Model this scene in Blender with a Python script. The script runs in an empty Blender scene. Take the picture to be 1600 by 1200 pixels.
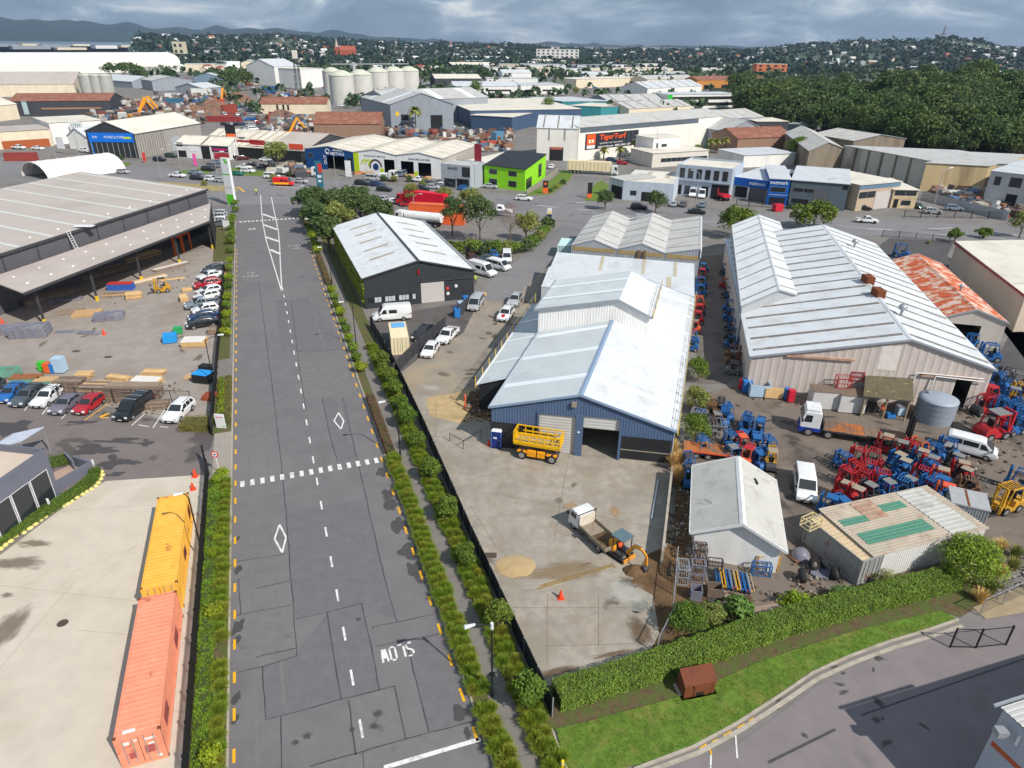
import bpy,bmesh,math,random
from math import sin,cos,pi,radians,atan2,hypot,sqrt
from mathutils import Vector,Matrix,noise as mnoise
R=random.Random(7)
SC=bpy.context.scene
COL=SC.collection
CAM_H=40.0
FPX=1067.0
PITCH=math.atan((600-64)/FPX)
ROLL=math.atan(0.012)
_f=Vector((0,cos(PITCH),-sin(PITCH)))
_u0=Vector((0,sin(PITCH),cos(PITCH)))
_r0=Vector((1,0,0))
_rt=_r0*cos(ROLL)+_u0*sin(ROLL)
_up=_u0*cos(ROLL)-_r0*sin(ROLL)
cd=bpy.data.cameras.new('camera')
cam=bpy.data.objects.new('camera',cd)
COL.objects.link(cam)
cam.matrix_world=Matrix(((_rt.x,_up.x,-_f.x,0),(_rt.y,_up.y,-_f.y,0),(_rt.z,_up.z,-_f.z,CAM_H),(0,0,0,1)))
cd.sensor_fit='HORIZONTAL'
cd.sensor_width=36
cd.lens=36*FPX/1600
cd.clip_start=0.5
cd.clip_end=40000
SC.camera=cam
SUN_AZ=atan2(-5.2,5.38)
SUN_EL=radians(43)
SUN_POWER=4.5
SKY_STRENGTH=0.075
sl=bpy.data.lights.new('sun','SUN')
sl.energy=SUN_POWER
sl.angle=radians(0.53)
sl.color=(1.0,0.955,0.89)
sun=bpy.data.objects.new('sun',sl)
COL.objects.link(sun)
_sd=Vector((cos(SUN_AZ)*cos(SUN_EL),sin(SUN_AZ)*cos(SUN_EL),sin(SUN_EL)))
sun.rotation_euler=_sd.to_track_quat('Z','Y').to_euler()
sun.location=_sd*200
W=bpy.data.worlds.new('World')
SC.world=W
W.use_nodes=True
wt=W.node_tree
wt.nodes.clear()
wo=wt.nodes.new('ShaderNodeOutputWorld')
bg=wt.nodes.new('ShaderNodeBackground')
sky=wt.nodes.new('ShaderNodeTexSky')
sky.sky_type='NISHITA'
sky.sun_disc=False
sky.sun_elevation=SUN_EL
sky.sun_rotation=pi/2-SUN_AZ
sky.altitude=40
sky.dust_density=0.6
tcw=wt.nodes.new('ShaderNodeTexCoord')
sep=wt.nodes.new('ShaderNodeSeparateXYZ')
wt.links.new(tcw.outputs['Generated'],sep.inputs[0])
addz=wt.nodes.new('ShaderNodeMath');addz.operation='ADD';addz.inputs[1].default_value=0.3
wt.links.new(sep.outputs[2],addz.inputs[0])
mxz=wt.nodes.new('ShaderNodeMath');mxz.operation='MAXIMUM';mxz.inputs[1].default_value=0.02
wt.links.new(addz.outputs[0],mxz.inputs[0])
dx=wt.nodes.new('ShaderNodeMath');dx.operation='DIVIDE'
dy=wt.nodes.new('ShaderNodeMath');dy.operation='DIVIDE'
wt.links.new(sep.outputs[0],dx.inputs[0]);wt.links.new(mxz.outputs[0],dx.inputs[1])
wt.links.new(sep.outputs[1],dy.inputs[0]);wt.links.new(mxz.outputs[0],dy.inputs[1])
cmb=wt.nodes.new('ShaderNodeCombineXYZ')
wt.links.new(dx.outputs[0],cmb.inputs[0]);wt.links.new(dy.outputs[0],cmb.inputs[1])
cn=wt.nodes.new('ShaderNodeTexNoise')
cn.inputs['Scale'].default_value=2.3
cn.inputs['Detail'].default_value=9
cn.inputs['Roughness'].default_value=0.58
cn.inputs['Distortion'].default_value=0.5
wt.links.new(cmb.outputs[0],cn.inputs['Vector'])
cr=wt.nodes.new('ShaderNodeValToRGB')
cr.color_ramp.elements[0].position=0.36
cr.color_ramp.elements[0].color=(2.5,3.5,5.0,1)
cr.color_ramp.elements[1].position=0.66
cr.color_ramp.elements[1].color=(12.5,12.8,13.0,1)
e=cr.color_ramp.elements.new(0.50);e.color=(3.9,5.2,6.9,1)
e=cr.color_ramp.elements.new(0.57);e.color=(6.2,7.6,9.3,1)
wt.links.new(cn.outputs[0],cr.inputs[0])
cov=wt.nodes.new('ShaderNodeMix');cov.data_type='RGBA'
cov.inputs[0].default_value=0.86
wt.links.new(sky.outputs[0],cov.inputs[6]);wt.links.new(cr.outputs[0],cov.inputs[7])
wt.links.new(cov.outputs[2],bg.inputs[0])
bg.inputs[1].default_value=SKY_STRENGTH
wt.links.new(bg.outputs[0],wo.inputs[0])
SC.view_settings.view_transform='Standard'
SC.view_settings.look='None'
SC.view_settings.exposure=0.02
SC.view_settings.gamma=1.0
SC.view_settings.use_curve_mapping=False
SC.render.engine='CYCLES'
SC.cycles.use_denoising=True
SC.cycles.max_bounces=4
SC.cycles.diffuse_bounces=2
SC.cycles.glossy_bounces=2
SC.cycles.transmission_bounces=2
SC.cycles.volume_bounces=0
SC.cycles.transparent_max_bounces=6
SC.cycles.use_light_tree=False
def ray(px,py):
 return _f*FPX+_rt*(px-800)+_up*(600-py)
def at(px,py,z=0.0):
 """the place on the level z that the photograph shows at px, py"""
 d=ray(px,py)
 return Vector((0,0,CAM_H))+d*((z-CAM_H)/d.z)
def far(px,py,dist):
 """the place at a plan distance along the sight line"""
 d=ray(px,py)
 return Vector((0,0,CAM_H))+d*(dist/hypot(d.x,d.y))
RO=at(765,1180)
RO.z=0
RH=radians(110)
RS=Vector((cos(RH),sin(RH),0))
RN=Vector((sin(RH),-cos(RH),0))
def rd(s,n,z=0.0):
 """road frame: s metres along the road, n metres off its eastern kerb"""
 v=RO+RS*s+RN*n
 v.z=z
 return v
def toroad(p):
 w=Vector((p[0]-RO.x,p[1]-RO.y,0))
 return w.dot(RS),w.dot(RN)
def v2(p):
 return Vector((p[0],p[1],0))
_mats={}
def lin(c):
 """sRGB 0-255 to linear"""
 o=[]
 for k in c[:3]:
  k=k/255
  o.append(k/12.92 if k<=0.04045 else((k+0.055)/1.055)**2.4)
 return tuple(o)
def mat(name,col,rough=0.7,var=0.12,scale=1.5,metal=0.0,bump=0.0,bscale=30.0,dirt=None,dscale=0.25,damt=0.0,streak=None,spec=0.3,alpha=1.0,island=0.0,trans=0.0,stops=(0.5,0.68),emit=0.0,coat=0.0,dirt2=None):
 """a plain surface with mottling, optional blotches of dirt with a shape of their own, and fine relief"""
 if name in _mats:
  return _mats[name]
 m=bpy.data.materials.new(name)
 m.use_nodes=True
 nt=m.node_tree
 N=nt.nodes;L=nt.links
 b=N['Principled BSDF']
 b.inputs['Roughness'].default_value=rough
 b.inputs['Metallic'].default_value=metal
 b.inputs['Specular IOR Level'].default_value=spec
 if coat:
  b.inputs['Coat Weight'].default_value=coat
  b.inputs['Coat Roughness'].default_value=0.08
 if alpha<1:
  b.inputs['Alpha'].default_value=alpha
 tc=N.new('ShaderNodeTexCoord')
 src=tc.outputs['Object']
 if streak:
  mp=N.new('ShaderNodeMapping')
  mp.inputs['Scale'].default_value=streak
  L.new(src,mp.inputs[0]);srcs=mp.outputs[0]
 else:
  srcs=src
 nz=N.new('ShaderNodeTexNoise')
 nz.inputs['Scale'].default_value=scale
 nz.inputs['Detail'].default_value=5
 nz.inputs['Roughness'].default_value=0.62
 L.new(srcs,nz.inputs['Vector'])
 rp=N.new('ShaderNodeValToRGB')
 rp.color_ramp.elements[0].position=0.28
 rp.color_ramp.elements[1].position=0.72
 rp.color_ramp.elements[0].color=(*[max(0,k*(1-var))for k in col],1)
 rp.color_ramp.elements[1].color=(*[min(1,k*(1+var))for k in col],1)
 L.new(nz.outputs[0],rp.inputs[0])
 out=rp.outputs[0]
 if island:
  g=N.new('ShaderNodeNewGeometry')
  h=N.new('ShaderNodeHueSaturation')
  mr=N.new('ShaderNodeMapRange')
  mr.inputs[3].default_value=1-island
  mr.inputs[4].default_value=1+island
  L.new(g.outputs['Random Per Island'],mr.inputs[0])
  L.new(mr.outputs[0],h.inputs['Value'])
  mr2=N.new('ShaderNodeMapRange')
  mr2.inputs[3].default_value=0.485;mr2.inputs[4].default_value=0.515
  oi=N.new('ShaderNodeObjectInfo')
  L.new(oi.outputs['Random'],mr2.inputs[0]);L.new(mr2.outputs[0],h.inputs['Hue'])
  L.new(out,h.inputs['Color']);out=h.outputs[0]
 if dirt:
  n2=N.new('ShaderNodeTexNoise')
  n2.inputs['Scale'].default_value=dscale
  n2.inputs['Detail'].default_value=7
  n2.inputs['Roughness'].default_value=0.6
  n2.inputs['Distortion'].default_value=0.4
  L.new(srcs,n2.inputs['Vector'])
  r2=N.new('ShaderNodeValToRGB')
  r2.color_ramp.elements[0].position=stops[0]
  r2.color_ramp.elements[1].position=stops[1]
  r2.color_ramp.elements[0].color=(0,0,0,1)
  r2.color_ramp.elements[1].color=(damt,damt,damt,1)
  L.new(n2.outputs[0],r2.inputs[0])
  mx=N.new('ShaderNodeMix');mx.data_type='RGBA'
  L.new(r2.outputs[0],mx.inputs[0]);L.new(out,mx.inputs[6])
  mx.inputs[7].default_value=(*dirt,1)
  out=mx.outputs[2]
 if dirt2:
  n4=N.new('ShaderNodeTexNoise')
  n4.inputs['Scale'].default_value=dscale*2.3
  n4.inputs['Detail'].default_value=8
  n4.inputs['Roughness'].default_value=0.7
  mp4=N.new('ShaderNodeMapping')
  mp4.inputs['Location'].default_value=(31,17,5)
  L.new(srcs,mp4.inputs[0]);L.new(mp4.outputs[0],n4.inputs['Vector'])
  r4=N.new('ShaderNodeValToRGB')
  r4.color_ramp.elements[0].position=0.54
  r4.color_ramp.elements[1].position=0.74
  r4.color_ramp.elements[0].color=(0,0,0,1)
  r4.color_ramp.elements[1].color=(0.6,0.6,0.6,1)
  L.new(n4.outputs[0],r4.inputs[0])
  m4=N.new('ShaderNodeMix');m4.data_type='RGBA'
  L.new(r4.outputs[0],m4.inputs[0]);L.new(out,m4.inputs[6])
  m4.inputs[7].default_value=(*dirt2,1)
  out=m4.outputs[2]
 L.new(out,b.inputs['Base Color'])
 if bump:
  n3=N.new('ShaderNodeTexNoise')
  n3.inputs['Scale'].default_value=bscale
  n3.inputs['Detail'].default_value=3
  L.new(src,n3.inputs['Vector'])
  bp=N.new('ShaderNodeBump')
  bp.inputs['Strength'].default_value=bump
  bp.inputs['Distance'].default_value=0.03
  L.new(n3.outputs[0],bp.inputs['Height']);L.new(bp.outputs[0],b.inputs['Normal'])
 if trans:
  tr=N.new('ShaderNodeBsdfTranslucent')
  ms=N.new('ShaderNodeMixShader')
  ms.inputs[0].default_value=trans
  L.new(out,tr.inputs[0]);L.new(b.outputs[0],ms.inputs[1]);L.new(tr.outputs[0],ms.inputs[2])
  L.new(ms.outputs[0],N['Material Output'].inputs[0])
 _mats[name]=m
 return m
def paint(name,rgb,rough=0.45,var=0.06,**k):
 k.setdefault('coat',0.0)
 return mat(name,lin(rgb),rough,var,k.pop('scale',2.0),**k)
class MB:
 def __init__(s):
  s.v=[];s.f=[];s.sm=[]
 def add(s,vs,fs,smooth=False):
  o=len(s.v)
  s.v+=[tuple(p)for p in vs]
  for f in fs:
   s.f.append(tuple(i+o for i in f));s.sm.append(smooth)
  return s
 def quad(s,a,b,c,d):
  return s.add((a,b,c,d),((0,1,2,3),))
 def poly(s,pts):
  return s.add(pts,(tuple(range(len(pts))),))
 def box(s,x0,x1,y0,y1,z0,z1,M=None):
  vs=[Vector(p)for p in((x0,y0,z0),(x1,y0,z0),(x1,y1,z0),(x0,y1,z0),(x0,y0,z1),(x1,y0,z1),(x1,y1,z1),(x0,y1,z1))]
  if M:
   vs=[M@p for p in vs]
  return s.add(vs,((3,2,1,0),(4,5,6,7),(0,1,5,4),(1,2,6,5),(2,3,7,6),(3,0,4,7)))
 def hexa(s,b,t):
  """eight corners: four below, four above"""
  return s.add(list(b)+list(t),((3,2,1,0),(4,5,6,7),(0,1,5,4),(1,2,6,5),(2,3,7,6),(3,0,4,7)))
 def prism(s,pts,d):
  """a flat outline pushed along d"""
  n=len(pts);d=Vector(d)
  p=[Vector(q)for q in pts]
  s.add(p+[q+d for q in p],[tuple(range(n))[::-1],tuple(range(n,2*n))]+[(i,(i+1)%n,n+(i+1)%n,n+i)for i in range(n)])
  return s
 def tube(s,a,b,r,n=6,r2=None,caps=True,smooth=True):
  a=Vector(a);b=Vector(b);d=b-a
  if d.length<1e-6:
   return s
  q=d.to_track_quat('Z','Y')
  r2=r if r2 is None else r2
  vs=[a+q@Vector((r*cos(2*pi*i/n),r*sin(2*pi*i/n),0))for i in range(n)]
  vs+=[b+q@Vector((r2*cos(2*pi*i/n),r2*sin(2*pi*i/n),0))for i in range(n)]
  s.add(vs,[(i,(i+1)%n,n+(i+1)%n,n+i)for i in range(n)],smooth)
  if caps:
   s.add(vs,[tuple(range(n))[::-1],tuple(range(n,2*n))])
  return s
 def bar(s,a,b,w,h=None,up=(0,0,1)):
  """a square bar from a to b"""
  a=Vector(a);b=Vector(b);h=h or w
  d=(b-a)
  if d.length<1e-6:
   return s
  d.normalize();u=Vector(up)
  if abs(d.dot(u))>0.98:
   u=Vector((1,0,0))
  x=d.cross(u).normalized()*(w/2);y=x.cross(d).normalized()*(h/2)
  return s.hexa([a-x-y,a+x-y,b+x-y,b-x-y],[a-x+y,a+x+y,b+x+y,b-x+y])
 def path(s,pts,r,n=6):
  for a,b in zip(pts,pts[1:]):
   s.tube(a,b,r,n)
  return s
 def lathe(s,prof,n=16,c=(0,0,0),smooth=True):
  c=Vector(c)
  vs=[c+Vector((r*cos(2*pi*i/n),r*sin(2*pi*i/n),z))for r,z in prof for i in range(n)]
  fs=[(k*n+i,k*n+(i+1)%n,(k+1)*n+(i+1)%n,(k+1)*n+i)for k in range(len(prof)-1)for i in range(n)]
  return s.add(vs,fs,smooth)
 def corr(s,a,b,c,d,pitch=0.25,depth=0.03):
  """a ribbed sheet: ribs run from edge a-b across to edge d-c"""
  a,b,c,d=map(Vector,(a,b,c,d))
  n=max(2,int((b-a).length/pitch))
  nrm=(b-a).cross(d-a).normalized()*depth
  vs=[]
  for i in range(n):
   for t,o in((0.0,0),(0.55,0),(0.66,1),(0.89,1)):
    k=(i+t)/n
    vs.append(a.lerp(b,k)+nrm*o);vs.append(d.lerp(c,k)+nrm*o)
  vs.append(b);vs.append(c)
  return s.add(vs,[(2*i,2*i+2,2*i+3,2*i+1)for i in range(4*n)])
 def wall(s,A,ux,nrm,W,htop,holes=(),pitch=0,depth=0.03,z0=0.0,extra=()):
  """an upright wall of plan length W from A along ux with openings; htop(u) its height; ribs when pitch > 0"""
  us={0.0,W}
  for h in holes:
   us.update((h[0],h[1]))
  us.update(extra)
  off={}
  if pitch:
   n=int(W/pitch)
   for i in range(n):
    for t,o in((0.0,0),(0.5,0),(0.62,1),(0.88,1)):
     u=(i+t)*W/n
     us.add(u);off[u]=o*depth
  us=sorted(u for u in us if-1e-6<=u<=W+1e-6)
  A=Vector(A);ux=Vector(ux);nrm=Vector(nrm)
  for u0,u1 in zip(us,us[1:]):
   if u1-u0<1e-4:
    continue
   um=(u0+u1)/2
   hs=sorted((h[2],h[3])for h in holes if h[0]-1e-6<=um<=h[1]+1e-6)
   p0=A+ux*u0+nrm*off.get(u0,0);p1=A+ux*u1+nrm*off.get(u1,0)
   z=z0
   for(b,t)in hs+[(None,None)]:
    if b is None:
     ta,tb=htop(u0),htop(u1)
    else:
     ta=tb=b
    if max(ta,tb)-z>1e-4:
     s.quad(p0+Vector((0,0,z)),p1+Vector((0,0,z)),p1+Vector((0,0,tb)),p0+Vector((0,0,ta)))
    if b is not None:
     z=t
  return s
 def mesh(s,name,m=None):
  me=bpy.data.meshes.new(name)
  me.from_pydata(s.v,[],s.f)
  if any(s.sm):
   me.polygons.foreach_set('use_smooth',s.sm)
  if m:
   me.materials.append(m)
  return me
 def build(s,name,m=None,parent=None,loc=None,bevel=0.0,kind=None):
  me=s.mesh(name,m)
  if bevel:
   bv(me,bevel)
  o=bpy.data.objects.new(name,me)
  COL.objects.link(o)
  if parent:
   o.parent=parent
  if loc is not None:
   o.location=loc
  if kind:
   o['kind']=kind
  return o
def bv(me,w,seg=2):
 b=bmesh.new()
 b.from_mesh(me)
 bmesh.ops.remove_doubles(b,verts=b.verts,dist=0.0005)
 bmesh.ops.recalc_face_normals(b,faces=b.faces)
 es=[e for e in b.edges if len(e.link_faces)==2 and e.calc_face_angle(0)>0.3]
 bmesh.ops.bevel(b,geom=es,offset=w,segments=seg,profile=0.6,affect='EDGES',clamp_overlap=True)
 b.to_mesh(me)
 b.free()
def link(name,me,parent=None,loc=None,rz=None):
 o=bpy.data.objects.new(name,me)
 COL.objects.link(o)
 if parent:
  o.parent=parent
 if loc is not None:
  o.location=loc
 if rz is not None:
  o.rotation_euler=(0,0,rz)
 return o
def tag(o,label,cat,group=None,kind=None):
 o['label']=label;o['category']=cat
 if group:
  o['group']=group
 if kind:
  o['kind']=kind
 return o
def thing(name,label,cat,loc=(0,0,0),rz=0.0,group=None):
 o=bpy.data.objects.new(name,None)
 COL.objects.link(o)
 o.empty_display_size=0.3
 o.location=loc
 o.rotation_euler=(0,0,rz)
 return tag(o,label,cat,group)
_kids={}
def family(root):
 out=[]
 for c in root.children:
  out.append((c,family(c)))
 return out
def dup(root,loc,rz=0.0,label=None,group=None,scale=None,tree=None,mats=None):
 """a copy of a thing with copies of its parts and sub-parts"""
 r=root.copy()
 COL.objects.link(r)
 r.location=loc
 r.rotation_euler=(0,0,rz)
 if scale is not None:
  r.scale=scale if hasattr(scale,'__len__')else(scale,)*3
 if label:
  r['label']=label
 if group:
  r['group']=group
 def rec(src,par,tr):
  for c,sub in tr:
   d=c.copy()
   COL.objects.link(d)
   d.parent=par
   rec(c,d,sub)
 rec(root,r,tree if tree is not None else family(root))
 return r
def struct(name,mb,m,label=None):
 o=mb.build(name,m)
 o['kind']='structure'
 if label:
  o['label']=label
 return o
def sheet(name,pts,z,m,parent=None,label=None,thick=0.0):
 """a flat sheet through plan points"""
 mb=MB()
 P=[Vector((p[0],p[1],z))for p in pts]
 if thick:
  mb.prism([p-Vector((0,0,thick))for p in P],(0,0,thick))
 else:
  mb.poly(P)
 if parent:
  return mb.build(name,m,parent)
 return struct(name,mb,m,label)
def text_mesh(txt,size,depth=0.01,bold=0.0,spacing=1.0,align='CENTER',shear=0.0):
 c=bpy.data.curves.new('lettering','FONT')
 c.body=txt
 c.size=size
 c.extrude=depth
 c.offset=bold
 c.align_x=align
 c.align_y='CENTER'
 c.space_character=spacing
 c.shear=shear
 c.resolution_u=2
 o=bpy.data.objects.new('lettering',c)
 COL.objects.link(o)
 bpy.context.view_layer.update()
 me=bpy.data.meshes.new_from_object(o.evaluated_get(bpy.context.evaluated_depsgraph_get()))
 bpy.data.objects.remove(o)
 bpy.data.curves.remove(c)
 return me
def lettering(txt,size,m,parent,pos,xdir,updir,bold=0.0,spacing=1.0,name='lettering',depth=0.01,fit=None,align='CENTER'):
 """raised letters: pos local to the parent, reading along xdir with updir upwards"""
 me=text_mesh(txt,size,depth,bold,spacing,align)
 if fit:
  xs=[v.co.x for v in me.vertices]
  if xs and max(xs)>min(xs):
   k=fit/(max(xs)-min(xs))
   for v in me.vertices:
    v.co.x*=k
 x=Vector(xdir).normalized();y=Vector(updir).normalized();z=x.cross(y)
 M=Matrix(((x.x,y.x,z.x,pos[0]),(x.y,y.y,z.y,pos[1]),(x.z,y.z,z.z,pos[2]),(0,0,0,1)))
 me.transform(M)
 me.materials.clear()
 me.materials.append(m)
 return link(name,me,parent)
# the setting
M_GROUND=mat('ground_far',lin((126,124,120)),0.9,0.25,0.02,dirt=lin((96,100,88)),dscale=0.006,damt=0.7)
M_YARD=mat('yard_tarseal',lin((128,123,118)),0.85,0.12,0.35,bump=0.15,bscale=25,dirt=lin((104,98,92)),dscale=0.09,damt=0.7)
M_ROAD=mat('road_tarseal',lin((116,112,112)),0.82,0.10,0.5,bump=0.25,bscale=40,dirt=lin((124,120,119)),dscale=0.06,damt=0.75,dirt2=lin((98,95,95)))
M_PATCH=mat('road_patch',lin((112,108,109)),0.85,0.10,1.2,bump=0.25,bscale=40,dirt=lin((100,97,97)),dscale=0.8,damt=0.5,stops=(0.58,0.7))
M_PATCH2=mat('road_patch_pale',lin((118,115,113)),0.85,0.11,1.2,bump=0.25,bscale=40,dirt=lin((84,81,80)),dscale=0.9,damt=0.6,stops=(0.6,0.7))
M_SEAM=mat('tar_seam',lin((76,74,75)),0.6,0.2,3)
M_STREET=mat('street_tarseal',lin((130,127,127)),0.85,0.08,0.4,bump=0.2,bscale=30,dirt=lin((108,105,106)),dscale=0.05,damt=0.8)
M_CONC=mat('pale_concrete',lin((203,192,175)),0.85,0.07,0.6,bump=0.08,bscale=20,dirt=lin((170,155,135)),dscale=0.12,damt=0.55,stops=(0.5,0.72))
M_SLAB=mat('yard_concrete',lin((162,153,140)),0.88,0.2,1.1,bump=0.12,bscale=18,dirt=lin((142,134,120)),dscale=0.22,damt=0.8,stops=(0.44,0.64),dirt2=lin((152,126,98)))
M_PATH=mat('footpath_concrete',lin((126,120,114)),0.88,0.10,1.0,bump=0.1,bscale=25)
M_KERB=mat('kerb_concrete',lin((176,166,150)),0.85,0.14,1.5,dirt=lin((120,108,92)),dscale=0.8,damt=0.5)
M_TIMBERYARD=mat('dusty_tarseal',lin((156,146,137)),0.88,0.14,0.5,bump=0.12,bscale=20,dirt=lin((138,124,112)),dscale=0.08,damt=0.7)
M_CARPARK=mat('carpark_tarseal',lin((122,113,109)),0.8,0.09,0.5,bump=0.15,bscale=30,dirt=lin((84,78,76)),dscale=0.13,damt=0.85,stops=(0.56,0.60))
M_DIRT=mat('bare_earth',lin((108,84,58)),0.95,0.3,0.8,bump=0.5,bscale=8,dirt=lin((70,52,36)),dscale=0.5,damt=0.7)
M_MULCH=mat('mulch',lin((98,84,60)),0.95,0.35,2.5,bump=0.6,bscale=14,dirt=lin((84,98,46)),dscale=1.1,damt=0.8,stops=(.42,.55))
M_SAND=mat('sand',lin((184,158,116)),0.95,0.12,1.2,bump=0.3,bscale=9)
M_LIME=mat('lime_dust',lin((196,192,180)),0.95,0.14,1.3,bump=0.2,bscale=10)
M_GREASE=mat('oily_yard',lin((122,110,99)),0.8,0.13,0.4,bump=0.15,bscale=18,dirt=lin((72,64,58)),dscale=0.2,damt=0.85,stops=(0.5,0.66))
M_DRIVE=mat('drive_tarseal',lin((130,121,120)),0.85,0.10,0.5,bump=0.15,bscale=30,dirt=lin((98,90,90)),dscale=0.25,damt=0.6,stops=(0.58,0.72))
M_LAWN=mat('lawn',lin((94,120,42)),0.9,0.35,2.2,bump=0.5,bscale=30,dirt=lin((132,128,66)),dscale=0.6,damt=0.75)
M_WHITE=mat('road_white',lin((228,226,222)),0.7,0.10,4,dirt=lin((150,147,145)),dscale=2.6,damt=0.7,stops=(0.5,0.66))
M_YELLOW=mat('road_yellow',lin((238,176,36)),0.7,0.10,4,dirt=lin((160,130,60)),dscale=2.2,damt=0.5,stops=(0.55,0.7))
M_WATER=mat('sea',lin((122,138,152)),0.15,0.05,0.002)
def px_sheet(name,pts,z,m,**k):
 return sheet(name,[at(x,y)for x,y in pts],z,m,**k)
mb=MB();mb.poly([(-16000,-300,0),(16000,-300,0),(16000,16000,0),(-16000,16000,0)])
struct('ground',mb,M_GROUND)
sheet('yard_ground',[(-420,5),(330,5),(330,330),(420,640),(-420,640)],0.006,M_YARD)
mb=MB();mb.poly([(-9000,3000,0.4),(-900,3300,0.4),(-1300,4300,0.4),(-2300,9000,0.4),(-9000,9500,0.4)])
struct('water',mb,M_WATER)
ROAD=sheet('road',[rd(-14,-15.35),rd(-14,0.0),rd(158,0.0),rd(176,3.0),rd(172,-22),rd(160,-15.2)],0.014,M_ROAD)
far_e=[(-120,238),(0,246),(200,259),(420,274),(600,289),(800,304),(1000,321),(1200,334),(1400,345),(1600,356),(1760,366)]
near_e=[(1760,396),(1600,384),(1400,371),(1200,359),(1000,348),(800,338),(600,321),(470,318),(372,320),(250,302),(100,289),(-120,275)]
STREET=px_sheet('street',far_e+near_e,0.018,M_STREET)
px_sheet('side_street',[(846,309),(870,304),(893,284),(899,272),(880,262),(862,252),(876,246),(934,258),(935,272),(926,283),(913,299),(909,313)],0.022,M_STREET)
px_sheet('tarseal_lane',[(900,334),(948,338),(905,366),(868,400),(850,420),(800,470),(740,470),(765,440),(815,402)],0.024,M_STREET)
px_sheet('shed_forecourt',[(572,505),(580,497),(742,470),(745,478),(724,520),(655,560),(622,585),(605,560)],0.022,mat('dark_forecourt',lin((98,92,90)),0.85,0.12,0.5,dirt=lin((70,66,64)),dscale=0.3,damt=0.6))
px_sheet('vehicle_yard',[(742,470),(850,420),(835,470),(760,590),(745,650),(650,650),(618,590),(655,560),(724,520)],0.016,mat('tan_yard',lin((146,136,124)),0.88,0.16,0.4,bump=0.12,bscale=18,dirt=lin((168,150,122)),dscale=0.12,damt=0.8))
px_sheet('concrete_yard',[(640,618),(760,622),(768,690),(1047,722),(1052,745),(1048,860),(1046,905),(1024,1020),(1010,1030),(856,1072),(846,1050),(765,898)],0.028,M_SLAB)
px_sheet('excavated_strip',[(1012,866),(1052,850),(1058,740),(1080,720),(1110,960),(1048,1010),(1010,1030),(1030,990),(1020,930),(985,912)],0.036,M_DIRT)
px_sheet('greasy_yard',[(1075,620),(1165,600),(1560,630),(1640,640),(1680,860),(1480,900),(1120,950),(1085,760)],0.020,M_GREASE)
px_sheet('pale_concrete_pad',[(-60,880),(0,868),(90,800),(165,752),(321,742),(318,980),(296,1215),(-60,1215)],0.030,M_CONC)
px_sheet('car_park',[(-80,600),(336,672),(322,742),(165,752),(80,800),(0,860),(-80,860)],0.026,M_CARPARK)
px_sheet('timber_yard',[(-80,480),(60,470),(322,386),(354,380),(352,520),(334,680),(200,640),(-80,600)],0.022,M_TIMBERYARD)
px_sheet('east_tarseal',[(1355,398),(1390,372),(1490,378),(1480,400),(1600,520),(1660,640),(1530,610),(1590,500)],0.012,mat('dark_tarseal',lin((88,84,84)),0.85,0.10,0.5,dirt=lin((70,66,66)),dscale=0.2,damt=0.6))
px_sheet('alley_tarseal',[(1090,400),(1130,398),(1150,590),(1135,600),(1090,600),(1085,500)],0.012,mat('alley_seal',lin((112,104,97)),0.85,0.14,0.5,dirt=lin((80,74,70)),dscale=0.3,damt=0.7))
px_sheet('driveway',[(990,1215),(1150,1165),(1280,1070),(1390,1015),(1510,978),(1540,968),(1700,940),(1700,1300),(990,1300)],0.024,M_DRIVE)
px_sheet('lawn',[(868,1140),(905,1132),(1060,1090),(1200,1030),(1340,985),(1470,955),(1495,968),(1390,1000),(1270,1048),(1150,1130),(1085,1165),(1000,1195),(890,1215)],0.10,M_LAWN,thick=0.1)
px_sheet('mulch_bed',[(848,1120),(856,1072),(1010,1030),(1110,960),(1250,930),(1500,890),(1560,930),(1500,965),(1470,955),(1340,985),(1200,1030),(1060,1090),(905,1132),(866,1142)],0.045,M_MULCH)
px_sheet('gravel_ledge',[(1520,950),(1600,915),(1700,890),(1700,940),(1540,968)],0.05,mat('tan_ledge',lin((164,146,118)),0.9,0.2,1.0))
px_sheet('grass_verge',[(820,306),(862,303),(890,281),(896,270),(880,266),(850,290)],0.10,M_LAWN,thick=0.09)
px_sheet('grass_verge',[(913,313),(930,288),(940,282),(952,290),(940,315)],0.10,M_LAWN,thick=0.09)
px_sheet('grass_verge',[(100,250),(140,246),(205,255),(200,260),(120,258)],0.06,M_LAWN,thick=0.03)
px_sheet('grass_verge',[(275,268),(312,263),(330,270),(300,273)],0.06,M_LAWN,thick=0.03)
px_sheet('grass_verge',[(250,284),(370,292),(372,300),(250,296)],0.06,mat('dry_verge',lin((158,142,98)),0.9,0.3,0.8),thick=0.03)
px_sheet('grass_verge',[(362,262),(420,268),(408,276),(360,272)],0.06,M_LAWN,thick=0.03)
px_seams=[((404,440),(425,600),(437,700),(447,800),(452,870),(464,1025)),((503,622),(513,670),(527,722)),((536,622),(552,690),(600,900),(620,971)),((400,920),(452,908)),((368,962),(457,945)),((400,1027),(462,1013)),((460,968),(511,957),(565,943)),((565,943),(580,1010),(593,1078)),((511,957),(533,1093)),((410,1042),(464,1025)),((410,1042),(415,1125)),((415,1125),(533,1093),(617,1072)),((617,1072),(634,1155)),((439,1120),(441,1215)),((485,1198),(634,1155),(742,1127)),((635,1002),(670,1143)),((588,1010),(690,990)),((582,985),(583,980),(677,960)),((545,1095),(556,1180)),((366,878),(446,866)),((373,905),(376,960)),((366,1052),(410,1042)),((566,1175),(570,1215)),((430,470),(482,468)),((465,549),(555,546)),((455,470),(466,560),(478,640))]
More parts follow.
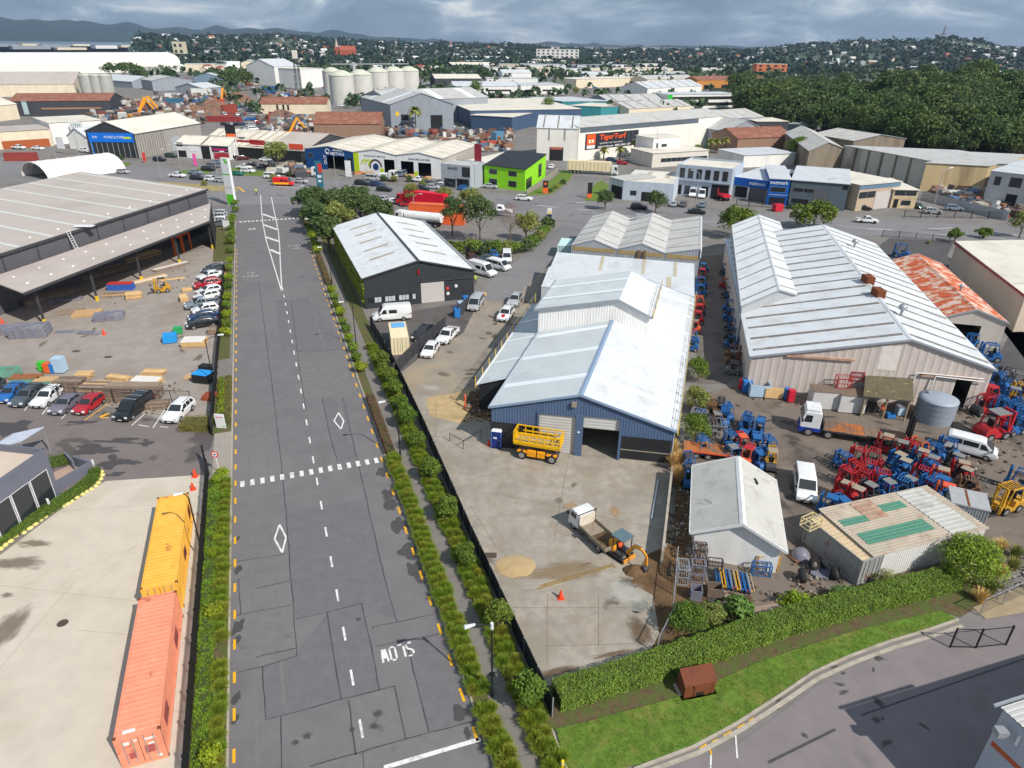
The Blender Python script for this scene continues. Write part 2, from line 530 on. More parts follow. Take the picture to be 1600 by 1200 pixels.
for ln in px_seams:
 mb=MB()
 P=[at(*p)for p in ln]
 Q=[]
 for a,b in zip(P,P[1:]):
  n=max(1,int((b-a).length/0.9))
  for i in range(n):
   q=a.lerp(b,i/n);Q.append(q+Vector((R.uniform(-.03,.03),R.uniform(-.03,.03),0)))
 Q.append(P[-1])
 for a,b in zip(Q,Q[1:]):
  t=(b-a).normalized();s=Vector((-t.y,t.x,0))*R.uniform(0.025,0.05)
  mb.quad(a-s-t*.01,b-s+t*.01,b+s+t*.01,a+s-t*.01)
 for i,p in enumerate(mb.v):
  mb.v[i]=(p[0],p[1],0.0275)
 mb.build('tar_seam',M_SEAM,ROAD)
for pts,m in(([(511,957),(565,943),(593,1078),(533,1093)],M_PATCH),([(410,1042),(464,1025),(511,957),(533,1093),(415,1125)],M_PATCH),([(545,1093),(617,1072),(634,1155),(557,1178)],M_PATCH2),([(588,1010),(690,990),(700,1025),(742,1127),(670,1143),(635,1002)],M_PATCH),([(430,470),(482,468),(548,546),(440,552)],M_PATCH),([(503,622),(536,622),(552,690),(556,716),(527,722)],M_PATCH),([(366,962),(457,945),(462,1013),(368,1034)],M_PATCH2),([(464,560),(560,556),(578,610),(470,625)],M_PATCH2),([(485,1198),(634,1155),(742,1127),(750,1152),(600,1205)],M_PATCH2),([(447,800),(570,780),(600,900),(620,970),(565,943),(460,968)],M_PATCH)):
 px_sheet('road_patch',pts,0.020+0.001*R.random(),m,parent=ROAD)
for n_,s0_,s1_ in((-13.7,4,62),(-11.9,8,50),(-3.1,40,100)):
 sheet('wear_track',[rd(s0_,n_-.12),rd(s0_,n_+.12),rd(s1_,n_+.1),rd(s1_,n_-.1)],0.0225,M_PATCH2,parent=ROAD)
def mark(name,pts,m=M_WHITE,z=0.031,parent=ROAD):
 return sheet(name,pts,z,m,parent=parent)
def strip_mark(name,a,b,w,m=M_WHITE,z=0.031,parent=ROAD):
 a=v2(a);b=v2(b);t=(b-a).normalized();s=Vector((-t.y,t.x,0))*(w/2)
 return mark(name,[a-s,b-s,b+s,a+s],m,z,parent)
s=4.5-4.2*2
while s<97:
 strip_mark('lane_dash',rd(s-0.7,-7.3),rd(s+0.7,-7.3),0.17)
 s+=4.2
s=1.7-9.3
while s<128:
 strip_mark('no_stopping_dash',rd(s-0.55,-0.42),rd(s+0.55,-0.42),0.19,M_YELLOW)
 strip_mark('no_stopping_dash',rd(s-0.5+.4,-15.05),rd(s+0.5+.4,-15.05),0.19,M_YELLOW)
 s+=3.1
for i in range(15):
 n=-14.4+i*0.957
 mark('hump_bar',[rd(35.3,n-.2),rd(36.35,n-.2),rd(36.35,n+.2),rd(35.3,n+.2)])
for i in range(15):
 n=-14.2+i*0.95
 mark('crossing_dot',[rd(151.2,n-.28),rd(152.2,n-.28),rd(152.2,n+.28),rd(151.2,n+.28)])
def loop_line(name,pts,w):
 for a,b in zip(pts,pts[1:]+pts[:1]):
  strip_mark(name,a,b,w,z=0.031+R.random()*.001)
loop_line('diamond_line',[at(529,645),at(537,658),at(533,671),at(522,658)],0.16)
loop_line('diamond_line',[at(437,820),at(447,840),at(441,864),at(429,842)],0.16)
for ln in(((409,333),(411,350),(416,376),(425,405),(440,455)),((429,333),(435,362),(437,385),(438,410),(440.5,455)),((407,305),(409,333)),((424,308),(429,333))):
 for i,(a,b)in enumerate(zip(ln,ln[1:])):
  strip_mark('island_line',at(*a),at(*b),0.2,z=0.0312+.0004*i)
for a,b in(((410,334.5),(430,341.5)),((412.5,351.5),(433.5,359)),((415,370.5),(436,377.5)),((422,390),(437.5,397))):
 strip_mark('island_bar',at(*a),at(*b),0.75,z=0.0335)
strip_mark('stop_line',at(600,1200),at(751,1155),0.3)
strip_mark('pole_line',at(406,405),at(424,402),0.25,M_PATCH2,z=0.0318)
M_WORN=mat('road_white_worn',lin((186,183,180)),0.75,0.12,3,dirt=lin((122,118,118)),dscale=1.5,damt=0.9,stops=(0.46,0.56))
def road_text(txt,s,n,size,fit,parent=ROAD,flip=True):
 k=-1 if flip else 1
 c=rd(s,n,0.031)
 return lettering(txt,size,M_WHITE if txt=='SLOW' else M_WORN,parent,c,RN*k,RS*k,bold=0.045,spacing=1.3,name='road_lettering',depth=0.001,fit=fit)
for li,bars in enumerate(([(.3,3,1,3),(0,2.7,0,1.9),(0,1.85,1,1.15),(1,1.1,1,.3),(.7,0,0,0)],[(0,3,0,.45),(.25,0,.95,0)],[(.15,3,.85,3),(1,2.8,1,.2),(.85,0,.15,0),(0,.2,0,2.8)],[(0,3,.25,0),(.27,0,.5,2.2),(.5,2.2,.75,0),(.77,0,1,3)])):
 for i,(x0,y0,x1,y1)in enumerate(bars):
  g=lambda x,y:rd(9.85-(y-1.5)*.4,-3.88-(li*.62+x*.4-1.13))
  strip_mark('letter_stroke',g(x0,y0),g(x1,y1),.15,z=.0312+.0003*i)
road_text('30',108.5,-12.5,1.6,1.5,flip=False)
road_text('AREA',106.3,-12.6,1.3,3.0,flip=False)
road_text('AREA',125.9,-3.4,1.3,3.0)
road_text('30',123.6,-3.2,1.6,1.5)
mb=MB()
for k in range(16):
 a0,a1=2*pi*k/16,2*pi*(k+1)/16
 c=at(394,358)
 P=lambda a,r:(c.x+r*cos(a),c.y+r*1.3*sin(a),0.0315)
 mb.quad(P(a0,.5),P(a1,.5),P(a1,.75),P(a0,.75))
mb.build('road_roundel',M_WHITE,ROAD)
for a,b in(((430,291),(470,294)),((520,299),(560,302)),((840,321),(872,324)),((903,327),(930,329)),((1000,334),(1040,336)),((1355,357),(1395,359)),((1450,358),(1487,356)),((1545,364),(1600,368)),((900,317),(915,316))):
 strip_mark('street_line',at(*a),at(*b),0.3,z=0.024,parent=STREET)
for ln in(((925,332),(1010,340),(1100,346),(1200,352)),((1310,352),(1400,362),(1600,376)),((700,318),(780,328))):
 for i,(a,b)in enumerate(zip(ln,ln[1:])):
  strip_mark('street_line',at(*a),at(*b),0.16,z=0.0243+.0004*i,parent=STREET)
strip_mark('median_line',at(372,292),at(382,300),0.5,M_YELLOW,z=0.0245,parent=STREET)
def kerb(name,pts,w=0.16,h=0.13,z=0.0,gut=0.0):
 mb=MB()
 for a,b in zip(pts,pts[1:]):
  mb.bar(v2(a)+Vector((0,0,z+h/2)),v2(b)+Vector((0,0,z+h/2)),w,h)
 o=struct(name,mb,M_KERB)
 if gut:
  m2=MB()
  for a,b in zip(pts,pts[1:]):
   t=(v2(b)-v2(a)).normalized();q=Vector((-t.y,t.x,0))*gut
   m2.quad(v2(a)+Vector((0,0,.026)),v2(b)+Vector((0,0,.026)),v2(b)+q+Vector((0,0,.026)),v2(a)+q+Vector((0,0,.026)))
  m2.build('gutter',M_KERB,o)
 return o
ss=[-14+3.0*i for i in range(59)]
kerb('kerb',[rd(s,0.06)for s in ss if s<160],gut=0.0)
kerb('kerb',[rd(s,-15.42)for s in ss if s<158])
for seg in((-14,8),(8,30),(30,60),(60,100),(100,160)):
 sheet('verge',[rd(seg[0],0.14),rd(seg[0],1.22),rd(seg[1],1.22),rd(seg[1],0.14)],0.11,M_MULCH,thick=0.1)
 sheet('planting_bed',[rd(seg[0],2.72),rd(seg[0],4.4),rd(seg[1],4.4 if seg[1]<30 else 4.7),rd(seg[1],2.72)],0.11,M_MULCH,thick=0.1)
FP=sheet('footpath',[rd(-14,1.22),rd(-14,2.72),rd(160,2.72),rd(160,1.22)],0.118,M_PATH,thick=0.1)
for i in range(60):
 strip_mark('path_joint',rd(-12+i*2.8,1.23),rd(-12+i*2.8,2.71),0.03,M_SEAM,z=0.122,parent=FP)
sheet('verge',[rd(-14,-17.7),rd(-14,-15.5),rd(37.5,-15.5),rd(37.5,-17.7)],0.11,M_MULCH,thick=0.1)
sheet('verge',[rd(47.0,-17.6),rd(47.0,-15.5),rd(62,-15.5),rd(62,-17.5)],0.11,M_MULCH,thick=0.1)
sheet('verge',[rd(68,-17.6),rd(68,-15.9),rd(112,-15.9),rd(112,-17.5)],0.11,M_MULCH,thick=0.1)
sheet('footpath',[rd(37.5,-17.3),rd(37.5,-15.5),rd(47,-15.5),rd(47,-17.3)],0.11,mat('entry_concrete',lin((158,148,138)),0.88,0.1,1.0),thick=0.1)
sheet('footpath',[rd(62,-17.3),rd(62,-15.5),rd(68,-15.5),rd(68,-17.3)],0.11,M_PATH,thick=0.1)
sheet('verge',[rd(118,-19.5),rd(118,-15.5),rd(158,-15.5),rd(158,-20)],0.11,M_MULCH,thick=0.1)
ek=[(990,1203),(1083,1168),(1150,1132),(1215,1090),(1270,1052),(1330,1025),(1390,1003),(1450,985),(1497,969)]
kerb('kerb',[at(x,y)for x,y in ek],0.18,0.13)
kerb('kerb',[at(x+7,y+9)for x,y in ek],0.30,0.05)
kerb('edging',[at(862,1140),at(874,1172),at(890,1215)],0.12,0.14)
DW=bpy.data.objects['driveway']
for a,b,m in(((1108,1168),(1112,1180),M_YELLOW),((1149,1146),(1152,1185),M_WHITE),((1111,1180),(1110,1210),M_WHITE)):
 strip_mark('bay_line',at(*a),at(*b),0.1,m,z=0.03,parent=DW)
for a,b in(((1093,1170),(1104,1163)),((1112,1160),(1122,1155)),((1130,1150),(1143,1143)),((1152,1138),(1164,1131)),((1170,1127),(1178,1122))):
 strip_mark('bay_dash',at(*a),at(*b),0.1,M_YELLOW,z=0.03,parent=DW)
strip_mark('tar_seam',at(1200,1192),at(1305,1140),0.18,M_SEAM,z=0.029,parent=DW)
strip_mark('tar_seam',at(1345,1118),at(1600,1030),0.12,M_SEAM,z=0.029,parent=DW)
CP=bpy.data.objects['car_park']
for a,b,m in(((178,625),(132,657),M_YELLOW),((243,632),(206,665),M_WHITE),((258,640),(239,669),M_WHITE),((216,664),(233,667),M_WHITE),((110,640),(96,655),M_WHITE),((48,630),(38,642),M_WHITE),((78,632),(66,648),M_WHITE),((250,667),(263,668),M_WHITE)):
 strip_mark('bay_line',at(*a),at(*b),0.13,m,z=0.0305,parent=CP)
strip_mark('bay_symbol',at(156,652),at(170,646),0.4,M_YELLOW,z=0.0305,parent=CP)
strip_mark('bay_symbol',at(158,653),at(170,653),0.2,M_YELLOW,z=0.0308,parent=CP)
CY=bpy.data.objects['concrete_yard']
for a,b in(((890,705),(865,845)),((770,770),(1040,830)),((855,930),(855,1040)),((935,930),(935,1010)),((800,950),(1000,950)),((735,790),(778,860)),((681,627),(681,680)),((861,830),(1000,870)),((850,1010),(990,1006)),((650,682),(770,684))):
 strip_mark('slab_joint',at(*a),at(*b),0.05,mat('slab_joint',lin((128,114,96)),0.9,0.2,2),z=0.0335,parent=CY)
strip_mark('fresh_joint',at(838,920),at(960,884),0.55,mat('trench_fill',lin((150,128,88)),0.95,0.2,2),z=0.036,parent=CY)
for k in(-1,1):
 strip_mark('fresh_joint',at(836,920-k*5),at(958,882-k*5),0.12,M_KERB,z=0.037,parent=CY)
PAD=bpy.data.objects['pale_concrete_pad']
for a,b in(((0,1045),(120,905)),((110,895),(300,820)),((0,915),(215,940)),((120,985),(300,1000)),((290,1003),(302,1007)),((150,915),(215,850)),((285,1110),(295,1112)),((60,800),(240,790)),((293,860),(312,862)),((284,1005),(304,1008)),((268,1112),(293,1114))):
 strip_mark('slab_joint',at(*a),at(*b),0.04,mat('pad_joint',lin((172,160,142)),0.9,0.2,2),z=0.034,parent=PAD)
mb=MB();mb.lathe([(0.0,0.036),(0.36,0.036),(0.4,0.03)],18,at(98,974));mb.build('manhole_cover',mat('cast_iron',lin((88,74,64)),0.6,0.2,6),PAD)
for x,y in((119,549),(169,558),(767,868),(655,758)):
 mb=MB();c=at(x,y);mb.box(c.x-.5,c.x+.5,c.y-.35,c.y+.35,0.026,0.034);mb.build('drain_grate',mat('cast_iron',lin((88,74,64)),0.6,0.2,6),bpy.data.objects['timber_yard' if x<300 else 'concrete_yard'])
for x,y in((655,758),):
 pass
# vehicles
M_TYRE=mat('tyre_rubber',(0.02,0.02,0.021),0.85,0.2,6)
M_RIM=mat('alloy_rim',(0.42,0.42,0.43),0.35,0.1,4,metal=0.6)
M_GLASS=mat('dark_glass',(0.025,0.03,0.035),0.06,0.1,1,spec=0.6)
M_HEAD=mat('headlight_glass',(0.75,0.77,0.78),0.12,0.05,4,spec=0.6)
M_TAIL=mat('tail_light_red',(0.35,0.015,0.012),0.2,0.05,4)
M_BLACK=mat('black_plastic',(0.018,0.018,0.02),0.5,0.15,4)
M_DKGREY=mat('dark_grey_steel',(0.06,0.06,0.065),0.5,0.2,3)
M_PLATE=mat('number_plate_white',(0.7,0.7,0.68),0.5,0.05,4)
M_STEEL=mat('galvanised_steel',(0.42,0.43,0.44),0.45,0.15,3,metal=0.4)
CARCOL=dict(white=(0.80,0.80,0.79),silver=(0.42,0.43,0.44),grey=(0.13,0.135,0.145),black=(0.016,0.017,0.019),blue=(0.015,0.13,0.42),navy=(0.02,0.045,0.12),red=(0.42,0.012,0.022),slate=(0.075,0.095,0.11),mauve=(0.17,0.155,0.19),green=(0.0,0.16,0.08),teal=(0.08,0.32,0.45),bluegrey=(0.20,0.25,0.30),darkgreen=(0.02,0.06,0.035),orange=(0.75,0.2,0.02),brightred=(0.72,0.012,0.02),cream=(0.72,0.68,0.55),maroon=(0.12,0.015,0.02),lightblue=(0.12,0.42,0.72),yellow=(0.75,0.5,0.03))
def carpaint(c):
 return mat('car_paint_'+c,CARCOL[c],0.28,0.05,0.8,spec=0.5,coat=0.5)
KIND={'hatch':dict(L=4.2,W=1.76,ax=(1.28,-1.27),r=.31,low=[(-2.02,.28),(-2.1,.5),(-2.06,.75),(-1.98,.95),(.98,.98),(1.62,.86),(1.98,.70),(2.1,.5),(2.02,.24)],up=[(-1.99,.95),(-1.62,1.40),(-1.2,1.46),(-.3,1.48),(.22,1.42),(1.0,.98)],win=[[(-1.62,1.0),(-1.42,1.34),(-.62,1.38),(-.62,1.0)],[(-.52,1.0),(-.52,1.38),(.12,1.36),(.66,1.0)]]),'sedan':dict(L=4.75,W=1.82,ax=(1.42,-1.38),r=.32,low=[(-2.3,.28),(-2.37,.55),(-2.34,.86),(-2.25,.95),(-1.5,1.0),(.98,.98),(1.7,.88),(2.15,.74),(2.36,.52),(2.28,.24)],up=[(-1.75,.98),(-1.05,1.40),(-.5,1.46),(.1,1.44),(.42,1.38),(1.15,.97)],win=[[(-1.35,1.02),(-.95,1.33),(-.38,1.38),(-.38,1.02)],[(-.28,1.02),(-.28,1.38),(.28,1.34),(.85,1.02)]]),'suv':dict(L=4.6,W=1.88,ax=(1.38,-1.33),r=.36,low=[(-2.22,.34),(-2.3,.6),(-2.28,.9),(-2.2,1.05),(1.0,1.08),(1.72,.98),(2.12,.86),(2.3,.62),(2.22,.3)],up=[(-2.2,1.05),(-1.85,1.60),(-1.4,1.67),(-.3,1.69),(.2,1.62),(1.05,1.07)],win=[[(-1.9,1.12),(-1.68,1.52),(-1.2,1.56),(-1.2,1.12)],[(-1.1,1.12),(-1.1,1.56),(-.42,1.58),(-.42,1.12)],[(-.32,1.12),(-.32,1.58),(.12,1.54),(.7,1.12)]]),'wagon':dict(L=4.75,W=1.8,ax=(1.42,-1.38),r=.33,low=[(-2.3,.3),(-2.37,.55),(-2.35,.85),(-2.28,.98),(.95,1.0),(1.7,.9),(2.15,.76),(2.37,.54),(2.28,.26)],up=[(-2.28,.98),(-1.95,1.46),(-1.4,1.53),(-.2,1.54),(.3,1.48),(1.05,.99)],win=[[(-1.98,1.05),(-1.78,1.40),(-1.2,1.44),(-1.2,1.05)],[(-1.1,1.05),(-1.1,1.44),(-.38,1.46),(-.38,1.05)],[(-.28,1.05),(-.28,1.46),(.2,1.42),(.78,1.05)]]),'van':dict(L=5.2,W=1.95,ax=(1.62,-1.5),r=.34,low=[(-2.55,.32),(-2.6,.6),(-2.58,1.1),(1.55,1.15),(2.2,1.02),(2.52,.8),(2.6,.55),(2.5,.28)],up=[(-2.58,1.1),(-2.48,1.85),(-2.2,1.95),(.35,1.97),(.85,1.88),(1.75,1.13)],win=[[(-2.35,1.22),(-2.3,1.72),(-1.0,1.76),(-1.0,1.22)],[(-.9,1.22),(-.9,1.76),(.05,1.76),(.05,1.22)],[(.2,1.2),(.2,1.76),(.72,1.72),(1.3,1.2)]]),'cargo_van':dict(L=5.0,W=1.9,ax=(1.5,-1.5),r=.33,low=[(-2.45,.32),(-2.5,.6),(-2.5,1.1),(2.0,1.1),(2.3,.98),(2.46,.7),(2.5,.5),(2.42,.28)],up=[(-2.5,1.1),(-2.44,1.85),(-2.2,1.95),(.7,1.96),(1.15,1.88),(2.05,1.1)],win=[[(.75,1.16),(.75,1.74),(1.1,1.72),(1.6,1.16)]]),'minibus':dict(L=5.0,W=1.9,ax=(1.5,-1.5),r=.33,low=[(-2.45,.32),(-2.5,.6),(-2.5,1.15),(1.95,1.12),(2.3,.98),(2.46,.7),(2.5,.5),(2.42,.28)],up=[(-2.5,1.15),(-2.42,1.9),(-2.1,2.02),(.7,2.03),(1.1,1.93),(2.05,1.11)],win=[[(-2.3,1.25),(-2.25,1.75),(-1.0,1.78),(-1.0,1.25)],[(-.9,1.25),(-.9,1.78),(.55,1.78),(.55,1.25)],[(.72,1.18),(.72,1.78),(1.08,1.75),(1.6,1.18)]]),'high_van':dict(L=6.1,W=2.05,ax=(2.0,-1.75),r=.36,low=[(-3.0,.36),(-3.05,.7),(-3.05,1.2),(1.95,1.2),(2.6,1.12),(2.98,.85),(3.05,.6),(2.95,.32)],up=[(-3.05,1.2),(-3.0,2.4),(-2.7,2.52),(1.05,2.5),(1.4,2.35),(2.15,1.19)],win=[[(-.75,1.35),(-.75,1.92),(.5,1.92),(.5,1.35)],[(.85,1.3),(.85,1.95),(1.3,1.95),(1.75,1.3)]]),'ute':dict(L=5.3,W=1.86,ax=(1.62,-1.55),r=.38,low=[(-2.6,.42),(-2.65,.62),(-2.6,.78),(-.75,.80),(-.75,1.06),(1.15,1.06),(1.95,1.0),(2.45,.9),(2.65,.68),(2.58,.36)],up=[(-.75,1.04),(-.55,1.66),(-.3,1.74),(.2,1.74),(.55,1.66),(1.25,1.05)],win=[[(-.52,1.12),(-.42,1.58),(.0,1.62),(.0,1.12)],[(.1,1.12),(.1,1.62),(.42,1.58),(.9,1.12)]]),}
def half_w(k,z):
 d=KIND[k];W=d['W']/2
 belt=min(p[1]for p in(d['up'][0],d['up'][-1]));top=max(p[1]for p in d['up'])
 tall=k in('van','cargo_van','minibus','high_van')
 tw=W*(0.86 if tall else 0.72)
 if z<=.4:return W*.95
 if z<=belt*.8:return W
 if z<=belt:return W*(1-.05*(z-belt*.8)/(belt*.2))
 return W*.95+(tw-W*.95)*(z-belt)/(top-belt)
def shape_mesh(k,low,up,bevel=.05):
 mb=MB()
 for pts in(low,up):
  n=len(pts)
  if not n:
   continue
  l=[(x,half_w(k,z),z)for x,z in pts]
  r=[(x,-half_w(k,z),z)for x,z in pts]
  mb.add(l+r,[tuple(range(n))[::-1],tuple(range(n,2*n))]+[(i,(i+1)%n,n+(i+1)%n,n+i)for i in range(n)])
 me=mb.mesh('body')
 if bevel:
  bv(me,bevel,2)
  me.polygons.foreach_set('use_smooth',[True]*len(me.polygons))
  me.set_sharp_from_angle(angle=radians(38))
 return me
def wheel_meshes(r,w=.21):
 t=MB();t.tube((0,-w/2,0),(0,w/2,0),r,16)
 me=t.mesh('tyre',M_TYRE)
 q=MB();q.tube((0,-w/2-.008,0),(0,w/2+.008,0),r*.62,12)
 return me,q.mesh('rim',M_RIM)
def quad_on(k,a,b,inset=.9,lift=.014,fa=.0,fb=.0):
 """a pane between two profile points a, b of the cabin"""
 a=Vector((a[0],0,a[1]));b=Vector((b[0],0,b[1]))
 p=a.lerp(b,fa);q=a.lerp(b,1-fb)
 n=Vector((0,1,0)).cross(b-a).normalized()
 if n.z<0:n=-n
 wa=half_w(k,p.z)*inset;wb=half_w(k,q.z)*inset
 o=n*lift
 return[p+o+Vector((0,wa,0)),p+o-Vector((0,wa,0)),q+o-Vector((0,wb,0)),q+o+Vector((0,wb,0))]
_carparts={}
def car_parts(k):
 """meshes of one vehicle kind, shared by all its copies"""
 if k in _carparts:
  return _carparts[k]
 d=KIND[k];P=[]
 L2=d['L']/2;W2=d['W']/2
 P.append(('body',shape_mesh(k,d['low'],d['up']),None))
 for sgn in(1,-1):
  for w in d['win']:
   mb=MB();mb.poly([(x,sgn*(half_w(k,z)+.014),z)for x,z in w])
   P.append(('side_window',mb.mesh('side_window',M_GLASS),None))
 up=d['up']
 mb=MB();mb.poly(quad_on(k,up[-1],up[-2],.88,.02,.08,.06));P.append(('windscreen',mb.mesh('windscreen',M_GLASS),None))
 if k not in('cargo_van','high_van'):
  mb=MB();mb.poly(quad_on(k,up[0],up[1],.82,.02,.14,.1));P.append(('rear_window',mb.mesh('rear_window',M_GLASS),None))
 zb=d['low'][-3][1]
 fx=d['low'][-2][0]
 for sgn in(1,-1):
  mb=MB()
  mb.box(fx-.22,fx+.02,sgn*(W2-.2)-.17,sgn*(W2-.2)+.17,zb-.16,zb+.02)
  P.append(('headlight',mb.mesh('headlight',M_HEAD),None))
  mb=MB();zr=d['low'][2][1]if k not in('ute',)else .9
  mb.box(-L2-.02,-L2+.16,sgn*(W2-.14)-.12,sgn*(W2-.14)+.12,zr-.18,zr+.08)
  P.append(('tail_light',mb.mesh('tail_light',M_TAIL),None))
  cx=up[-1][0]-.25;cz=up[-1][1]+.05
  mb=MB();mb.box(cx-.07,cx+.1,sgn*(W2+.07)-.1,sgn*(W2+.07)+.1,cz,cz+.16)
  P.append(('mirror',mb.mesh('mirror',M_BLACK),None))
 mb=MB();mb.box(fx-.1,fx+.035,-W2*.55,W2*.55,.34,.34+.2);P.append(('grille',mb.mesh('grille',M_BLACK),None))
 mb=MB();mb.box(fx-.05,fx+.05,-.26,.26,.36,.47);P.append(('number_plate',mb.mesh('number_plate',M_PLATE),None))
 if k=='ute':
  for sgn in(1,-1):
   mb=MB();mb.box(-2.62,-.76,sgn*(W2-.07)-.05,sgn*(W2-.07)+.05,.72,1.08);P.append(('tray_side',mb.mesh('tray_side'),'paint'))
  mb=MB();mb.box(-2.64,-2.56,-W2*.86,W2*.86,.72,1.08);P.append(('tailgate',mb.mesh('tailgate'),'paint'))
  mb=MB();mb.box(-2.56,-.77,-W2*.84,W2*.84,.8,.815);P.append(('tray_liner',mb.mesh('tray_liner',M_BLACK),None))
 if k in('suv','wagon'):
  for sgn in(1,-1):
   zt=max(p[1]for p in up)
   mb=MB();mb.bar((-1.5,sgn*W2*.66,zt+.02),(.0,sgn*W2*.66,zt+.03),.05,.04);P.append(('roof_rail',mb.mesh('roof_rail',M_BLACK),None))
 _carparts[k]=P
 return P
_paintmesh={}
def painted(me,m):
 key=(me.name,m.name)
 if key not in _paintmesh:
  c=me.copy();c.materials.clear();c.materials.append(m);_paintmesh[key]=c
 return _paintmesh[key]
_wheels={}
LITE=('body','side_window','windscreen','rear_window','tray_liner','tray_side')
def car(kind,color,label,pos,rz,group=None,lite=False,extra=None,name=None,cat=None):
 nm=name or{'hatch':'parked_car','sedan':'parked_car','suv':'parked_suv','wagon':'parked_car','ute':'pickup_truck'}.get(kind,'van')
 t=thing(nm,label,cat or{'suv':'car','hatch':'car','sedan':'car','wagon':'car','ute':'pickup truck'}.get(kind,'van'),(pos[0],pos[1],.026),rz,group)
 pm=carpaint(color)
 for n,me,how in car_parts(kind):
  if lite and n not in LITE:
   continue
  o=link(n,painted(me,pm)if(n=='body' or how=='paint')else me,t)
 d=KIND[kind]
 if d['r']not in _wheels:
  _wheels[d['r']]=wheel_meshes(d['r'])
 ty,rim=_wheels[d['r']]
 for ax in d['ax']:
  for sgn in(1,-1):
   w=link('wheel',ty,t,(ax,sgn*(d['W']/2-.1),d['r']+.0))
   if not lite:
    link('rim',rim,w)
 return t
def car_px(kind,color,label,nose,tail,group=None,lite=False,**k):
 """a vehicle standing between two ground points of the photograph"""
 a=at(*nose);b=at(*tail);c=(a+b)/2
 return car(kind,color,label,c,atan2(a.y-b.y,a.x-b.x),group,lite,**k)
def car_at(kind,color,label,p,deg,group=None,lite=True,**k):
 """deg: heading of the nose, 0 = along world x, counter-clockwise"""
 return car(kind,color,label,at(*p),radians(deg),group,lite,**k)
def wheels_on(t,xs,hw,r,w=.28,dual=False):
 key=('tr',r,w)
 if key not in _wheels:
  _wheels[key]=wheel_meshes(r,w)
 ty,rim=_wheels[key]
 for x in xs:
  for sgn in(1,-1):
   o=link('wheel',ty,t,(x,sgn*(hw-w/2+.01),r));link('rim',rim,o)
def truck_cab(t,x0,x1,W,z0,zb,zt,pm,low=None,slope=.25,sleeper=False,name='cab'):
 """a forward-control cab between x0 (rear) and x1 (nose)"""
 mb=MB()
 pts=[(x0,z0),(x0,zt-.12),(x0+.12,zt),(x1-slope-.15,zt),(x1-slope,zt-.1),(x1-.03,zb),(x1,zb-.15),(x1,z0)]
 mb.prism([(x,-W/2,z)for x,z in pts],(0,W,0))
 c=mb.build(name,pm,t,bevel=.07)
 g=MB();a=Vector((x1-.03,0,zb));b=Vector((x1-slope,0,zt-.1));n=Vector((.015,0,.006))
 g.poly([a.lerp(b,.06)+n+Vector((0,s*W*.43,0))for s in(1,-1)]+[a.lerp(b,.88)+n+Vector((0,s*W*.41,0))for s in(-1,1)])
 g.build('windscreen',M_GLASS,t)
 for s in(1,-1):
  g=MB();xa=x1-.28;h=zt-zb
  g.poly([(xa,s*(W/2+.012),zb+.02),(xa-slope*.75,s*(W/2+.012),zb+h*.72),(x1-1.15,s*(W/2+.012),zb+h*.72),(x1-1.15,s*(W/2+.012),zb+.02)])
  g.build('side_window',M_GLASS,t)
  g=MB();g.box(x1-.12,x1+.02,s*(W/2-.28)-.16,s*(W/2-.28)+.16,z0+.22,z0+.42);g.build('headlight',M_HEAD,t)
  g=MB();g.box(x1-.2,x1-.05,s*(W/2+.17)-.1,s*(W/2+.17)+.1,zb+.05,zb+.45);g.build('mirror',M_BLACK,t)
 g=MB();g.box(x1-.1,x1+.025,-W*.3,W*.3,z0+.5,z0+.8);g.build('grille',M_BLACK,t)
 g=MB();g.box(x1-.3,x1+.05,-W/2-.01,W/2+.01,z0-.12,z0+.2);g.build('bumper',low or pm,t)
 return c
ROW='cars parked nose out in the fenced car park'
car_px('hatch','slate','dark car half hidden at the far end of the fenced car park row',(-30,630),(5,598),ROW)
car_px('hatch','blue','bright blue hatchback in the fenced car park',(0,636),(40,606),ROW)
car_px('wagon','slate','dark slate wagon between the blue hatchback and the white wagon',(22,642),(70,609),ROW)
car_px('wagon','white','white wagon with dark roof glass in the fenced car park',(55,643),(100,610),ROW)
car_px('sedan','mauve','mauve grey sedan beside the red hatchback',(82,655),(132,619),ROW)
car_px('hatch','red','dark red hatchback beside the yellow bay line',(118,655),(165,622),ROW)
car_px('van','black','black passenger van with silver roof strips in the fenced car park',(184,665),(238,626),ROW)
car_px('suv','white','white SUV beside the clipped brown hedge',(262,668),(300,632),ROW)
for nm in('black',):
 v=[o for o in COL.objects if o.get('label','').startswith('black passenger van')][0]
 for x in(-1.9,-.7,.3):
  mb=MB();mb.box(x-.05,x+.05,-.78,.78,1.975,2.0);mb.build('roof_bar',M_STEEL,v)
G2='vehicles parked against the road fence of the timber yard'
def fence_car(kind,col,lab,y,xn=296,xt=346):
 return car_px(kind,col,lab,(xn,y),(xt,y-8),G2)
fence_car('hatch','slate','dark hatchback farthest up the timber yard fence row',429,318,350)
fence_car('sedan','white','white sedan next to the farthest dark hatchback on the fence row',439,311,349)
fence_car('suv','red','red SUV nosing out of the timber yard fence row',453,300,349)
fence_car('hatch','white','white hatchback just nearer than the red SUV on the fence row',463,309,346)
fence_car('hatch','white','white hatchback with red tail just farther than the grey pickup',471,304,345)
fence_car('ute','bluegrey','grey pickup truck with white tray cover on the fence row',484,289,344)
fence_car('hatch','white','white hatchback squeezed between the grey pickup and two dark cars',492,299,345)
fence_car('sedan','navy','navy sedan on the fence row beside the white hatchback',503,296,344)
fence_car('sedan','black','black car beside the blue tarpaulin stack',514,293,342)
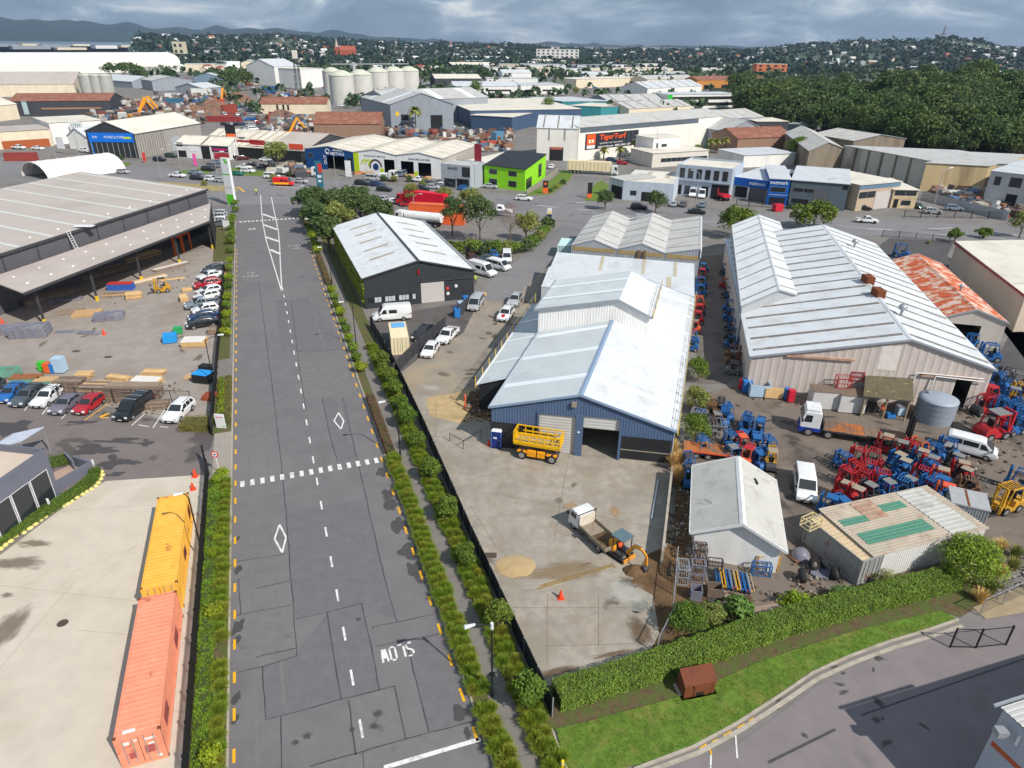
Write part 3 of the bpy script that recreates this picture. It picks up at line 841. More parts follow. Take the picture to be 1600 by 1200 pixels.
for(x,y),c,l in zip(((340,343),(341,349),(342,354),(341,338)),('silver','white','grey','silver'),('silver car second in the small bay by the tall sign','white car in the small bay by the tall sign','dark car nearest in the small bay by the tall sign','silver car farthest in the small bay by the tall sign')):
 car_at('suv',c,l,(x,y),190,'cars in the small bay by the tall pylon sign',True)
car_px('high_van','white','white high roof van parked in front of the charcoal shed',(583,501),(643,497))
car_px('suv','black','black car in shade behind the grey container wall',(652,536),(672,520))
car_px('hatch','white','white hatchback nose down beside the dark screen fence',(663,566),(682,540))
car_px('ute','white','white pickup truck behind the white hatchback at the screen fence',(687,543),(712,518))
car_px('minibus','silver','silver minivan parked beside the blue drums',(735,493),(752,468))
car_px('suv','white','white SUV with a red bonnet panel near the yellow rail',(780,511),(800,484))
car_px('suv','silver','silver SUV just beyond the red bonneted SUV',(797,486),(812,464))
v=[o for o in COL.objects if o.get('label','').startswith('white SUV with a red bonnet')][0]
mb=MB();mb.poly([(1.2,.28,1.09),(1.2,-.28,1.09),(2.05,-.28,.93),(2.05,.28,.93)]);mb.build('bonnet_panel',paint('panel_red',(200,30,40)),v)
car_px('high_van','white','white panel van with open side door behind the charcoal shed',(768,433),(738,425))
car_px('minibus','white','white minibus behind the open panel van',(793,424),(765,417))
car_px('cargo_van','white','small white van facing down the lane behind the charcoal shed',(792,414),(792,400))
car_at('hatch','maroon','maroon hatchback by the shrubs behind the charcoal shed',(738,408),-70)
car_at('sedan','slate','dark flat trailer car behind the white minibus',(762,408),5)
car_at('hatch','blue','blue car against the shrubs behind the white vans',(771,402),-80)
car_px('van','white','white people mover parked beside the grey roofed shed',(1259,792),(1252,742))
car_px('minibus','white','white minibus beside the packed forklifts',(1552,718),(1478,698))
WHT=mat('truck_white',(0.78,0.78,0.77),0.35,0.08,1.2,dirt=(0.45,0.42,0.38),dscale=1.0,damt=0.3,coat=.3)
def between(a,b):
 a=at(*a);b=at(*b);c=(a+b)/2
 return c,atan2(a.y-b.y,a.x-b.x),(a-b).length
c,rz,ln=between((1246,671),(1412,697))
t=thing('flatbed_truck','flatbed truck with white and blue cab and rusty deck','truck',(c.x,c.y,.02),rz)
BLU=paint('truck_blue',(32,66,160),.4)
H=ln/2
truck_cab(t,H-2.1,H,2.4,.6,1.75,3.0,WHT,BLU)
mb=MB();mb.box(H-1.9,H-.35,-1.05,1.05,3.0,3.35);mb.build('roof_fairing',WHT,t,bevel=.1)
mb=MB();mb.box(H-2.2,H+.02,-1.215,1.215,.62,1.1);mb.build('lower_cab',BLU,t,bevel=.04)
mb=MB();mb.box(-H,H-2.3,-.45,.45,.75,1.0);mb.build('chassis',M_DKGREY,t)
RUST=mat('rusty_deck',lin((172,104,58)),.85,.25,1.2,dirt=lin((110,96,86)),dscale=.5,damt=.9,stops=(.45,.55))
nb=12
RUST2=mat('worn_deck',lin((128,108,92)),.85,.25,1.2,dirt=lin((158,106,66)),dscale=.5,damt=.7,stops=(.54,.62))
for i in range(nb):
 x0=-H+(2*H-2.5)*i/nb;x1=-H+(2*H-2.5)*(i+1)/nb
 mb=MB();mb.box(x0+.015,x1-.015,-1.22,1.22,1.02,1.12+.006*(i%2));mb.build('deck_plank',RUST if i>5 else RUST2,t)
mb=MB();mb.box(H-2.5,H-2.4,-1.2,1.2,1.0,2.0);mb.build('headboard',M_DKGREY,t)
for s in(1,-1):
 mb=MB();mb.bar((-H,s*1.24,1.0),(H-2.5,s*1.24,1.0),.06,.16);mb.build('side_rail',M_DKGREY,t)
wheels_on(t,(H-1.0,H-3.1,-H+3.1,-H+1.7),1.22,.5,.32)
mb=MB()
for s in(-.5,.5):
 for i in range(9):
  mb.box(-H-.25,-H-.12,s-.42,s+.42,1.1+i*.33,1.32+i*.33)
 mb.bar((-H-.1,s-.44,1.0),(-H-.1,s-.44,4.0),.1);mb.bar((-H-.1,s+.44,1.0),(-H-.1,s+.44,4.0),.1)
mb.build('loading_ramp',M_BLACK,t)
c,rz,ln=between((906,829),(951,862))
c,rz,ln=between((900,815),(957,868))
t=thing('tipper_truck','small white tipper truck with soil on its tray in the concrete yard','truck',(c.x,c.y,.034),rz)
H=ln/2
truck_cab(t,H-1.45,H,1.8,.45,1.3,2.1,WHT,WHT,.3)
mb=MB();mb.box(-H,H-1.5,-.4,.4,.5,.7);mb.build('chassis',M_DKGREY,t)
DK=mat('worn_tray',lin((150,138,120)),.7,.2,2,dirt=lin((92,68,44)),dscale=.9,damt=.8)
W=.92;X0=-H;X1=H-1.62
mb=MB();mb.box(X0,X1,-W,W,.72,.8);mb.build('tray_floor',DK,t)
for s in(1,-1):
 mb=MB();mb.box(X0,X1,s*W-.03,s*W+.03,.72,1.12);mb.build('tray_side',DK,t)
mb=MB();mb.box(X0-.04,X0+.03,-W,W,.72,1.12);mb.build('tailgate',DK,t)
mb=MB();mb.box(X1-.02,X1+.05,-W,W,.72,1.85);mb.build('headboard',mat('headboard_white',lin((215,205,188)),.6,.1,1.5,dirt=lin((170,120,70)),dscale=1.6,damt=.6),t)
mb=MB()
mb.bar((X1,-W,1.0),(X1,-W,2.15),.06);mb.bar((X1,W,1.0),(X1,W,2.15),.06);mb.bar((X1,-W-.1,2.15),(X1,W+.1,2.15),.07)
mb.build('ladder_rack',M_DKGREY,t)
mb=MB();n=12
vs=[]
for i in range(n+1):
 for j in range(7):
  x=X0+.06+(X1-X0-.3)*.62*i/n;y=-W+.05+(2*W-.1)*j/6
  e=min(i/3,(n-i)/4,1)
  vs.append((x,y,.8+e*(.1+.12*abs(mnoise.noise(Vector((x*1.8,y*2,3))))+.05*R.random())))
mb.add(vs,[(i*7+j,i*7+j+1,(i+1)*7+j+1,(i+1)*7+j)for i in range(n)for j in range(6)]);mb.build('soil_load',M_DIRT,t)
wheels_on(t,(H-.75,-H+.95),.88,.36,.24)
for x,y in((H-1.9,W+.25),):
 mb=MB();mb.tube((x-.6,y,.7),(x-.3,y+.02,.7),.17,10);mb.build('spare_reel',M_BLACK,t)
YEL=paint('plant_orange',(238,158,38),.45,dirt=(.25,.2,.12),dscale=1.5,damt=.35)
c=at(968,868);c2=at(1005,893)
rz=atan2(c2.y-c.y,c2.x-c.x)
t=thing('mini_excavator','small orange excavator with grey canopy digging beside the tipper','excavator',(c.x,c.y,.034),rz)
for s in(1,-1):
 mb=MB();pts=[(-.95,.12),(-.85,.02),(.85,.02),(.95,.12),(.95,.3),(.82,.42),(-.82,.42),(-.95,.3)]
 mb.prism([(x,s*.62-.17,z)for x,z in pts],(0,.34,0));tr=mb.build('track',M_TYRE,t)
 for i in range(8):
  m2=MB();x=-.8+i*.23;m2.box(x,x+.1,s*.62-.19,s*.62+.19,.42,.445);m2.build('track_pad',M_DKGREY,tr)
mb=MB();mb.lathe([(0,.4),(.5,.4),(.5,.55),(0,.55)],14);mb.build('slew_ring',M_BLACK,t)
mb=MB()
n=14;pts=[(-.2+.95*cos(pi/2+pi*i/n),.72*sin(pi/2+pi*i/n))for i in range(n+1)]
mb.prism([(x,y,.55)for x,y in pts+[(-.2,-.72)][:0]],(0,0,.62));mb.build('counterweight',YEL,t,bevel=.08)
mb=MB();mb.box(-.25,.75,-.68,.68,.55,.68);mb.build('platform',M_DKGREY,t)
mb=MB();mb.box(-.2,.1,-.25,.25,.68,1.0);mb.box(-.28,-.16,-.25,.25,.9,1.45);mb.build('seat',M_BLACK,t)
mb=MB()
for x,y in((-.35,.6),(-.35,-.6),(.68,.6),(.68,-.6)):
 mb.bar((x,y,.68),(x,y,2.2),.06)
mb.build('canopy_post',M_BLACK,t)
mb=MB();mb.box(-.6,.85,-.7,.7,2.2,2.3);mb.build('canopy',paint('canopy_grey',(96,116,122),.5),t,bevel=.04)
for n_,pts,w in(('boom',[(.75,0,.75),(1.45,0,1.95),(2.15,0,2.05)],.22),('arm',[(2.1,0,2.1),(2.75,0,1.75),(2.9,0,.75)],.17)):
 mb=MB()
 for a,b in zip(pts,pts[1:]):
  mb.bar(a,b,w*.8,w*1.2)
 mb.build(n_,YEL,t,bevel=.03)
for a,b in(((.9,0,.7),(1.5,0,1.7)),((1.4,0,2.15),(2.3,0,2.35))):
 mb=MB();mb.tube(a,b,.05,8);mb.build('ram',M_STEEL,t)
mb=MB();P=[(2.85,.75),(3.05,.45),(2.95,.1),(2.6,.02),(2.35,.2),(2.5,.3),(2.7,.35),(2.72,.7)]
mb.prism([(x,-.32,z)for x,z in P],(0,.64,0));mb.build('bucket',M_DKGREY,t)
mb=MB();mb.box(1.0,1.12,-.75,.75,.1,.45);mb.bar((.7,.4,.3),(1.05,.4,.3),.1);mb.bar((.7,-.4,.3),(1.05,-.4,.3),.1);mb.build('dozer_blade',YEL,t)
EXC=t
def heap(name,c,rx,ry,h,m,label,seed=1,cat='heap'):
 mb=MB();n=18;rg=7
 vs=[]
 for k in range(rg+1):
  for i in range(n):
   a=2*pi*i/n;r=k/rg
   x=rx*r*cos(a)*(1+.18*mnoise.noise(Vector((cos(a)*2,sin(a)*2,seed))))
   y=ry*r*sin(a)*(1+.18*mnoise.noise(Vector((cos(a)*2,sin(a)*2,seed+9))))
   z=h*(1-r**1.6)+(.22*h*mnoise.noise(Vector((x*2.2,y*2.2,seed))))*(1-r**3)
   vs.append((x,y,max(z,0)if k<rg else-.05))
 mb.add(vs,[(k*n+i,k*n+(i+1)%n,(k+1)*n+(i+1)%n,(k+1)*n+i)for k in range(rg)for i in range(n)])
 o=mb.build(name,m,None,(c.x,c.y,.03));return tag(o,label,cat)
heap('soil_heap',at(992,893),1.1,.8,.6,M_DIRT,'heap of brown soil under the excavator bucket')
heap('sand_heap',at(806,885),1.9,1.5,.13,M_SAND,'low yellow sand heap on the concrete yard')
LY=paint('lift_yellow',(240,186,22),.45,dirt=(.3,.22,.08),dscale=1.5,damt=.3)
LO=paint('lift_amber',(238,160,26),.45)
c,rz,ln=between((812,706),(872,716))
c=c+Vector((-.1,-.45,0))
t=thing('scissor_lift','yellow scissor lift with railed platform in front of the blue warehouse','scissor lift',(c.x,c.y,.034),rz)
H=2.05;W=.78
mb=MB();mb.box(-H+.2,H-.2,-.5,.5,.42,.75);mb.build('chassis',M_DKGREY,t)
for s in(1,-1):
 for x0,x1 in((-.75,-.05),(.05,.85)):
  mb=MB();mb.box(x0,x1,s*.5 if s>0 else-.8,.8 if s>0 else-.5,.35,.95);mb.build('side_cabinet',LO,t,bevel=.05)
for x in(-1.35,1.25):
 for s in(1,-1):
  mb=MB();mb.box(x-.45,x+.45,s*.66-.2,s*.66+.2,.72,.82);mb.build('mudguard',LO,t)
wheels_on(t,(-1.4,1.3),.86,.42,.3)
for s in(.5,-.5):
 for k in range(3):
  mb=MB();z=.85+.16*k;mb.bar((-1.6,s,z),(1.6,s,z+.12),.06,.1);mb.bar((-1.6,s,z+.12),(1.6,s,z),.06,.1);mb.build('scissor_arm',M_DKGREY,t)
mb=MB();mb.box(-H,H,-W,W,1.42,1.56);mb.build('platform',LY,t)
mb=MB();mb.box(-H+.1,H-.1,-W+.1,W-.1,1.56,1.57);mb.build('platform_floor',mat('worn_floor',lin((160,146,120)),.8,.2,2),t)
for s in(1,-1):
 for z in(1.72,2.12,2.62):
  mb=MB();mb.bar((-H,s*W,z),(H,s*W,z),.1,.1 if z!=1.72 else .25);mb.build('guard_rail',LY,t)
 for i in range(7):
  x=-H+2*H*i/6;mb=MB();mb.bar((x,s*W,1.55),(x,s*W,2.62),.09);mb.build('rail_post',LY,t)
for x in(-H,H):
 for z in(1.72,2.12,2.62):
  mb=MB();mb.bar((x,-W,z),(x,W,z),.1,.1 if z!=1.72 else .25);mb.build('guard_rail',LY,t)
 mb=MB();mb.bar((x,0,1.55),(x,0,2.62),.055);mb.build('rail_post',LY,t)
mb=MB();mb.box(H-.5,H-.2,-W+.1,-W+.4,2.1,2.4);mb.build('control_box',M_BLACK,t)
mb=MB();mb.bar((H-.1,-.45,.3),(H+.25,-.45,1.5),.06);mb.bar((H-.1,-.15,.3),(H+.25,-.15,1.5),.06)
for i in range(4):mb.bar((H-.02+.08*i,-.45,.55+.28*i),(H-.02+.08*i,-.15,.55+.28*i),.04)
mb.build('ladder',M_DKGREY,t)
t.scale=(1.22,1.1,1.2)
c=at(777,697)
t=thing('portable_toilet','dark blue portable toilet with white roof by the blue warehouse','portable toilet',(c.x,c.y,.034),radians(-12))
NB=paint('toilet_blue',(26,52,122),.5)
mb=MB();mb.box(-.55,.55,-.55,.55,.08,2.1);mb.build('cabin',NB,t,bevel=.04)
mb=MB();mb.hexa([(-.6,-.6,2.1),(.6,-.6,2.1),(.6,.6,2.1),(-.6,.6,2.1)],[(-.45,-.45,2.32),(.45,-.45,2.32),(.45,.45,2.32),(-.45,.45,2.32)]);mb.build('roof',mat('toilet_roof',(.75,.76,.76),.5,.05,3),t,bevel=.03)
mb=MB();mb.box(-.4,.4,-.6,-.54,.15,1.95);d=mb.build('door',NB,t)
mb=MB();mb.box(-.3,.1,-.62,-.595,1.25,1.45);mb.build('door_sign',mat('toilet_roof',(.75,.76,.76)),d)
mb=MB();mb.box(.28,.34,-.63,-.6,1.0,1.15);mb.build('handle',M_STEEL,d)
for s in(1,-1):
 mb=MB();mb.box(s*.52-.05,s*.52+.05,-.62,-.54,.08,2.1);mb.build('corner_trim',paint('trim_blue',(80,110,180)),t)
mb=MB();mb.box(-.6,.6,-.6,.6,0,.08);mb.build('skid_base',M_BLACK,t)
def cone_meshes():
 a=MB();a.lathe([(.19,.04),(.06,.72),(.04,.76),(0,.76)],10)
 b=MB();b.box(-.24,.24,-.24,.24,0,.045)
 s=MB();s.lathe([(.148,.26),(.105,.44)],10);s2=MB();s2.lathe([(.085,.54),(.07,.62)],10)
 OR=paint('cone_orange',(236,74,40),.6)
 return a.mesh('cone_body',OR),b.mesh('base',OR),s.mesh('reflective_band',mat('cone_white',(.8,.8,.8),.5))
_cone=cone_meshes()
def cone(p,label,sc=1.0,z=.034,group='traffic cones'):
 c=at(*p);t=thing('traffic_cone',label,'traffic cone',(c.x,c.y,z),R.random()*3,group);t.scale=(sc,)*3
 link('cone_body',_cone[0],t);link('base',_cone[1],t);link('reflective_band',_cone[2],t)
cone((876,935),'orange traffic cone alone beside the trench in the concrete yard',1.1)
cone((764,696),'orange traffic cone beside the portable toilet',1.0)
cone((163,523),'orange traffic cone alone on the timber yard tarseal',1.2,.026)
cone((305,745),'orange and white cone just beyond the yellow container, nearer the gate',1.2)
cone((302,765),'orange cone touching the far end of the yellow container',1.1)
cone((4,505),'orange cone beside the wrapped panels at the shed',1.1,.026)
def container(name,label,a,b,w,h,m,z0=.034,ends='doors',group=None,marks=None,rusty=None,cap=True,L=None,doorend=-1):
 """a corrugated container whose long bottom edge runs from a to b (plan), body to the west of it"""
 a=v2(a);b=v2(b);d=(b-a);L=L or d.length;x=d.normalized();y=Vector((-x.y,x.x,0))
 rz=atan2(x.y,x.x);c=a+x*L/2+y*w/2
 t=thing(name,label,'container',(c.x,c.y,z0),rz,group)
 X=L/2;Y=w/2
 for s in(1,-1):
  mb=MB()
  if s>0:mb.corr((X-.1,Y-.04,.15),(-X+.1,Y-.04,.15),(-X+.1,Y-.04,h-.1),(X-.1,Y-.04,h-.1),.28,.035)
  else:mb.corr((-X+.1,-Y+.04,.15),(X-.1,-Y+.04,.15),(X-.1,-Y+.04,h-.1),(-X+.1,-Y+.04,h-.1),.28,.035)
  mb.build('side_panel',m,t)
 mb=MB();mb.corr((-X+.1,-Y+.05,h-.05),(X-.1,-Y+.05,h-.05),(X-.1,Y-.05,h-.05),(-X+.1,Y-.05,h-.05),.4,.018);mb.build('roof',m,t)
 mb=MB();mb.box(-X+.05,X-.05,-Y+.05,Y-.05,.02,.16);mb.build('floor_frame',M_DKGREY,t)
 fr=MB()
 for sx in(1,-1):
  for sy in(1,-1):
   fr.box(sx*X-.07,sx*X+.07,sy*Y-.06,sy*Y+.06,0,h)
 for sy in(1,-1):
  fr.bar((-X,sy*Y,h-.06),(X,sy*Y,h-.06),.09,.11);fr.bar((-X,sy*Y,.09),(X,sy*Y,.09),.1,.15)
 for sx in(1,-1):
  fr.bar((sx*X,-Y,h-.06),(sx*X,Y,h-.06),.12,.12);fr.bar((sx*X,-Y,.1),(sx*X,Y,.1),.12,.16)
 fr.build('corner_frame',m,t)
 for sx in(1,-1)if rusty else():
  for sy in(1,-1):
   for z in(.06,h-.05):
    cc=MB();cc.box(sx*(X-.06)-.09,sx*(X-.06)+.11,sy*Y-.09,sy*Y+.09,z-.07,z+.08);cc.build('corner_casting',rusty,t)
 e=doorend*X
 for s in(1,-1):
  mb=MB();mb.box(e-.03,e+.03,min(s*.02,s*(Y-.06)),max(s*.02,s*(Y-.06)),.18,h-.13);dr=mb.build('door',m,t)
  for k in(.28,.72):
   r2=MB();yy=s*(Y-.06)*k;r2.tube((e+doorend*.07,yy,.15),(e+doorend*.07,yy,h-.1),.025,6);r2.build('lock_rod',M_STEEL,dr)
 mb=MB()
 e=-e
 if doorend<0:mb.corr((e,-Y+.06,.18),(e,Y-.06,.18),(e,Y-.06,h-.12),(e,-Y+.06,h-.12),.28,.035)
 else:mb.corr((e,Y-.06,.18),(e,-Y+.06,.18),(e,-Y+.06,h-.12),(e,Y-.06,h-.12),.28,.035)
 mb.build('end_panel',m,t)
 return t,X,Y,rz
RUSTC=mat('rusty_casting',lin((120,66,40)),.9,.3,5)
CY1=paint('container_yellow',(240,180,72),.55,.12,scale=.9,dirt2=lin((246,204,130)),dirt=lin((170,90,50)),dscale=.55,damt=.75,stops=(.6,.66))
CO1=paint('container_salmon',(238,150,118),.55,.11,scale=.9,dirt2=lin((246,178,148)),dirt=lin((160,76,56)),dscale=.6,damt=.7,stops=(.61,.67))
t,X,Y,_=container('shipping_container','yellow shipping container end to end with the salmon one',rd(19.7,-18.85),rd(31.9,-18.75),2.44,2.6,CY1,rusty=RUSTC,group='containers on the pale concrete pad',L=12.19)
mb=MB();mb.poly([(4.2,-Y-.012,.9),(5.4,-Y-.012,.9),(5.2,-Y-.012,2.1),(4.3,-Y-.012,1.9)]);mb.build('rust_patch',paint('rust_maroon',(140,62,62),.8),t)
mb=MB();mb.poly([(-1.5,-Y-.012,.8),(-.2,-Y-.012,.7),(-.1,-Y-.012,1.5),(-1.3,-Y-.012,1.7)]);mb.build('rust_patch',paint('rust_maroon',(140,62,62),.8),t)
t,X,Y,_=container('shipping_container','salmon orange shipping container nearest on the pale concrete pad',rd(6.5,-18.9),rd(18.7,-18.85),2.44,2.6,CO1,rusty=RUSTC,group='containers on the pale concrete pad',L=12.19)
for x0,x1,z0,z1 in((2.2,3.6,.5,1.5),(-4.6,-3.2,.9,1.8)):
 mb=MB();mb.box(x0,x1,-Y-.02,-Y+.02,z0,z1);mb.build('repainted_patch',paint('patch_maroon',(176,92,86),.7),t)
WM=mat('stencil_white',(.8,.78,.75),.6)
for y0,y1,z0,z1,mm in((.5,.85,1.95,2.2,WM),(-.3,-.9,2.0,2.15,WM),(-.45,-.8,1.55,1.7,WM),(-.2,-.75,.85,1.5,paint('patch_maroon',(176,92,86),.7)),(.3,.7,.7,1.2,paint('patch_maroon',(176,92,86),.7)),(-.75,-1.0,.3,.5,WM),(.05,.25,2.1,2.25,WM)):
 mb=MB();mb.box(-X-.05,-X-.035,min(y0,y1),max(y0,y1),z0,z1);mb.build('door_marking',mm,t)
mb=MB();mb.box(-X+.25,-X+.5,.1,.8,2.6,2.612);mb.build('roof_marking',WM,t)
CC1=paint('container_cream',(232,216,178),.55,.06,scale=1.0,dirt=lin((150,130,96)),dscale=.6,damt=.4,stops=(.6,.75))
t,X,Y,_=container('shipping_container','cream shipping container with a blue roof panel by the charcoal shed',at(640,553),at(633,520),2.44,2.6,CC1,z0=.026,L=6.06)
mb=MB();mb.box(X-2.2,X-.3,-1.0,.9,h0:=2.58,h0+.05);mb.build('roof_panel',paint('roof_panel_blue',(108,172,222),.5),t)
PB=paint('container_pale',(196,222,218),.55,.07,scale=1.0)
t,X,Y,_=container('shipping_container','pale mint shipping container beside the grey three gabled factory',at(889,404),at(903,374),2.44,2.6,PB,z0=.03,L=6.06,group=None)
# buildings
def zat(P,px,py):
 """height above the plan point P at which the sight line px, py passes"""
 d=ray(px,py)
 return CAM_H+d.z*hypot(P[0],P[1])/hypot(d.x,d.y)
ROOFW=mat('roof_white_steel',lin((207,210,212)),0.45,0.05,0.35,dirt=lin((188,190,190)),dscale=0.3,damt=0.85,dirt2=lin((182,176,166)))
ROOFB=mat('roof_white_steel_shaded',lin((196,202,203)),0.42,0.05,0.35,dirt=lin((180,186,188)),dscale=0.22,damt=0.6,dirt2=lin((168,176,179)))  # white roof copy with the shade of sun-averted slopes in its colour
ROOFG=mat('roof_grey_steel',lin((192,190,186)),0.6,0.07,0.3,dirt=lin((160,156,150)),dscale=0.25,damt=0.6)
ROOFT=mat('roof_taupe_steel',lin((190,178,168)),0.6,0.05,0.2,dirt=lin((174,162,152)),dscale=0.08,damt=0.6)
ROOFC=mat('roof_cream_steel',lin((226,218,202)),0.6,0.06,0.3,dirt=lin((196,186,168)),dscale=0.12,damt=0.6)
ROOFP=mat('roof_pale_old',lin((192,190,182)),0.7,0.08,0.4,streak=(1,1,1),dirt=lin((158,154,148)),dscale=0.55,damt=0.75,stops=(.54,.68))
RUSTR=mat('roof_rusted',lin((196,98,62)),0.85,0.18,0.8,dirt=lin((216,196,180)),dscale=0.7,damt=0.9,stops=(.48,.56))
BROWNR=mat('roof_brown',lin((142,92,74)),0.85,0.2,0.5,dirt=lin((170,140,120)),dscale=0.4,damt=0.6)
SKYL=mat('skylight_dull',lin((122,115,106)),0.35,0.15,1.0,dirt=lin((190,184,176)),dscale=1.2,damt=0.5)
SKYP=mat('skylight_pale',lin((238,243,244)),0.3,0.04,0.8)
SKYT=mat('skylight_tan',lin((190,178,152)),0.5,0.1,1.0)
TRIM=mat('trim_grey',lin((150,156,162)),0.5,0.08,1.0)
DARKIN=mat('opening_shade',(0.02,0.02,0.022),0.9,0.2,1.0)  # flat near-black colour painting the shade inside openings
def wallm(rgb,dirt=.35,**k):
 nm='wall_%d_%d_%d'%tuple(rgb)
 d=[c*.72 for c in lin(rgb)]
 return mat(nm,lin(rgb),0.75,0.08,0.5,dirt=tuple(d),dscale=0.35,damt=dirt,streak=(1,1,.35),**k)
class Bld:
 """frame of a building: u along the front, v back, z up, local to the front corner A"""
 def __init__(s,name,label,A,B,D,cat='building',group=None):
  A=v2(A);B=v2(B);D=v2(D)
  s.A=A;s.ex=(B-A).normalized();s.W=(B-A).length
  s.ey=D.normalized();s.L=D.length
  s.t=thing(name,label,cat,(A.x,A.y,0),0,group)
  nF=Vector((s.ex.y,-s.ex.x,0))
  if nF.dot(s.ey)>0:nF=-nF
  s.nF=nF
  nL=Vector((s.ey.y,-s.ey.x,0))
  if nL.dot(s.ex)>0:nL=-nL
  s.nL=nL
 def p(s,u,v,z):
  return s.ex*u+s.ey*v+Vector((0,0,z))
 def face(s,w):
  """origin, direction, outward normal, length of a wall: front back left right (as seen from the front)"""
  if w=='f':return s.p(0,0,0),s.ex,s.nF,s.W
  if w=='b':return s.p(0,s.L,0),s.ex,-s.nF,s.W
  if w=='l':return s.p(0,0,0),s.ey,s.nL,s.L
  return s.p(s.W,0,0),s.ey,-s.nL,s.L
 def panel(s,w,name,u0,u1,z0,z1,m,out=.04,parent=None,back=0.0):
  o,d,n,L=s.face(w)
  a=o+d*u0-n*back;b=o+d*u1-n*back
  mb=MB();q=n*(out+back)
  mb.hexa([a+Vector((0,0,z0)),b+Vector((0,0,z0)),b+q+Vector((0,0,z0)),a+q+Vector((0,0,z0))],[a+Vector((0,0,z1)),b+Vector((0,0,z1)),b+q+Vector((0,0,z1)),a+q+Vector((0,0,z1))])
  return mb.build(name,m,parent or s.t)
 def text(s,w,txt,u,z,size,m,out=.06,fit=None,bold=.0,vertical=False,parent=None):
  o,d,n,L=s.face(w)
  xd=Vector((-n.y,n.x,0))
  up=Vector((0,0,1))
  if vertical:xd,up=up,-xd
  return lettering(txt,size,m,parent or s.t,o+d*u+n*out+Vector((0,0,z)),xd,up,bold=bold,fit=fit)
 def window(s,w,u0,u1,z0,z1,panes=1,frame=None,glass=None):
  f=s.panel(w,'window',u0,u1,z0,z1,frame or M_STEEL,.03)
  k=(u1-u0)/panes
  for i in range(panes):
   s.panel(w,'pane',u0+k*i+.05,u0+k*(i+1)-.05,z0+.06,z1-.06,glass or M_GLASS,.045,parent=f)
  return f
 def roller(s,w,u0,u1,z0,z1,m,back=.12,slat=.33):
  o,d,n,L=s.face(w)
  mb=MB()
  k=max(2,int((z1-z0)/slat))
  vs=[]
  for i in range(k+1):
   for t,q in((0,0),(.45,.03)):
    z=z0+(z1-z0)*min(1,(i+t)/k)
    vs+=[o+d*u0-n*(back-q)+Vector((0,0,z)),o+d*u1-n*(back-q)+Vector((0,0,z))]
  mb.add(vs,[(2*i,2*i+1,2*i+3,2*i+2)for i in range(2*k+1)])
  return mb.build('roller_door',m,s.t)
def gable(name,label,A,B,D,zA,zB,zR,wm,rm,rf=.5,near=False,over=.3,holes={},cat='building',sky=None,skym=None,trim=None,pitch=.3,group=None,ribwall=0,gut=True,roofm2=None,skyw=.5,skyf=(.03,.97),plate=None):
 b=Bld(name,label,A,B,D,cat,group)
 b.zA,b.zB,b.zR,b.rf=zA,zB,zR,rf
 ur=b.W*rf
 def htop(u):
  return zA+(zR-zA)*u/ur if u<=ur else zB+(zR-zB)*(b.W-u)/(b.W-ur)
 b.htop=htop
 for w,h,ex in(('f',htop,(ur,)),('b',htop,(ur,)),('l',lambda u:zA,()),('r',lambda u:zB,())):
  o,d,n,L=b.face(w)
  mb=MB();mb.wall(o,d,n,L,h,holes.get(w,()),ribwall if near else 0,.03,0.0,ex)
  mb.build('wall',wm[w]if isinstance(wm,dict)else wm,b.t)
 lift=.06
 sA=(zR-zA)/ur;sB=(zR-zB)/(b.W-ur)
 b.slopes=[]
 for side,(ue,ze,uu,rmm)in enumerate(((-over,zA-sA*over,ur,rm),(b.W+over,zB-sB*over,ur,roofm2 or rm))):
  v0,v1=-over,b.L+over
  a=b.p(ue,v0,ze+lift);bb=b.p(ue,v1,ze+lift);c=b.p(ur,v1,zR+lift);d=b.p(ur,v0,zR+lift)
  mb=MB()
  if near:
   if(bb-a).cross(d-a).z>0:mb.corr(a,bb,c,d,pitch,.035)
   else:mb.corr(bb,a,d,c,pitch,.035)
  else:
   dz=Vector((0,0,.12));mb.hexa([a-dz,bb-dz,c-dz,d-dz],[a,bb,c,d])
  ro=mb.build('roof',rmm,b.t)
  b.slopes.append((a,bb,c,d,ro))
  if sky:
   for k in sky if not isinstance(sky,int)else[(i+.5)/sky for i in range(sky)]:
    h=skyw/2/(b.L+2*over)
    q=Vector((0,0,.06))
    e0,e1=a.lerp(bb,k-h),a.lerp(bb,k+h);r0,r1=d.lerp(c,k-h),d.lerp(c,k+h)
    f0,f1=skyf
    mb=MB();mb.hexa([e0.lerp(r0,f0),e1.lerp(r1,f0),e1.lerp(r1,f1),e0.lerp(r0,f1)],[e0.lerp(r0,f0)+q,e1.lerp(r1,f0)+q,e1.lerp(r1,f1)+q,e0.lerp(r0,f1)+q])
    mb.build('skylight',skym or SKYL,ro)
  if gut:
   mb=MB();mb.bar(a+Vector((0,0,-.08))+(a-d)*0,bb+Vector((0,0,-.08)),.16,.16);mb.build('gutter',trim or TRIM,b.t)
   for q0,q1 in((a,d),(bb,c)):
    mb=MB();mb.bar(q0+Vector((0,0,-.02)),q1+Vector((0,0,-.02)),.1,.24);mb.build('barge_board',trim or TRIM,b.t)
 mb=MB();q=b.p(ur,-over,zR+lift+.05);q1=b.p(ur,b.L+over,zR+lift+.05)
 x=b.ex*.28
 mb.quad(q-x-Vector((0,0,sA*.28)),q,q1,q1-x-Vector((0,0,sA*.28)));mb.quad(q,q+x-Vector((0,0,sB*.28)),q1+x-Vector((0,0,sB*.28)),q1)
 mb.build('ridge_cap',trim or rm,b.t)
 return b
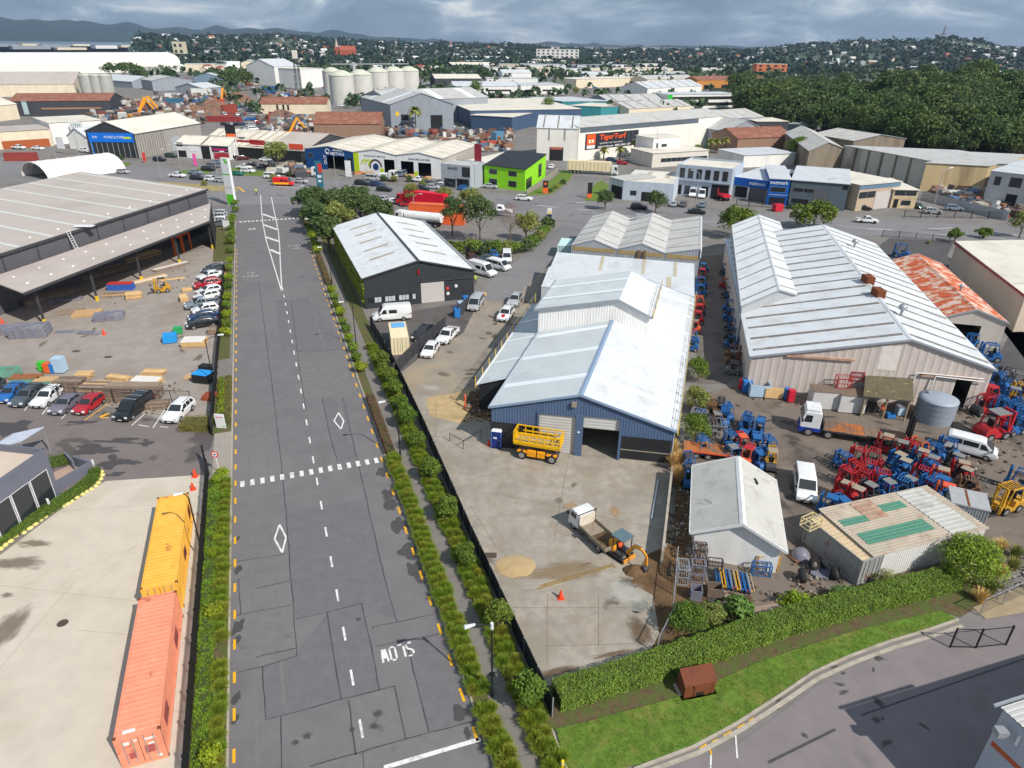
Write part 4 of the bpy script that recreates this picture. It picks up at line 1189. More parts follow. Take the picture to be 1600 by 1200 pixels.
def flat(name,label,A,B,D,z,wm,rm,par=.4,cat='building',holes={},zback=None,group=None,over=0):
 b=Bld(name,label,A,B,D,cat,group)
 zb=z if zback is None else zback
 hz={'f':lambda u:z,'b':lambda u:zb,'l':lambda u:z+(zb-z)*u/b.L,'r':lambda u:z+(zb-z)*u/b.L}
 for w in 'fblr':
  o,d,n,L=b.face(w)
  mb=MB();mb.wall(o,d,n,L,hz[w],holes.get(w,()))
  if par:
   h=hz[w];t=-n*.18
   mb.quad(o+Vector((0,0,h(0))),o+d*L+Vector((0,0,h(L))),o+d*L+t+Vector((0,0,h(L))),o+t+Vector((0,0,h(0))))
   mb.quad(o+t+Vector((0,0,h(0))),o+d*L+t+Vector((0,0,h(L))),o+d*L+t+Vector((0,0,h(L)-par-.1)),o+t+Vector((0,0,h(0)-par-.1)))
  mb.build('wall',wm[w]if isinstance(wm,dict)else wm,b.t)
 i=.01 if not over else-over;dz=-par if par else .05
 mb=MB()
 P=[b.p(i,i,z+dz),b.p(b.W-i,i,z+dz),b.p(b.W-i,b.L-i,zb+dz),b.p(i,b.L-i,zb+dz)]
 if par:mb.poly(P)
 else:mb.hexa(P,[q+Vector((0,0,.14))for q in P])
 b.roof=mb.build('roof',rm,b.t)
 return b
BLUEW=mat('cladding_slate_blue',lin((84,104,134)),0.5,0.05,0.6,dirt=lin((72,90,118)),dscale=.4,damt=.4)
BLK=mat('cladding_black',(0.022,0.023,0.026),0.6,0.25,0.8,dirt=(0.05,0.048,0.045),dscale=.5,damt=.5)
A=at(768,697);B=at(1047,727)
zA,zB,zR=5.0,4.3,7.4
D=(at(1083,466,4.3)-B);D.z=0
H1=(5.2,9.15,0,4.7);H2=(9.9,13.75,0,4.9)
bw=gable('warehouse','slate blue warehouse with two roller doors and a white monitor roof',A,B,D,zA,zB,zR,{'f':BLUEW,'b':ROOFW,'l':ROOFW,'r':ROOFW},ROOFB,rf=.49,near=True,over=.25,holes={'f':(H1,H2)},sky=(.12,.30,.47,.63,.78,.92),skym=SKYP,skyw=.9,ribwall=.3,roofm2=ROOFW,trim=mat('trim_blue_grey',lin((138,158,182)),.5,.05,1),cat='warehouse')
RD=mat('roller_steel',lin((196,194,190)),.5,.06,.8,streak=(1,1,.3))
bw.roller('f',H1[0],H1[1],0,H1[3],RD,.15)
bw.roller('f',H2[0],H2[1],3.45,H2[3],RD,.15)
for u0,u1 in((5.0,5.22),(9.1,9.92),(13.72,13.98)):
 bw.panel('f','door_post',u0,u1,0,5.0,BLUEW,.16)
bw.panel('f','base_cladding',.05,4.98,0.02,3.15,BLK,.07)
o=bw.panel('f','base_cladding',14.0,19.2,0.25,3.0,BLK,.07)
bw.panel('f','rail',14.0,19.2,1.35,1.45,mat('rail_tan',lin((150,140,126)),.7),.13,parent=o)
bw.panel('f','plinth',14.0,19.2,0.0,.25,M_KERB,.09)
bw.panel('f','wall_lamp',8.6,9.1,6.0,6.5,mat('lamp_tan',lin((150,142,122)),.6),.35)
bw.panel('f','sign_plate',9.35,9.6,2.9,3.1,mat('sign_white',(.8,.8,.8),.5),.2)
fl=MB();fl.poly([bw.p(.1,.1,.045),bw.p(bw.W-.1,.1,.045),bw.p(bw.W-.1,bw.L-.1,.045),bw.p(.1,bw.L-.1,.045)]);fl.build('floor',M_SLAB,bw.t)
def M3(u,v,z):return bw.p(u,v,z)
inv=lambda P:(None)
def uv(P):
 w=v2(P)-bw.A
 det=bw.ex.x*bw.ey.y-bw.ex.y*bw.ey.x
 return(w.x*bw.ey.y-w.y*bw.ey.x)/det,(bw.ex.x*w.y-bw.ex.y*w.x)/det
um0,vm0=uv(at(848,470,8.7));um1,_=uv(at(1002,465,8.7));_,vm1=uv(at(975,418,10.9));ur0,vr0=uv(at(962,451,10.6))
um0,um1,vm0,vm1=-.3,14.2,22.0,34.5
mz,mr=8.3,10.3
ur=ur0=um0+(um1-um0)*.72
MW=mat('monitor_white',lin((238,236,232)),.6,.05,.5,dirt=lin((212,206,198)),dscale=.8,damt=.5,streak=(1,1,.25))
for v in(vm0,vm1):
 n=int((um1-um0)/.35);mb=MB()
 zt=lambda u:mz+(mr-mz)*(u-um0)/(ur-um0)if u<ur else mz+.2+(mr-mz-.2)*(um1-u)/(um1-ur)
 us=sorted({um0+(um1-um0)*(i+k)/n for i in range(n)for k in(0,.6,.7,.9)}|{um1,ur})
 for i,(u0,u1)in enumerate(zip(us,us[1:])):
  o0=-.03*(i%4 in(2,3));o1=-.03*((i+1)%4 in(2,3))
  mb.quad(M3(u0,v+o0,3.8),M3(u1,v+o1,3.8),M3(u1,v+o1,zt(u1)),M3(u0,v+o0,zt(u0)))
 mb.build('monitor_wall',MW,bw.t)
for u,z1 in((um0,mz),(um1,mz+.2)):
 mb=MB();mb.quad(M3(u,vm0,3.8),M3(u,vm1,3.8),M3(u,vm1,z1),M3(u,vm0,z1));mb.build('monitor_wall',MW,bw.t)
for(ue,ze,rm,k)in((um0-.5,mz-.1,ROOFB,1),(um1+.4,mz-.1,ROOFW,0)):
 a,b_,c,d=M3(ue,vm0-.4,ze),M3(ue,vm1+.3,ze),M3(ur,vm1+.3,mr+.05),M3(ur,vm0-.4,mr+.05)
 mb=MB()
 mb.corr(a,b_,c,d,.3,.035)if(b_-a).cross(d-a).z>0 else mb.corr(b_,a,d,c,.3,.035)
 ro=mb.build('monitor_roof',rm,bw.t)
 for f in(.3,.68)if k else():
  q=Vector((0,0,.07));mb=MB();mb.poly([a.lerp(b_,f)+q,a.lerp(b_,f+.07)+q,d.lerp(c,f+.07)+q,d.lerp(c,f)+q]);mb.build('skylight',SKYP,ro)
 mb=MB();mb.bar(a,d,.1,.3);mb.build('barge_board',TRIM,bw.t)
 mb=MB();mb.bar(a,b_,.2,.2);mb.build('gutter',TRIM,bw.t)
LA=at(745,600,3.6);LB=at(833,474,3.6)
u0,v0=uv(LA);u1,v1=uv(LB)
a,b_,c,d=M3(u0,v0,3.5),M3(u1,v1,3.5),M3(-.26,v1,4.75),M3(-.26,v0,4.75)
mb=MB();mb.corr(b_,a,d,c,.3,.035);mb.build('lean_to_roof',ROOFB,bw.t)
for f in(.2,.45,.7):
 mb=MB();q=Vector((0,0,.07));mb.poly([a.lerp(b_,f)+q,a.lerp(b_,f+.022)+q,d.lerp(c,f+.022)+q,d.lerp(c,f)+q]);mb.build('skylight',SKYP,bw.t)
mb=MB();mb.quad(M3(u0+.2,v0+.3,0),M3(u1+.2,v1,0),M3(u1+.2,v1,3.5),M3(u0+.2,v0+.3,3.5));mb.build('lean_to_wall',BLK,bw.t)
mb=MB();mb.quad(M3(u0+.2,v0+.3,0),M3(-.1,v0+.3,0),M3(-.1,v0+.3,4.7),M3(u0+.2,v0+.3,3.5));mb.build('lean_to_wall',BLK,bw.t)
mb=MB();mb.bar(a,b_,.2,.2);mb.build('lean_to_gutter',mat('gutter_white',(.75,.76,.77),.5),bw.t)
SAFE=paint('safety_yellow',(240,200,40),.5)
def edge_rail(u0,v0,z0,u1,v1,z1,n,side,label):
 P0=bw.A+M3(u0,v0,z0);P1=bw.A+M3(u1,v1,z1)
 t=thing('safety_rail',label,'safety rail',(P0.x,P0.y,P0.z))
 d=P1-P0
 for i in range(n):
  q=d*i/(n-1);mb=MB();mb.bar(q+Vector((0,0,-.3)),q+Vector((0,0,1.15)),.09);mb.build('post',SAFE,t)
 for h in(.35,.75,1.1):
  mb=MB();mb.tube(Vector((0,0,h)),d+Vector((0,0,h)),.025,5);mb.build('rail',M_STEEL,t)
edge_rail(u0-.15,v0,3.4,u1-.1,v1+2,3.4,12,-1,'scaffold rail with yellow posts along the low roof beside the vehicle yard')
edge_rail(bw.W+.35,-.2,4.2,bw.W+.35,bw.L,4.2,22,1,'scaffold rail with yellow posts along the white roof edge above the forklift alley')
edge_rail(um1+.5,vm0,8.3,um1+.5,vm1,8.3,4,1,'short scaffold rail with yellow posts beside the monitor roof')
DD=v2(at(858,424,4.3))-v2(at(848,440,4.3))
a0,a1=v2(at(846,442,4.4)),v2(at(1086,462,4.4));b0,b1=v2(at(858,420,4.4)),v2(at(1085,440,4.4));c0,c1=v2(at(870,398,4.6)),v2(at(1089,419,4.6))
gm=flat('low_warehouse','low white roofed lean-to building directly behind the monitor roof',a0,a1,b0-a0,3.6,ROOFW,ROOFW,par=0,zback=4.6,over=.02)
for k in(.82,):
 mb=MB();P=lambda u,v,z:gm.p(gm.W*u,gm.L*v,z);mb.poly([P(k,.05,3.88),P(k+.03,.05,3.88),P(k+.03,.95,4.78),P(k,.95,4.78)]);mb.build('skylight',SKYT,gm.roof)
gm=flat('low_warehouse','low white roofed building with three dull skylights next to the three gabled factory',b0+(c0-b0)*.05,b1+(c1-b1)*.05,(c0-b0)*.95,3.9,ROOFW,ROOFW,par=0,zback=4.9,over=.02)
for k in(.34,.64,.86):
 mb=MB();P=lambda u,v,z:gm.p(gm.W*u,gm.L*v,z);mb.poly([P(k,.03,4.14),P(k+.022,.03,4.14),P(k+.022,.97,5.14),P(k,.97,5.14)]);mb.build('skylight',SKYT,gm.roof)
z=5.6
f0,f1=v2(at(892,384,z)),v2(at(1094,401,z));bk0,bk1=v2(at(926,338,z)),v2(at(1094,346,z))
CUTS=[0,.365,.735,1.0]
ridg=[(.5,7.0),(.52,7.0),(.99,6.9)]
TANP=mat('ply_tan',lin((176,152,104)),.8,.12,1.0)
GREYW=wallm((168,172,176))
for i in range(3):
 p0,p1=f0.lerp(f1,CUTS[i]+.002),f0.lerp(f1,CUTS[i+1]-.002);q0=bk0.lerp(bk1,CUTS[i]*1.0)
 lab=('grey gabled factory bay next to the mint container','middle grey gabled factory bay with a white vent','grey factory bay beside the forklift alley')[i]
 g=gable('factory_bay',lab,p0,p1,q0-p0,z,z,ridg[i][1],GREYW,ROOFG,rf=ridg[i][0],near=True,over=.02,sky=5 if i<2 else 4,skym=SKYL,skyw=.28,pitch=.5,group='grey factory bays',ribwall=.5)
 g.panel('f','gable_lining',.3,g.W-.3,z-.75,z+.02,TANP,.05)
 if i==0:g.panel('f','doorway',2.0,4.4,1.5,3.9,DARKIN,.06)
 if i==1:
  for uu in(3.9,4.9):
   g.panel('f','chute',uu,uu+.5,1.0,z+.3,mat('chute_brown',lin((126,106,86)),.8),.35)
  mb=MB();c=g.p(1.6,g.L-3,z+.9);mb.box(c.x-.5,c.x+.5,c.y-.5,c.y+.5,z+.3,z+1.7);mb.build('roof_vent',M_STEEL,g.t)
 if i==2:g.panel('r','parapet',-.2,g.L+.2,z-.3,z+1.2,mat('parapet_white',(.72,.72,.71),.6),.2)
CH=mat('cladding_charcoal',lin((58,60,64)),0.55,0.08,0.6)
A=at(572,483);B=A+(at(741,466)-A);zc=5.3
fr,bk=v2(at(567,435,zc)),v2(at(521,354,zc));
D=(bk-fr)
ch=gable('workshop','charcoal shed with white roof and ivy covered side wall',A,B,D,zc,5.1,7.5,CH,ROOFW,rf=.49,near=True,over=.3,ribwall=.35,sky=(),trim=M_DKGREY,pitch=.4)
for side in(0,1):
 a,b_,c,d,ro=ch.slopes[side]
 for k in(.22,.37,.52,.67,.82):
  q=Vector((0,0,.09));mb=MB();h=.008;f0_,f1_=(.3,.75)if side==0 else(.3,.72)
  mb.poly([a.lerp(b_,k-h).lerp(d.lerp(c,k-h),f0_)+q,a.lerp(b_,k+h).lerp(d.lerp(c,k+h),f0_)+q,a.lerp(b_,k+h).lerp(d.lerp(c,k+h),f1_)+q,a.lerp(b_,k-h).lerp(d.lerp(c,k-h),f1_)+q])
  mb.build('skylight',SKYT,ro)
dfr=ch.panel('f','roller_door',9.35,13.3,.05,3.55,mat('roller_grey',lin((196,190,184)),.5,.05,.8),.05)
for i in range(12):
 ch.panel('f','slat',9.35,13.3,.08+i*.29,.08+i*.29+.24,mat('roller_grey',lin((196,190,184))),.075,parent=dfr)
ch.panel('f','door_track',9.2,18.4,3.75,3.9,M_DKGREY,.2)
wf=ch.panel('f','window',.35,8.45,.95,1.9,M_BLACK,.04)
for i in range(14):
 ch.panel('f','pane',.4+i*.575,.4+i*.575+.5,1.0,1.85,[M_GLASS,mat('bright_pane',lin((186,192,196)),.2,.2,1.2)][i%4!=0 and i>1],.06,parent=wf)
for u,z0_,m_ in((13.7,2.0,paint('sign_red',(216,70,60))),(13.75,1.1,mat('sign_white',(.8,.8,.8),.5)),(15.2,2.3,mat('sign_white',(.8,.8,.8),.5))):
 ch.panel('f','sign_plate',u,u+.45,z0_,z0_+.5,m_,.05)
ch.panel('f','wall_lamp',8.9,9.2,5.2,5.9,M_TAIL,.25)
ch.panel('r','gutter_pipe',-.3,ch.L+.4,4.9,5.35,M_STEEL,.45)
zs=9.0
S0,S1=v2(at(-60,417,zs)),v2(at(322,297,zs));SB=v2(at(125,272,zs))
D=SB-S1
SLATE=wallm((96,94,98),.15)
bs=flat('timber_store','huge taupe roofed timber store with open canopy over stacked timber',S1,S0,D,zs,SLATE,ROOFT,par=0,over=.35,zback=zs+.35,cat='warehouse')
for i in range(9):
 k=.015+i*.115
 if i in():continue
 u=bs.W*k;mb=MB();mb.poly([bs.p(u,.4,zs+.215),bs.p(u+.9,.4,zs+.215),bs.p(u+.9,bs.L-.3,zs+.215+.34),bs.p(u,bs.L-.3,zs+.215+.34)]);mb.build('skylight',mat('skylight_mint',lin((214,213,205)),.4,.05,.8),bs.roof)
for i in range(10):
 u=bs.W*(i+.55)/10;v=1.5
 mb=MB();c=bs.p(u,3.2,zs+.25);mb.lathe([(.25,0),(.2,.18),(0,.2)],10,c);mb.build('roof_vent',mat('vent_white',(.75,.74,.72),.6),bs.roof)
for i in range(1,9):
 u=bs.W*i/9;bs.panel('f','downpipe',u,u+.12,6.4,zs-.05,M_DKGREY,.14)
bs.panel('f','gutter',-.3,bs.W,zs-.15,zs+.2,M_DKGREY,.4)
mb=MB()
c=bs.p(40.5,0,6.8)
for x in(0,.7):mb.bar(bs.p(40.2+x,-1.6,6.4),bs.p(40.2+x,-.35,9.6),.06)
for i in range(8):mb.bar(bs.p(40.2,-1.5+i*.16,6.7+i*.4),bs.p(40.9,-1.5+i*.16,6.7+i*.4),.05)
mb.build('access_ladder',mat('sign_white',(.8,.8,.8),.5),bs.t)
mb=MB();mb.box(*[k for ab in((bs.p(38,1,0).x,bs.p(38,1,0).x+3.2),(bs.p(38,1,0).y,bs.p(38,1,0).y+1.2))for k in ab],zs+.5,zs+.62);mb.build('roof_walkway',mat('sign_white',(.8,.8,.8),.5),bs.t)
zc=6.0
C0,C1=v2(at(328,347,zc)),v2(at(38,460,zc));T0,T1=v2(at(330,318,6.4)),v2(at(-20,437,6.4))
c2=C1+(C1-C0).normalized()*0
cz=MB()
cz.hexa([(C0.x,C0.y,zc),(C1.x,C1.y,zc),(T1.x,T1.y,6.3),(T0.x,T0.y,6.3)],[(C0.x,C0.y,zc+.18),(C1.x,C1.y,zc+.18),(T1.x,T1.y,6.55),(T0.x,T0.y,6.55)])
for i,p in enumerate(cz.v):cz.v[i]=tuple(Vector(p)-bs.A)
cr_=cz.build('canopy_roof',ROOFT,bs.t)
for(pa,pb,za,zb_)in((C0,C1,zc,zc),(C0,T0,zc,6.3)):
 mb=MB();mb.bar(pa-bs.A+Vector((0,0,za+.08)),pb-bs.A+Vector((0,0,zb_+.08)),.2,.36);mb.build('canopy_fascia',M_DKGREY,bs.t)
for i in range(5):
 p=C0.lerp(C1,.02+i*.24)-bs.A+(T0-C0).normalized()*2.4
 mb=MB();mb.bar(p,p+Vector((0,0,zc)),.28);mb.build('canopy_post',M_DKGREY,bs.t)
 mb=MB();mb.box(p.x-.17,p.x+.17,p.y-.17,p.y+.17,0,.9);mb.build('post_guard',SAFE,bs.t)
for i in range(11):
 for k in(.3,.72):
  p=C0.lerp(C1,(i+.4)/11).lerp(T0.lerp(T1,(i+.4)/11),k)-bs.A;mb=MB();mb.lathe([(.22,0),(.18,.15),(0,.18)],10,p+Vector((0,0,zc+.2+.3*k)));mb.build('roof_vent',mat('vent_white',(.75,.74,.72),.6),cr_)
mb=MB();p=C0-bs.A;q=T0-bs.A
mb.quad(p+(q-p)*.05,q,q+Vector((0,0,6.3)),p+(q-p)*.05+Vector((0,0,6.0)));mb.build('canopy_end_wall',mat('mural_black',(.03,.03,.033),.7),bs.t)
OF=paint('frame_orange',(206,96,40),.6)
for k0,k1 in((.19,.245),(.25,.305)):
 pa,pb=(C0.lerp(C1,k0)+(T0-C0)*.6-bs.A),(C0.lerp(C1,k1)+(T0-C0)*.6-bs.A)
 mb=MB();mb.bar(pa,pa+Vector((0,0,3.6)),.3);mb.bar(pb,pb+Vector((0,0,3.6)),.3);mb.bar(pa+Vector((0,0,3.6)),pb+Vector((0,0,3.6)),.3);mb.build('door_frame',OF,bs.t)
TW=wallm((200,188,179),.45)
A=at(1165,612);B=at(1530,640);ze=5.0
D=v2(at(1363,380,5.3))-v2(at(1545,573,5.3))
rw=gable('warehouse','long white ribbed warehouse with weathered front and dark roof bands',A,B,D*1.0,5.0,5.5,8.6,TW,ROOFW,rf=.64,near=True,over=.3,holes={'f':((24.2,26.0,0,4.0),)},sky=[.035+.0645*i for i in range(15)],skym=SKYL,skyw=.55,ribwall=.9,pitch=.4,cat='warehouse')
for k,mm in((.38,RUSTC),(.55,RUSTC)):
 p=rw.p(rw.W*.64,rw.L*(1-k)*.62,8.6);mb=MB();mb.box(p.x-.6,p.x+.6,p.y-1.0,p.y+1.0,8.3,9.6);mb.build('ridge_vent',mm,rw.t,bevel=.08)
for u,v in((19.2,9.5),(21.0,46.0)):
 p=rw.p(u,v,rw.htop(u));mb=MB();mb.tube(p,p+Vector((0,0,.9)),.18,8);mb.lathe([(.1,.8),(.5,.95),(.58,1.25),(.35,1.6),(0,1.7)],12,p);mb.build('turbine_vent',M_STEEL,rw.t)
rw.panel('f','patch_panel',14.8,17.0,4.4,7.6,mat('patch_white',lin((222,214,206)),.7),.05)
rw.panel('f','track_beam',4.0,12.0,5.35,5.6,mat('beam_rusty',lin((182,150,128)),.8,.2,2,dirt=lin((150,90,60)),dscale=1,damt=.7),.3)
rw.panel('f','track_beam',20.0,26.5,4.0,4.35,mat('beam_rusty',lin((182,150,128))),.3)
mb=MB();o,d,n,L=rw.face('f')
for a,b_ in(((19.3,2.2),(19.3,4.5)),((19.3,4.5),(27.0,4.3)),((21.4,1.6),(21.6,4.2)),((21.6,4.2),(27.2,3.9))):
 mb.tube(o+d*a[0]+n*.35+Vector((0,0,a[1])),o+d*b_[0]+n*.35+Vector((0,0,b_[1])),.07,6)
mb.build('drain_pipe',mat('sign_white',(.8,.8,.8),.5),rw.t)
fl=MB();fl.poly([rw.p(.1,.1,.04),rw.p(rw.W-.1,.1,.04),rw.p(rw.W-.1,10,.04),rw.p(.1,10,.04)]);fl.build('floor',M_GREASE,rw.t)
a=v2(at(1160,479,6.2));b_=v2(at(1262,467,5.8));e=v2(at(1145,353,6.2))
rw2=gable('warehouse_wing','narrow white gabled wing beside the forklift alley',a,b_,e-a,6.3,5.9,7.9,wallm((178,180,182)),ROOFW,rf=.52,near=True,over=.25,sky=10,skym=SKYL,skyw=.35,ribwall=.4,pitch=.4,cat='warehouse')
a=v2(at(1478,494,4.2));b_=v2(at(1574,503,4.2));e=v2(at(1396,406,4.2));CRM=wallm((206,198,188),.25)
rs=gable('shed','old shed with peeling red rusted roof between the white and beige warehouses',a,b_,e-a,4.1,4.1,5.6,CRM,RUSTR,rf=.46,near=True,over=.25,holes={'f':((1.0,5.0,0,3.2),)},ribwall=.25,pitch=.3,sky=7,skym=mat('lap_pale',lin((206,176,146)),.8,.2,1),skyw=.25)
mb=MB();p=rs.p(4.5,9.5,5.2);mb.tube(p,p+Vector((0,0,.8)),.15,8);mb.lathe([(.1,.7),(.35,.9),(.3,1.25),(0,1.35)],12,p);mb.build('turbine_vent',M_STEEL,rs.t)
BEI=wallm((200,184,166),.15)
a=v2(at(1603,462,6));b_=a+Vector((20,2,0));e=v2(at(1494,380,6))
bg_=flat('warehouse','beige flat roofed warehouse with red trim beside the rusty shed',a,b_,e-a,6.0,BEI,ROOFC,par=0,over=.25,zback=6.2,cat='warehouse')
MRT=paint('trim_maroon',(150,62,56),.6)
bg_.panel('l','fascia',-.2,bg_.L+.3,5.8,6.15,MRT,.3)
bg_.panel('b','fascia',-.2,bg_.W,5.9,6.35,paint('trim_red',(200,70,76),.6),.3)
for i in range(1,6):
 mb=MB();v=bg_.L*i/6;mb.poly([bg_.p(.2,v,6.245),bg_.p(bg_.W,v,6.245),bg_.p(bg_.W,v+.2,6.245),bg_.p(.2,v+.2,6.245)]);mb.build('roof_lap',TRIM,bg_.roof)
a=v2(at(1083,835,2.9));b_=v2(at(1233,861,2.9));e=v2(at(1086,737,2.9))
W0=mat('shed_white',lin((236,234,230)),.6,.04,.4,dirt=lin((206,202,194)),dscale=.6,damt=.4,streak=(1,1,.3))
ps=gable('shed','pale weathered gabled shed with plain white front beside the people mover',a+Vector((.35,.6,0)),b_+Vector((-.4,.6,0)),(e-a),2.95,2.85,4.6,W0,ROOFP,rf=.52,near=True,over=.45,pitch=.35,ribwall=0,trim=mat('trim_white',(.72,.72,.71),.5))
for u,v in((5.2,3.0),):
 p=ps.p(u,7.6,ps.htop(u)+.1);mb=MB();mb.box(p.x-.08,p.x+.08,p.y-.4,p.y+.4,p.z-.05,p.z+.12);mb.build('roof_bracket',M_BLACK,ps.t)
p=ps.p(1.3,3.2,ps.htop(1.3)+.08);mb=MB();mb.bar(p,p+Vector((-.7,.3,.1)),.05);mb.bar(p,p+Vector((.1,.7,.3)),.05);mb.build('roof_bracket',M_STEEL,ps.t)
a=v2(at(1366,868,2.75));b_=v2(at(1541,825,2.75));e=v2(at(1283,797,2.75))
CRT=mat('roof_cream_worn',lin((180,167,149)),.7,.14,.8,streak=(1,1,1),dirt=lin((148,112,88)),dscale=1.0,damt=.55,stops=(.56,.68))
gr=Bld('shed','low shed with cream ribbed roof and green sheets beside the hedge',a,b_,e-a)
for w in 'fblr':
 o,d,n,L=gr.face(w);mb=MB();mb.wall(o,d,n,L,lambda u:2.7,(),.25,.03);mb.build('wall',mat('shed_wall_white',lin((220,218,214)),.65,.05,.5),gr.t)
mb=MB();o=.2;mb.corr(gr.p(gr.W+o,-o,2.8),gr.p(gr.W+o,gr.L+o,2.8),gr.p(-o,gr.L+o,2.8),gr.p(-o,-o,2.8),.3,.035);gro=mb.build('roof',CRT,gr.t)
GRN=mat('green_sheet',lin((84,136,114)),.6,.1,1.2,dirt=lin((64,108,90)),dscale=1.2,damt=.5)
for u0,u1,v0,v1 in((.5,7.6,1.5,3.4),(.3,3.1,4.8,5.9),(5.1,7.8,5.6,6.9)):
 k=gr.L/8.2;mb=MB();mb.corr(gr.p(u1,v0*k,2.84),gr.p(u1,v1*k,2.84),gr.p(u0,v1*k,2.84),gr.p(u0,v0*k,2.84),.3,.035);mb.build('roof_sheet',GRN,gro)
for u0,u1,v0,v1,m_ in((3.0,5.2,4.9,8.1,mat('sheet_rusty',lin((176,148,126)),.8,.2,1,dirt=lin((150,84,56)),dscale=1.2,damt=.7)),(8.4,11.3,.2,8.2,ROOFP)):
 k=gr.L/8.2;u1=min(u1,gr.W+.2);mb=MB();mb.corr(gr.p(u1,v0*k,2.843),gr.p(u1,v1*k,2.843),gr.p(u0,v1*k,2.843),gr.p(u0,v0*k,2.843),.5,.035);mb.build('roof_sheet',m_,gro)
CG=mat('container_grey_rusty',lin((150,150,146)),.75,.12,.8,dirt=lin((140,86,56)),dscale=.9,damt=.8,stops=(.58,.68))
CTOP=mat('container_top',lin((206,182,148)),.8,.14,.8,dirt=lin((166,104,62)),dscale=.8,damt=.8,stops=(.58,.7))
t,X,Y,_=container('shipping_container','rusty grey shipping container against the green sheeted shed',at(1368,905),at(1285,838),2.2,2.6,CG,z0=.024,L=6.06)
for ch_ in t.children:
 if ch_.name.startswith('roof'):ch_.data.materials[0]=CTOP
a=v2(at(1488,787,2.4));b_=v2(at(1546,800,2.4));e=v2(at(1483,762,2.4))
gc=flat('cabin','small grey ribbed cabin behind the green sheeted shed',a,b_,e-a,2.4,GREYW,mat('cabin_roof',lin((170,170,170)),.6),par=0,over=.1)
for w in 'fl':
 o,d,n,L=gc.face(w);mb=MB();mb.wall(o+n*.02,d,n,L,lambda u:2.35,(),.22,.04);mb.build('cladding',wallm((150,154,158)),gc.t)
mb=MB();mb.poly([gc.p(1.2,-.05,2.6),gc.p(1.4,-.05,2.6),gc.p(1.4,gc.L,2.6),gc.p(1.2,gc.L,2.6)]);mb.build('rust_strip',RUSTC,gc.roof)
a=v2(at(1352,618,2.9));b_=v2(at(1424,625,2.9));e=v2(at(1355,585,3.4))
MOSS=mat('roof_mossy',lin((104,94,74)),.95,.2,1.5,dirt=lin((176,166,96)),dscale=2.2,damt=.9,stops=(.62,.68))
aw=Bld('lean_to','open lean-to with mossy roof between the drums and the water tank',a,b_,e-a,'lean-to')
mb=MB();q=Vector((0,0,.1));P=[aw.p(-.2,-.2,2.8),aw.p(aw.W+.2,-.2,2.8),aw.p(aw.W+.2,aw.L,3.5),aw.p(-.2,aw.L,3.5)];mb.hexa(P,[x+q for x in P]);mb.build('roof',MOSS,aw.t)
for u in(.1,aw.W/2,aw.W-.1):
 mb=MB();mb.bar(aw.p(u,.1,0),aw.p(u,.1,2.8),.16);mb.build('post',mat('post_timber',lin((150,132,108)),.9,.2,2),aw.t)
mb=MB();mb.quad(aw.p(0,.2,0),aw.p(0,aw.L,0),aw.p(0,aw.L,3.4),aw.p(0,.2,2.8));mb.build('side_wall',mat('wall_worn',lin((130,118,104)),.9,.2,1),aw.t)
c=at(1458,656)
t=thing('water_tank','large grey round water tank behind the forklifts','water tank',(c.x,c.y+.2,.02))
TG=mat('tank_grey',lin((140,148,158)),.5,.05,.5)
mb=MB();mb.lathe([(2.1,0),(2.1,2.75)],40);mb.build('shell',TG,t)
mb=MB();mb.lathe([(2.14,2.72),(2.14,2.82),(1.6,3.05),(.3,3.28),(0,3.3)],40);mb.build('roof',mat('tank_roof',lin((158,166,176)),.5,.05,.5),t)
for z in(.7,1.4,2.1):
 mb=MB();mb.lathe([(2.1,z),(2.13,z+.05),(2.1,z+.1)],40);mb.build('band',TG,t)
mb=MB();mb.lathe([(.3,3.25),(.3,3.4),(0,3.4)],14,(-.9,.8,-.08));mb.build('hatch',TG,t)
OG=wallm((110,112,124),.15)
ox=at(84,776);z=5.6
p1=v2(at(70,701,z));p2=v2(at(0,749,z));ddir=(p2-p1)
A=p1;B=p1+ddir.normalized()*18
nrm=Vector((ddir.y,-ddir.x,0)).normalized()
if nrm.dot(Vector((-1,0.2,0)))<0:nrm=-nrm
of=flat('office_building','grey flat roofed office with tall dark windows and clipped hedge',A,B,nrm*16,z,OG,mat('office_roof',lin((206,188,170)),.8,.06,.5),par=.7,cat='office')
for i in range(7):
 u=.55+i*2.15
 f=of.panel('f','window',u,u+2.05,.55,3.7,mat('window_white',(.7,.7,.7),.5),.03)
 of.panel('f','pane',u+.1,u+1.95,.6,3.65,M_GLASS,.05,parent=f)
of.panel('f','fascia',-.02,of.W,5.2,z+.02,OG,.06)
zt=6.6
c0=Vector((27.9,26.3,0));hx=Vector((cos(radians(16.8)),sin(radians(16.8)),0))
s2=v2(at(1400,1200))-v2(at(1320,1110));hy=s2.normalized()
brb=Bld('shed','pale ribbed roofed building at the driveway corner casting a long shadow',c0,c0+hx*24,hy*14)
PW=wallm((186,188,196),.1)
for w in 'fblr':
 o,d,n,L=brb.face(w);mb=MB();mb.wall(o,d,n,L,lambda u:zt,(),.3,.02);mb.build('wall',PW,brb.t)
mb=MB();mb.corr(brb.p(-.1,brb.L,zt+.15),brb.p(-.1,-.1,zt+.15),brb.p(brb.W,-.1,zt+.5),brb.p(brb.W,brb.L,zt+.5),.3,.03);mb.build('roof',ROOFG,brb.t)
brb.panel('l','stripe',.2,9,3.9,4.25,paint('stripe_rust',(196,96,60),.6),.03)
brb.panel('l','door',3.6,5.4,.2,3.3,M_BLACK,.03)
brb.panel('l','lamp',1.2,1.35,5.3,6.0,mat('sign_white',(.8,.8,.8),.5),.12)
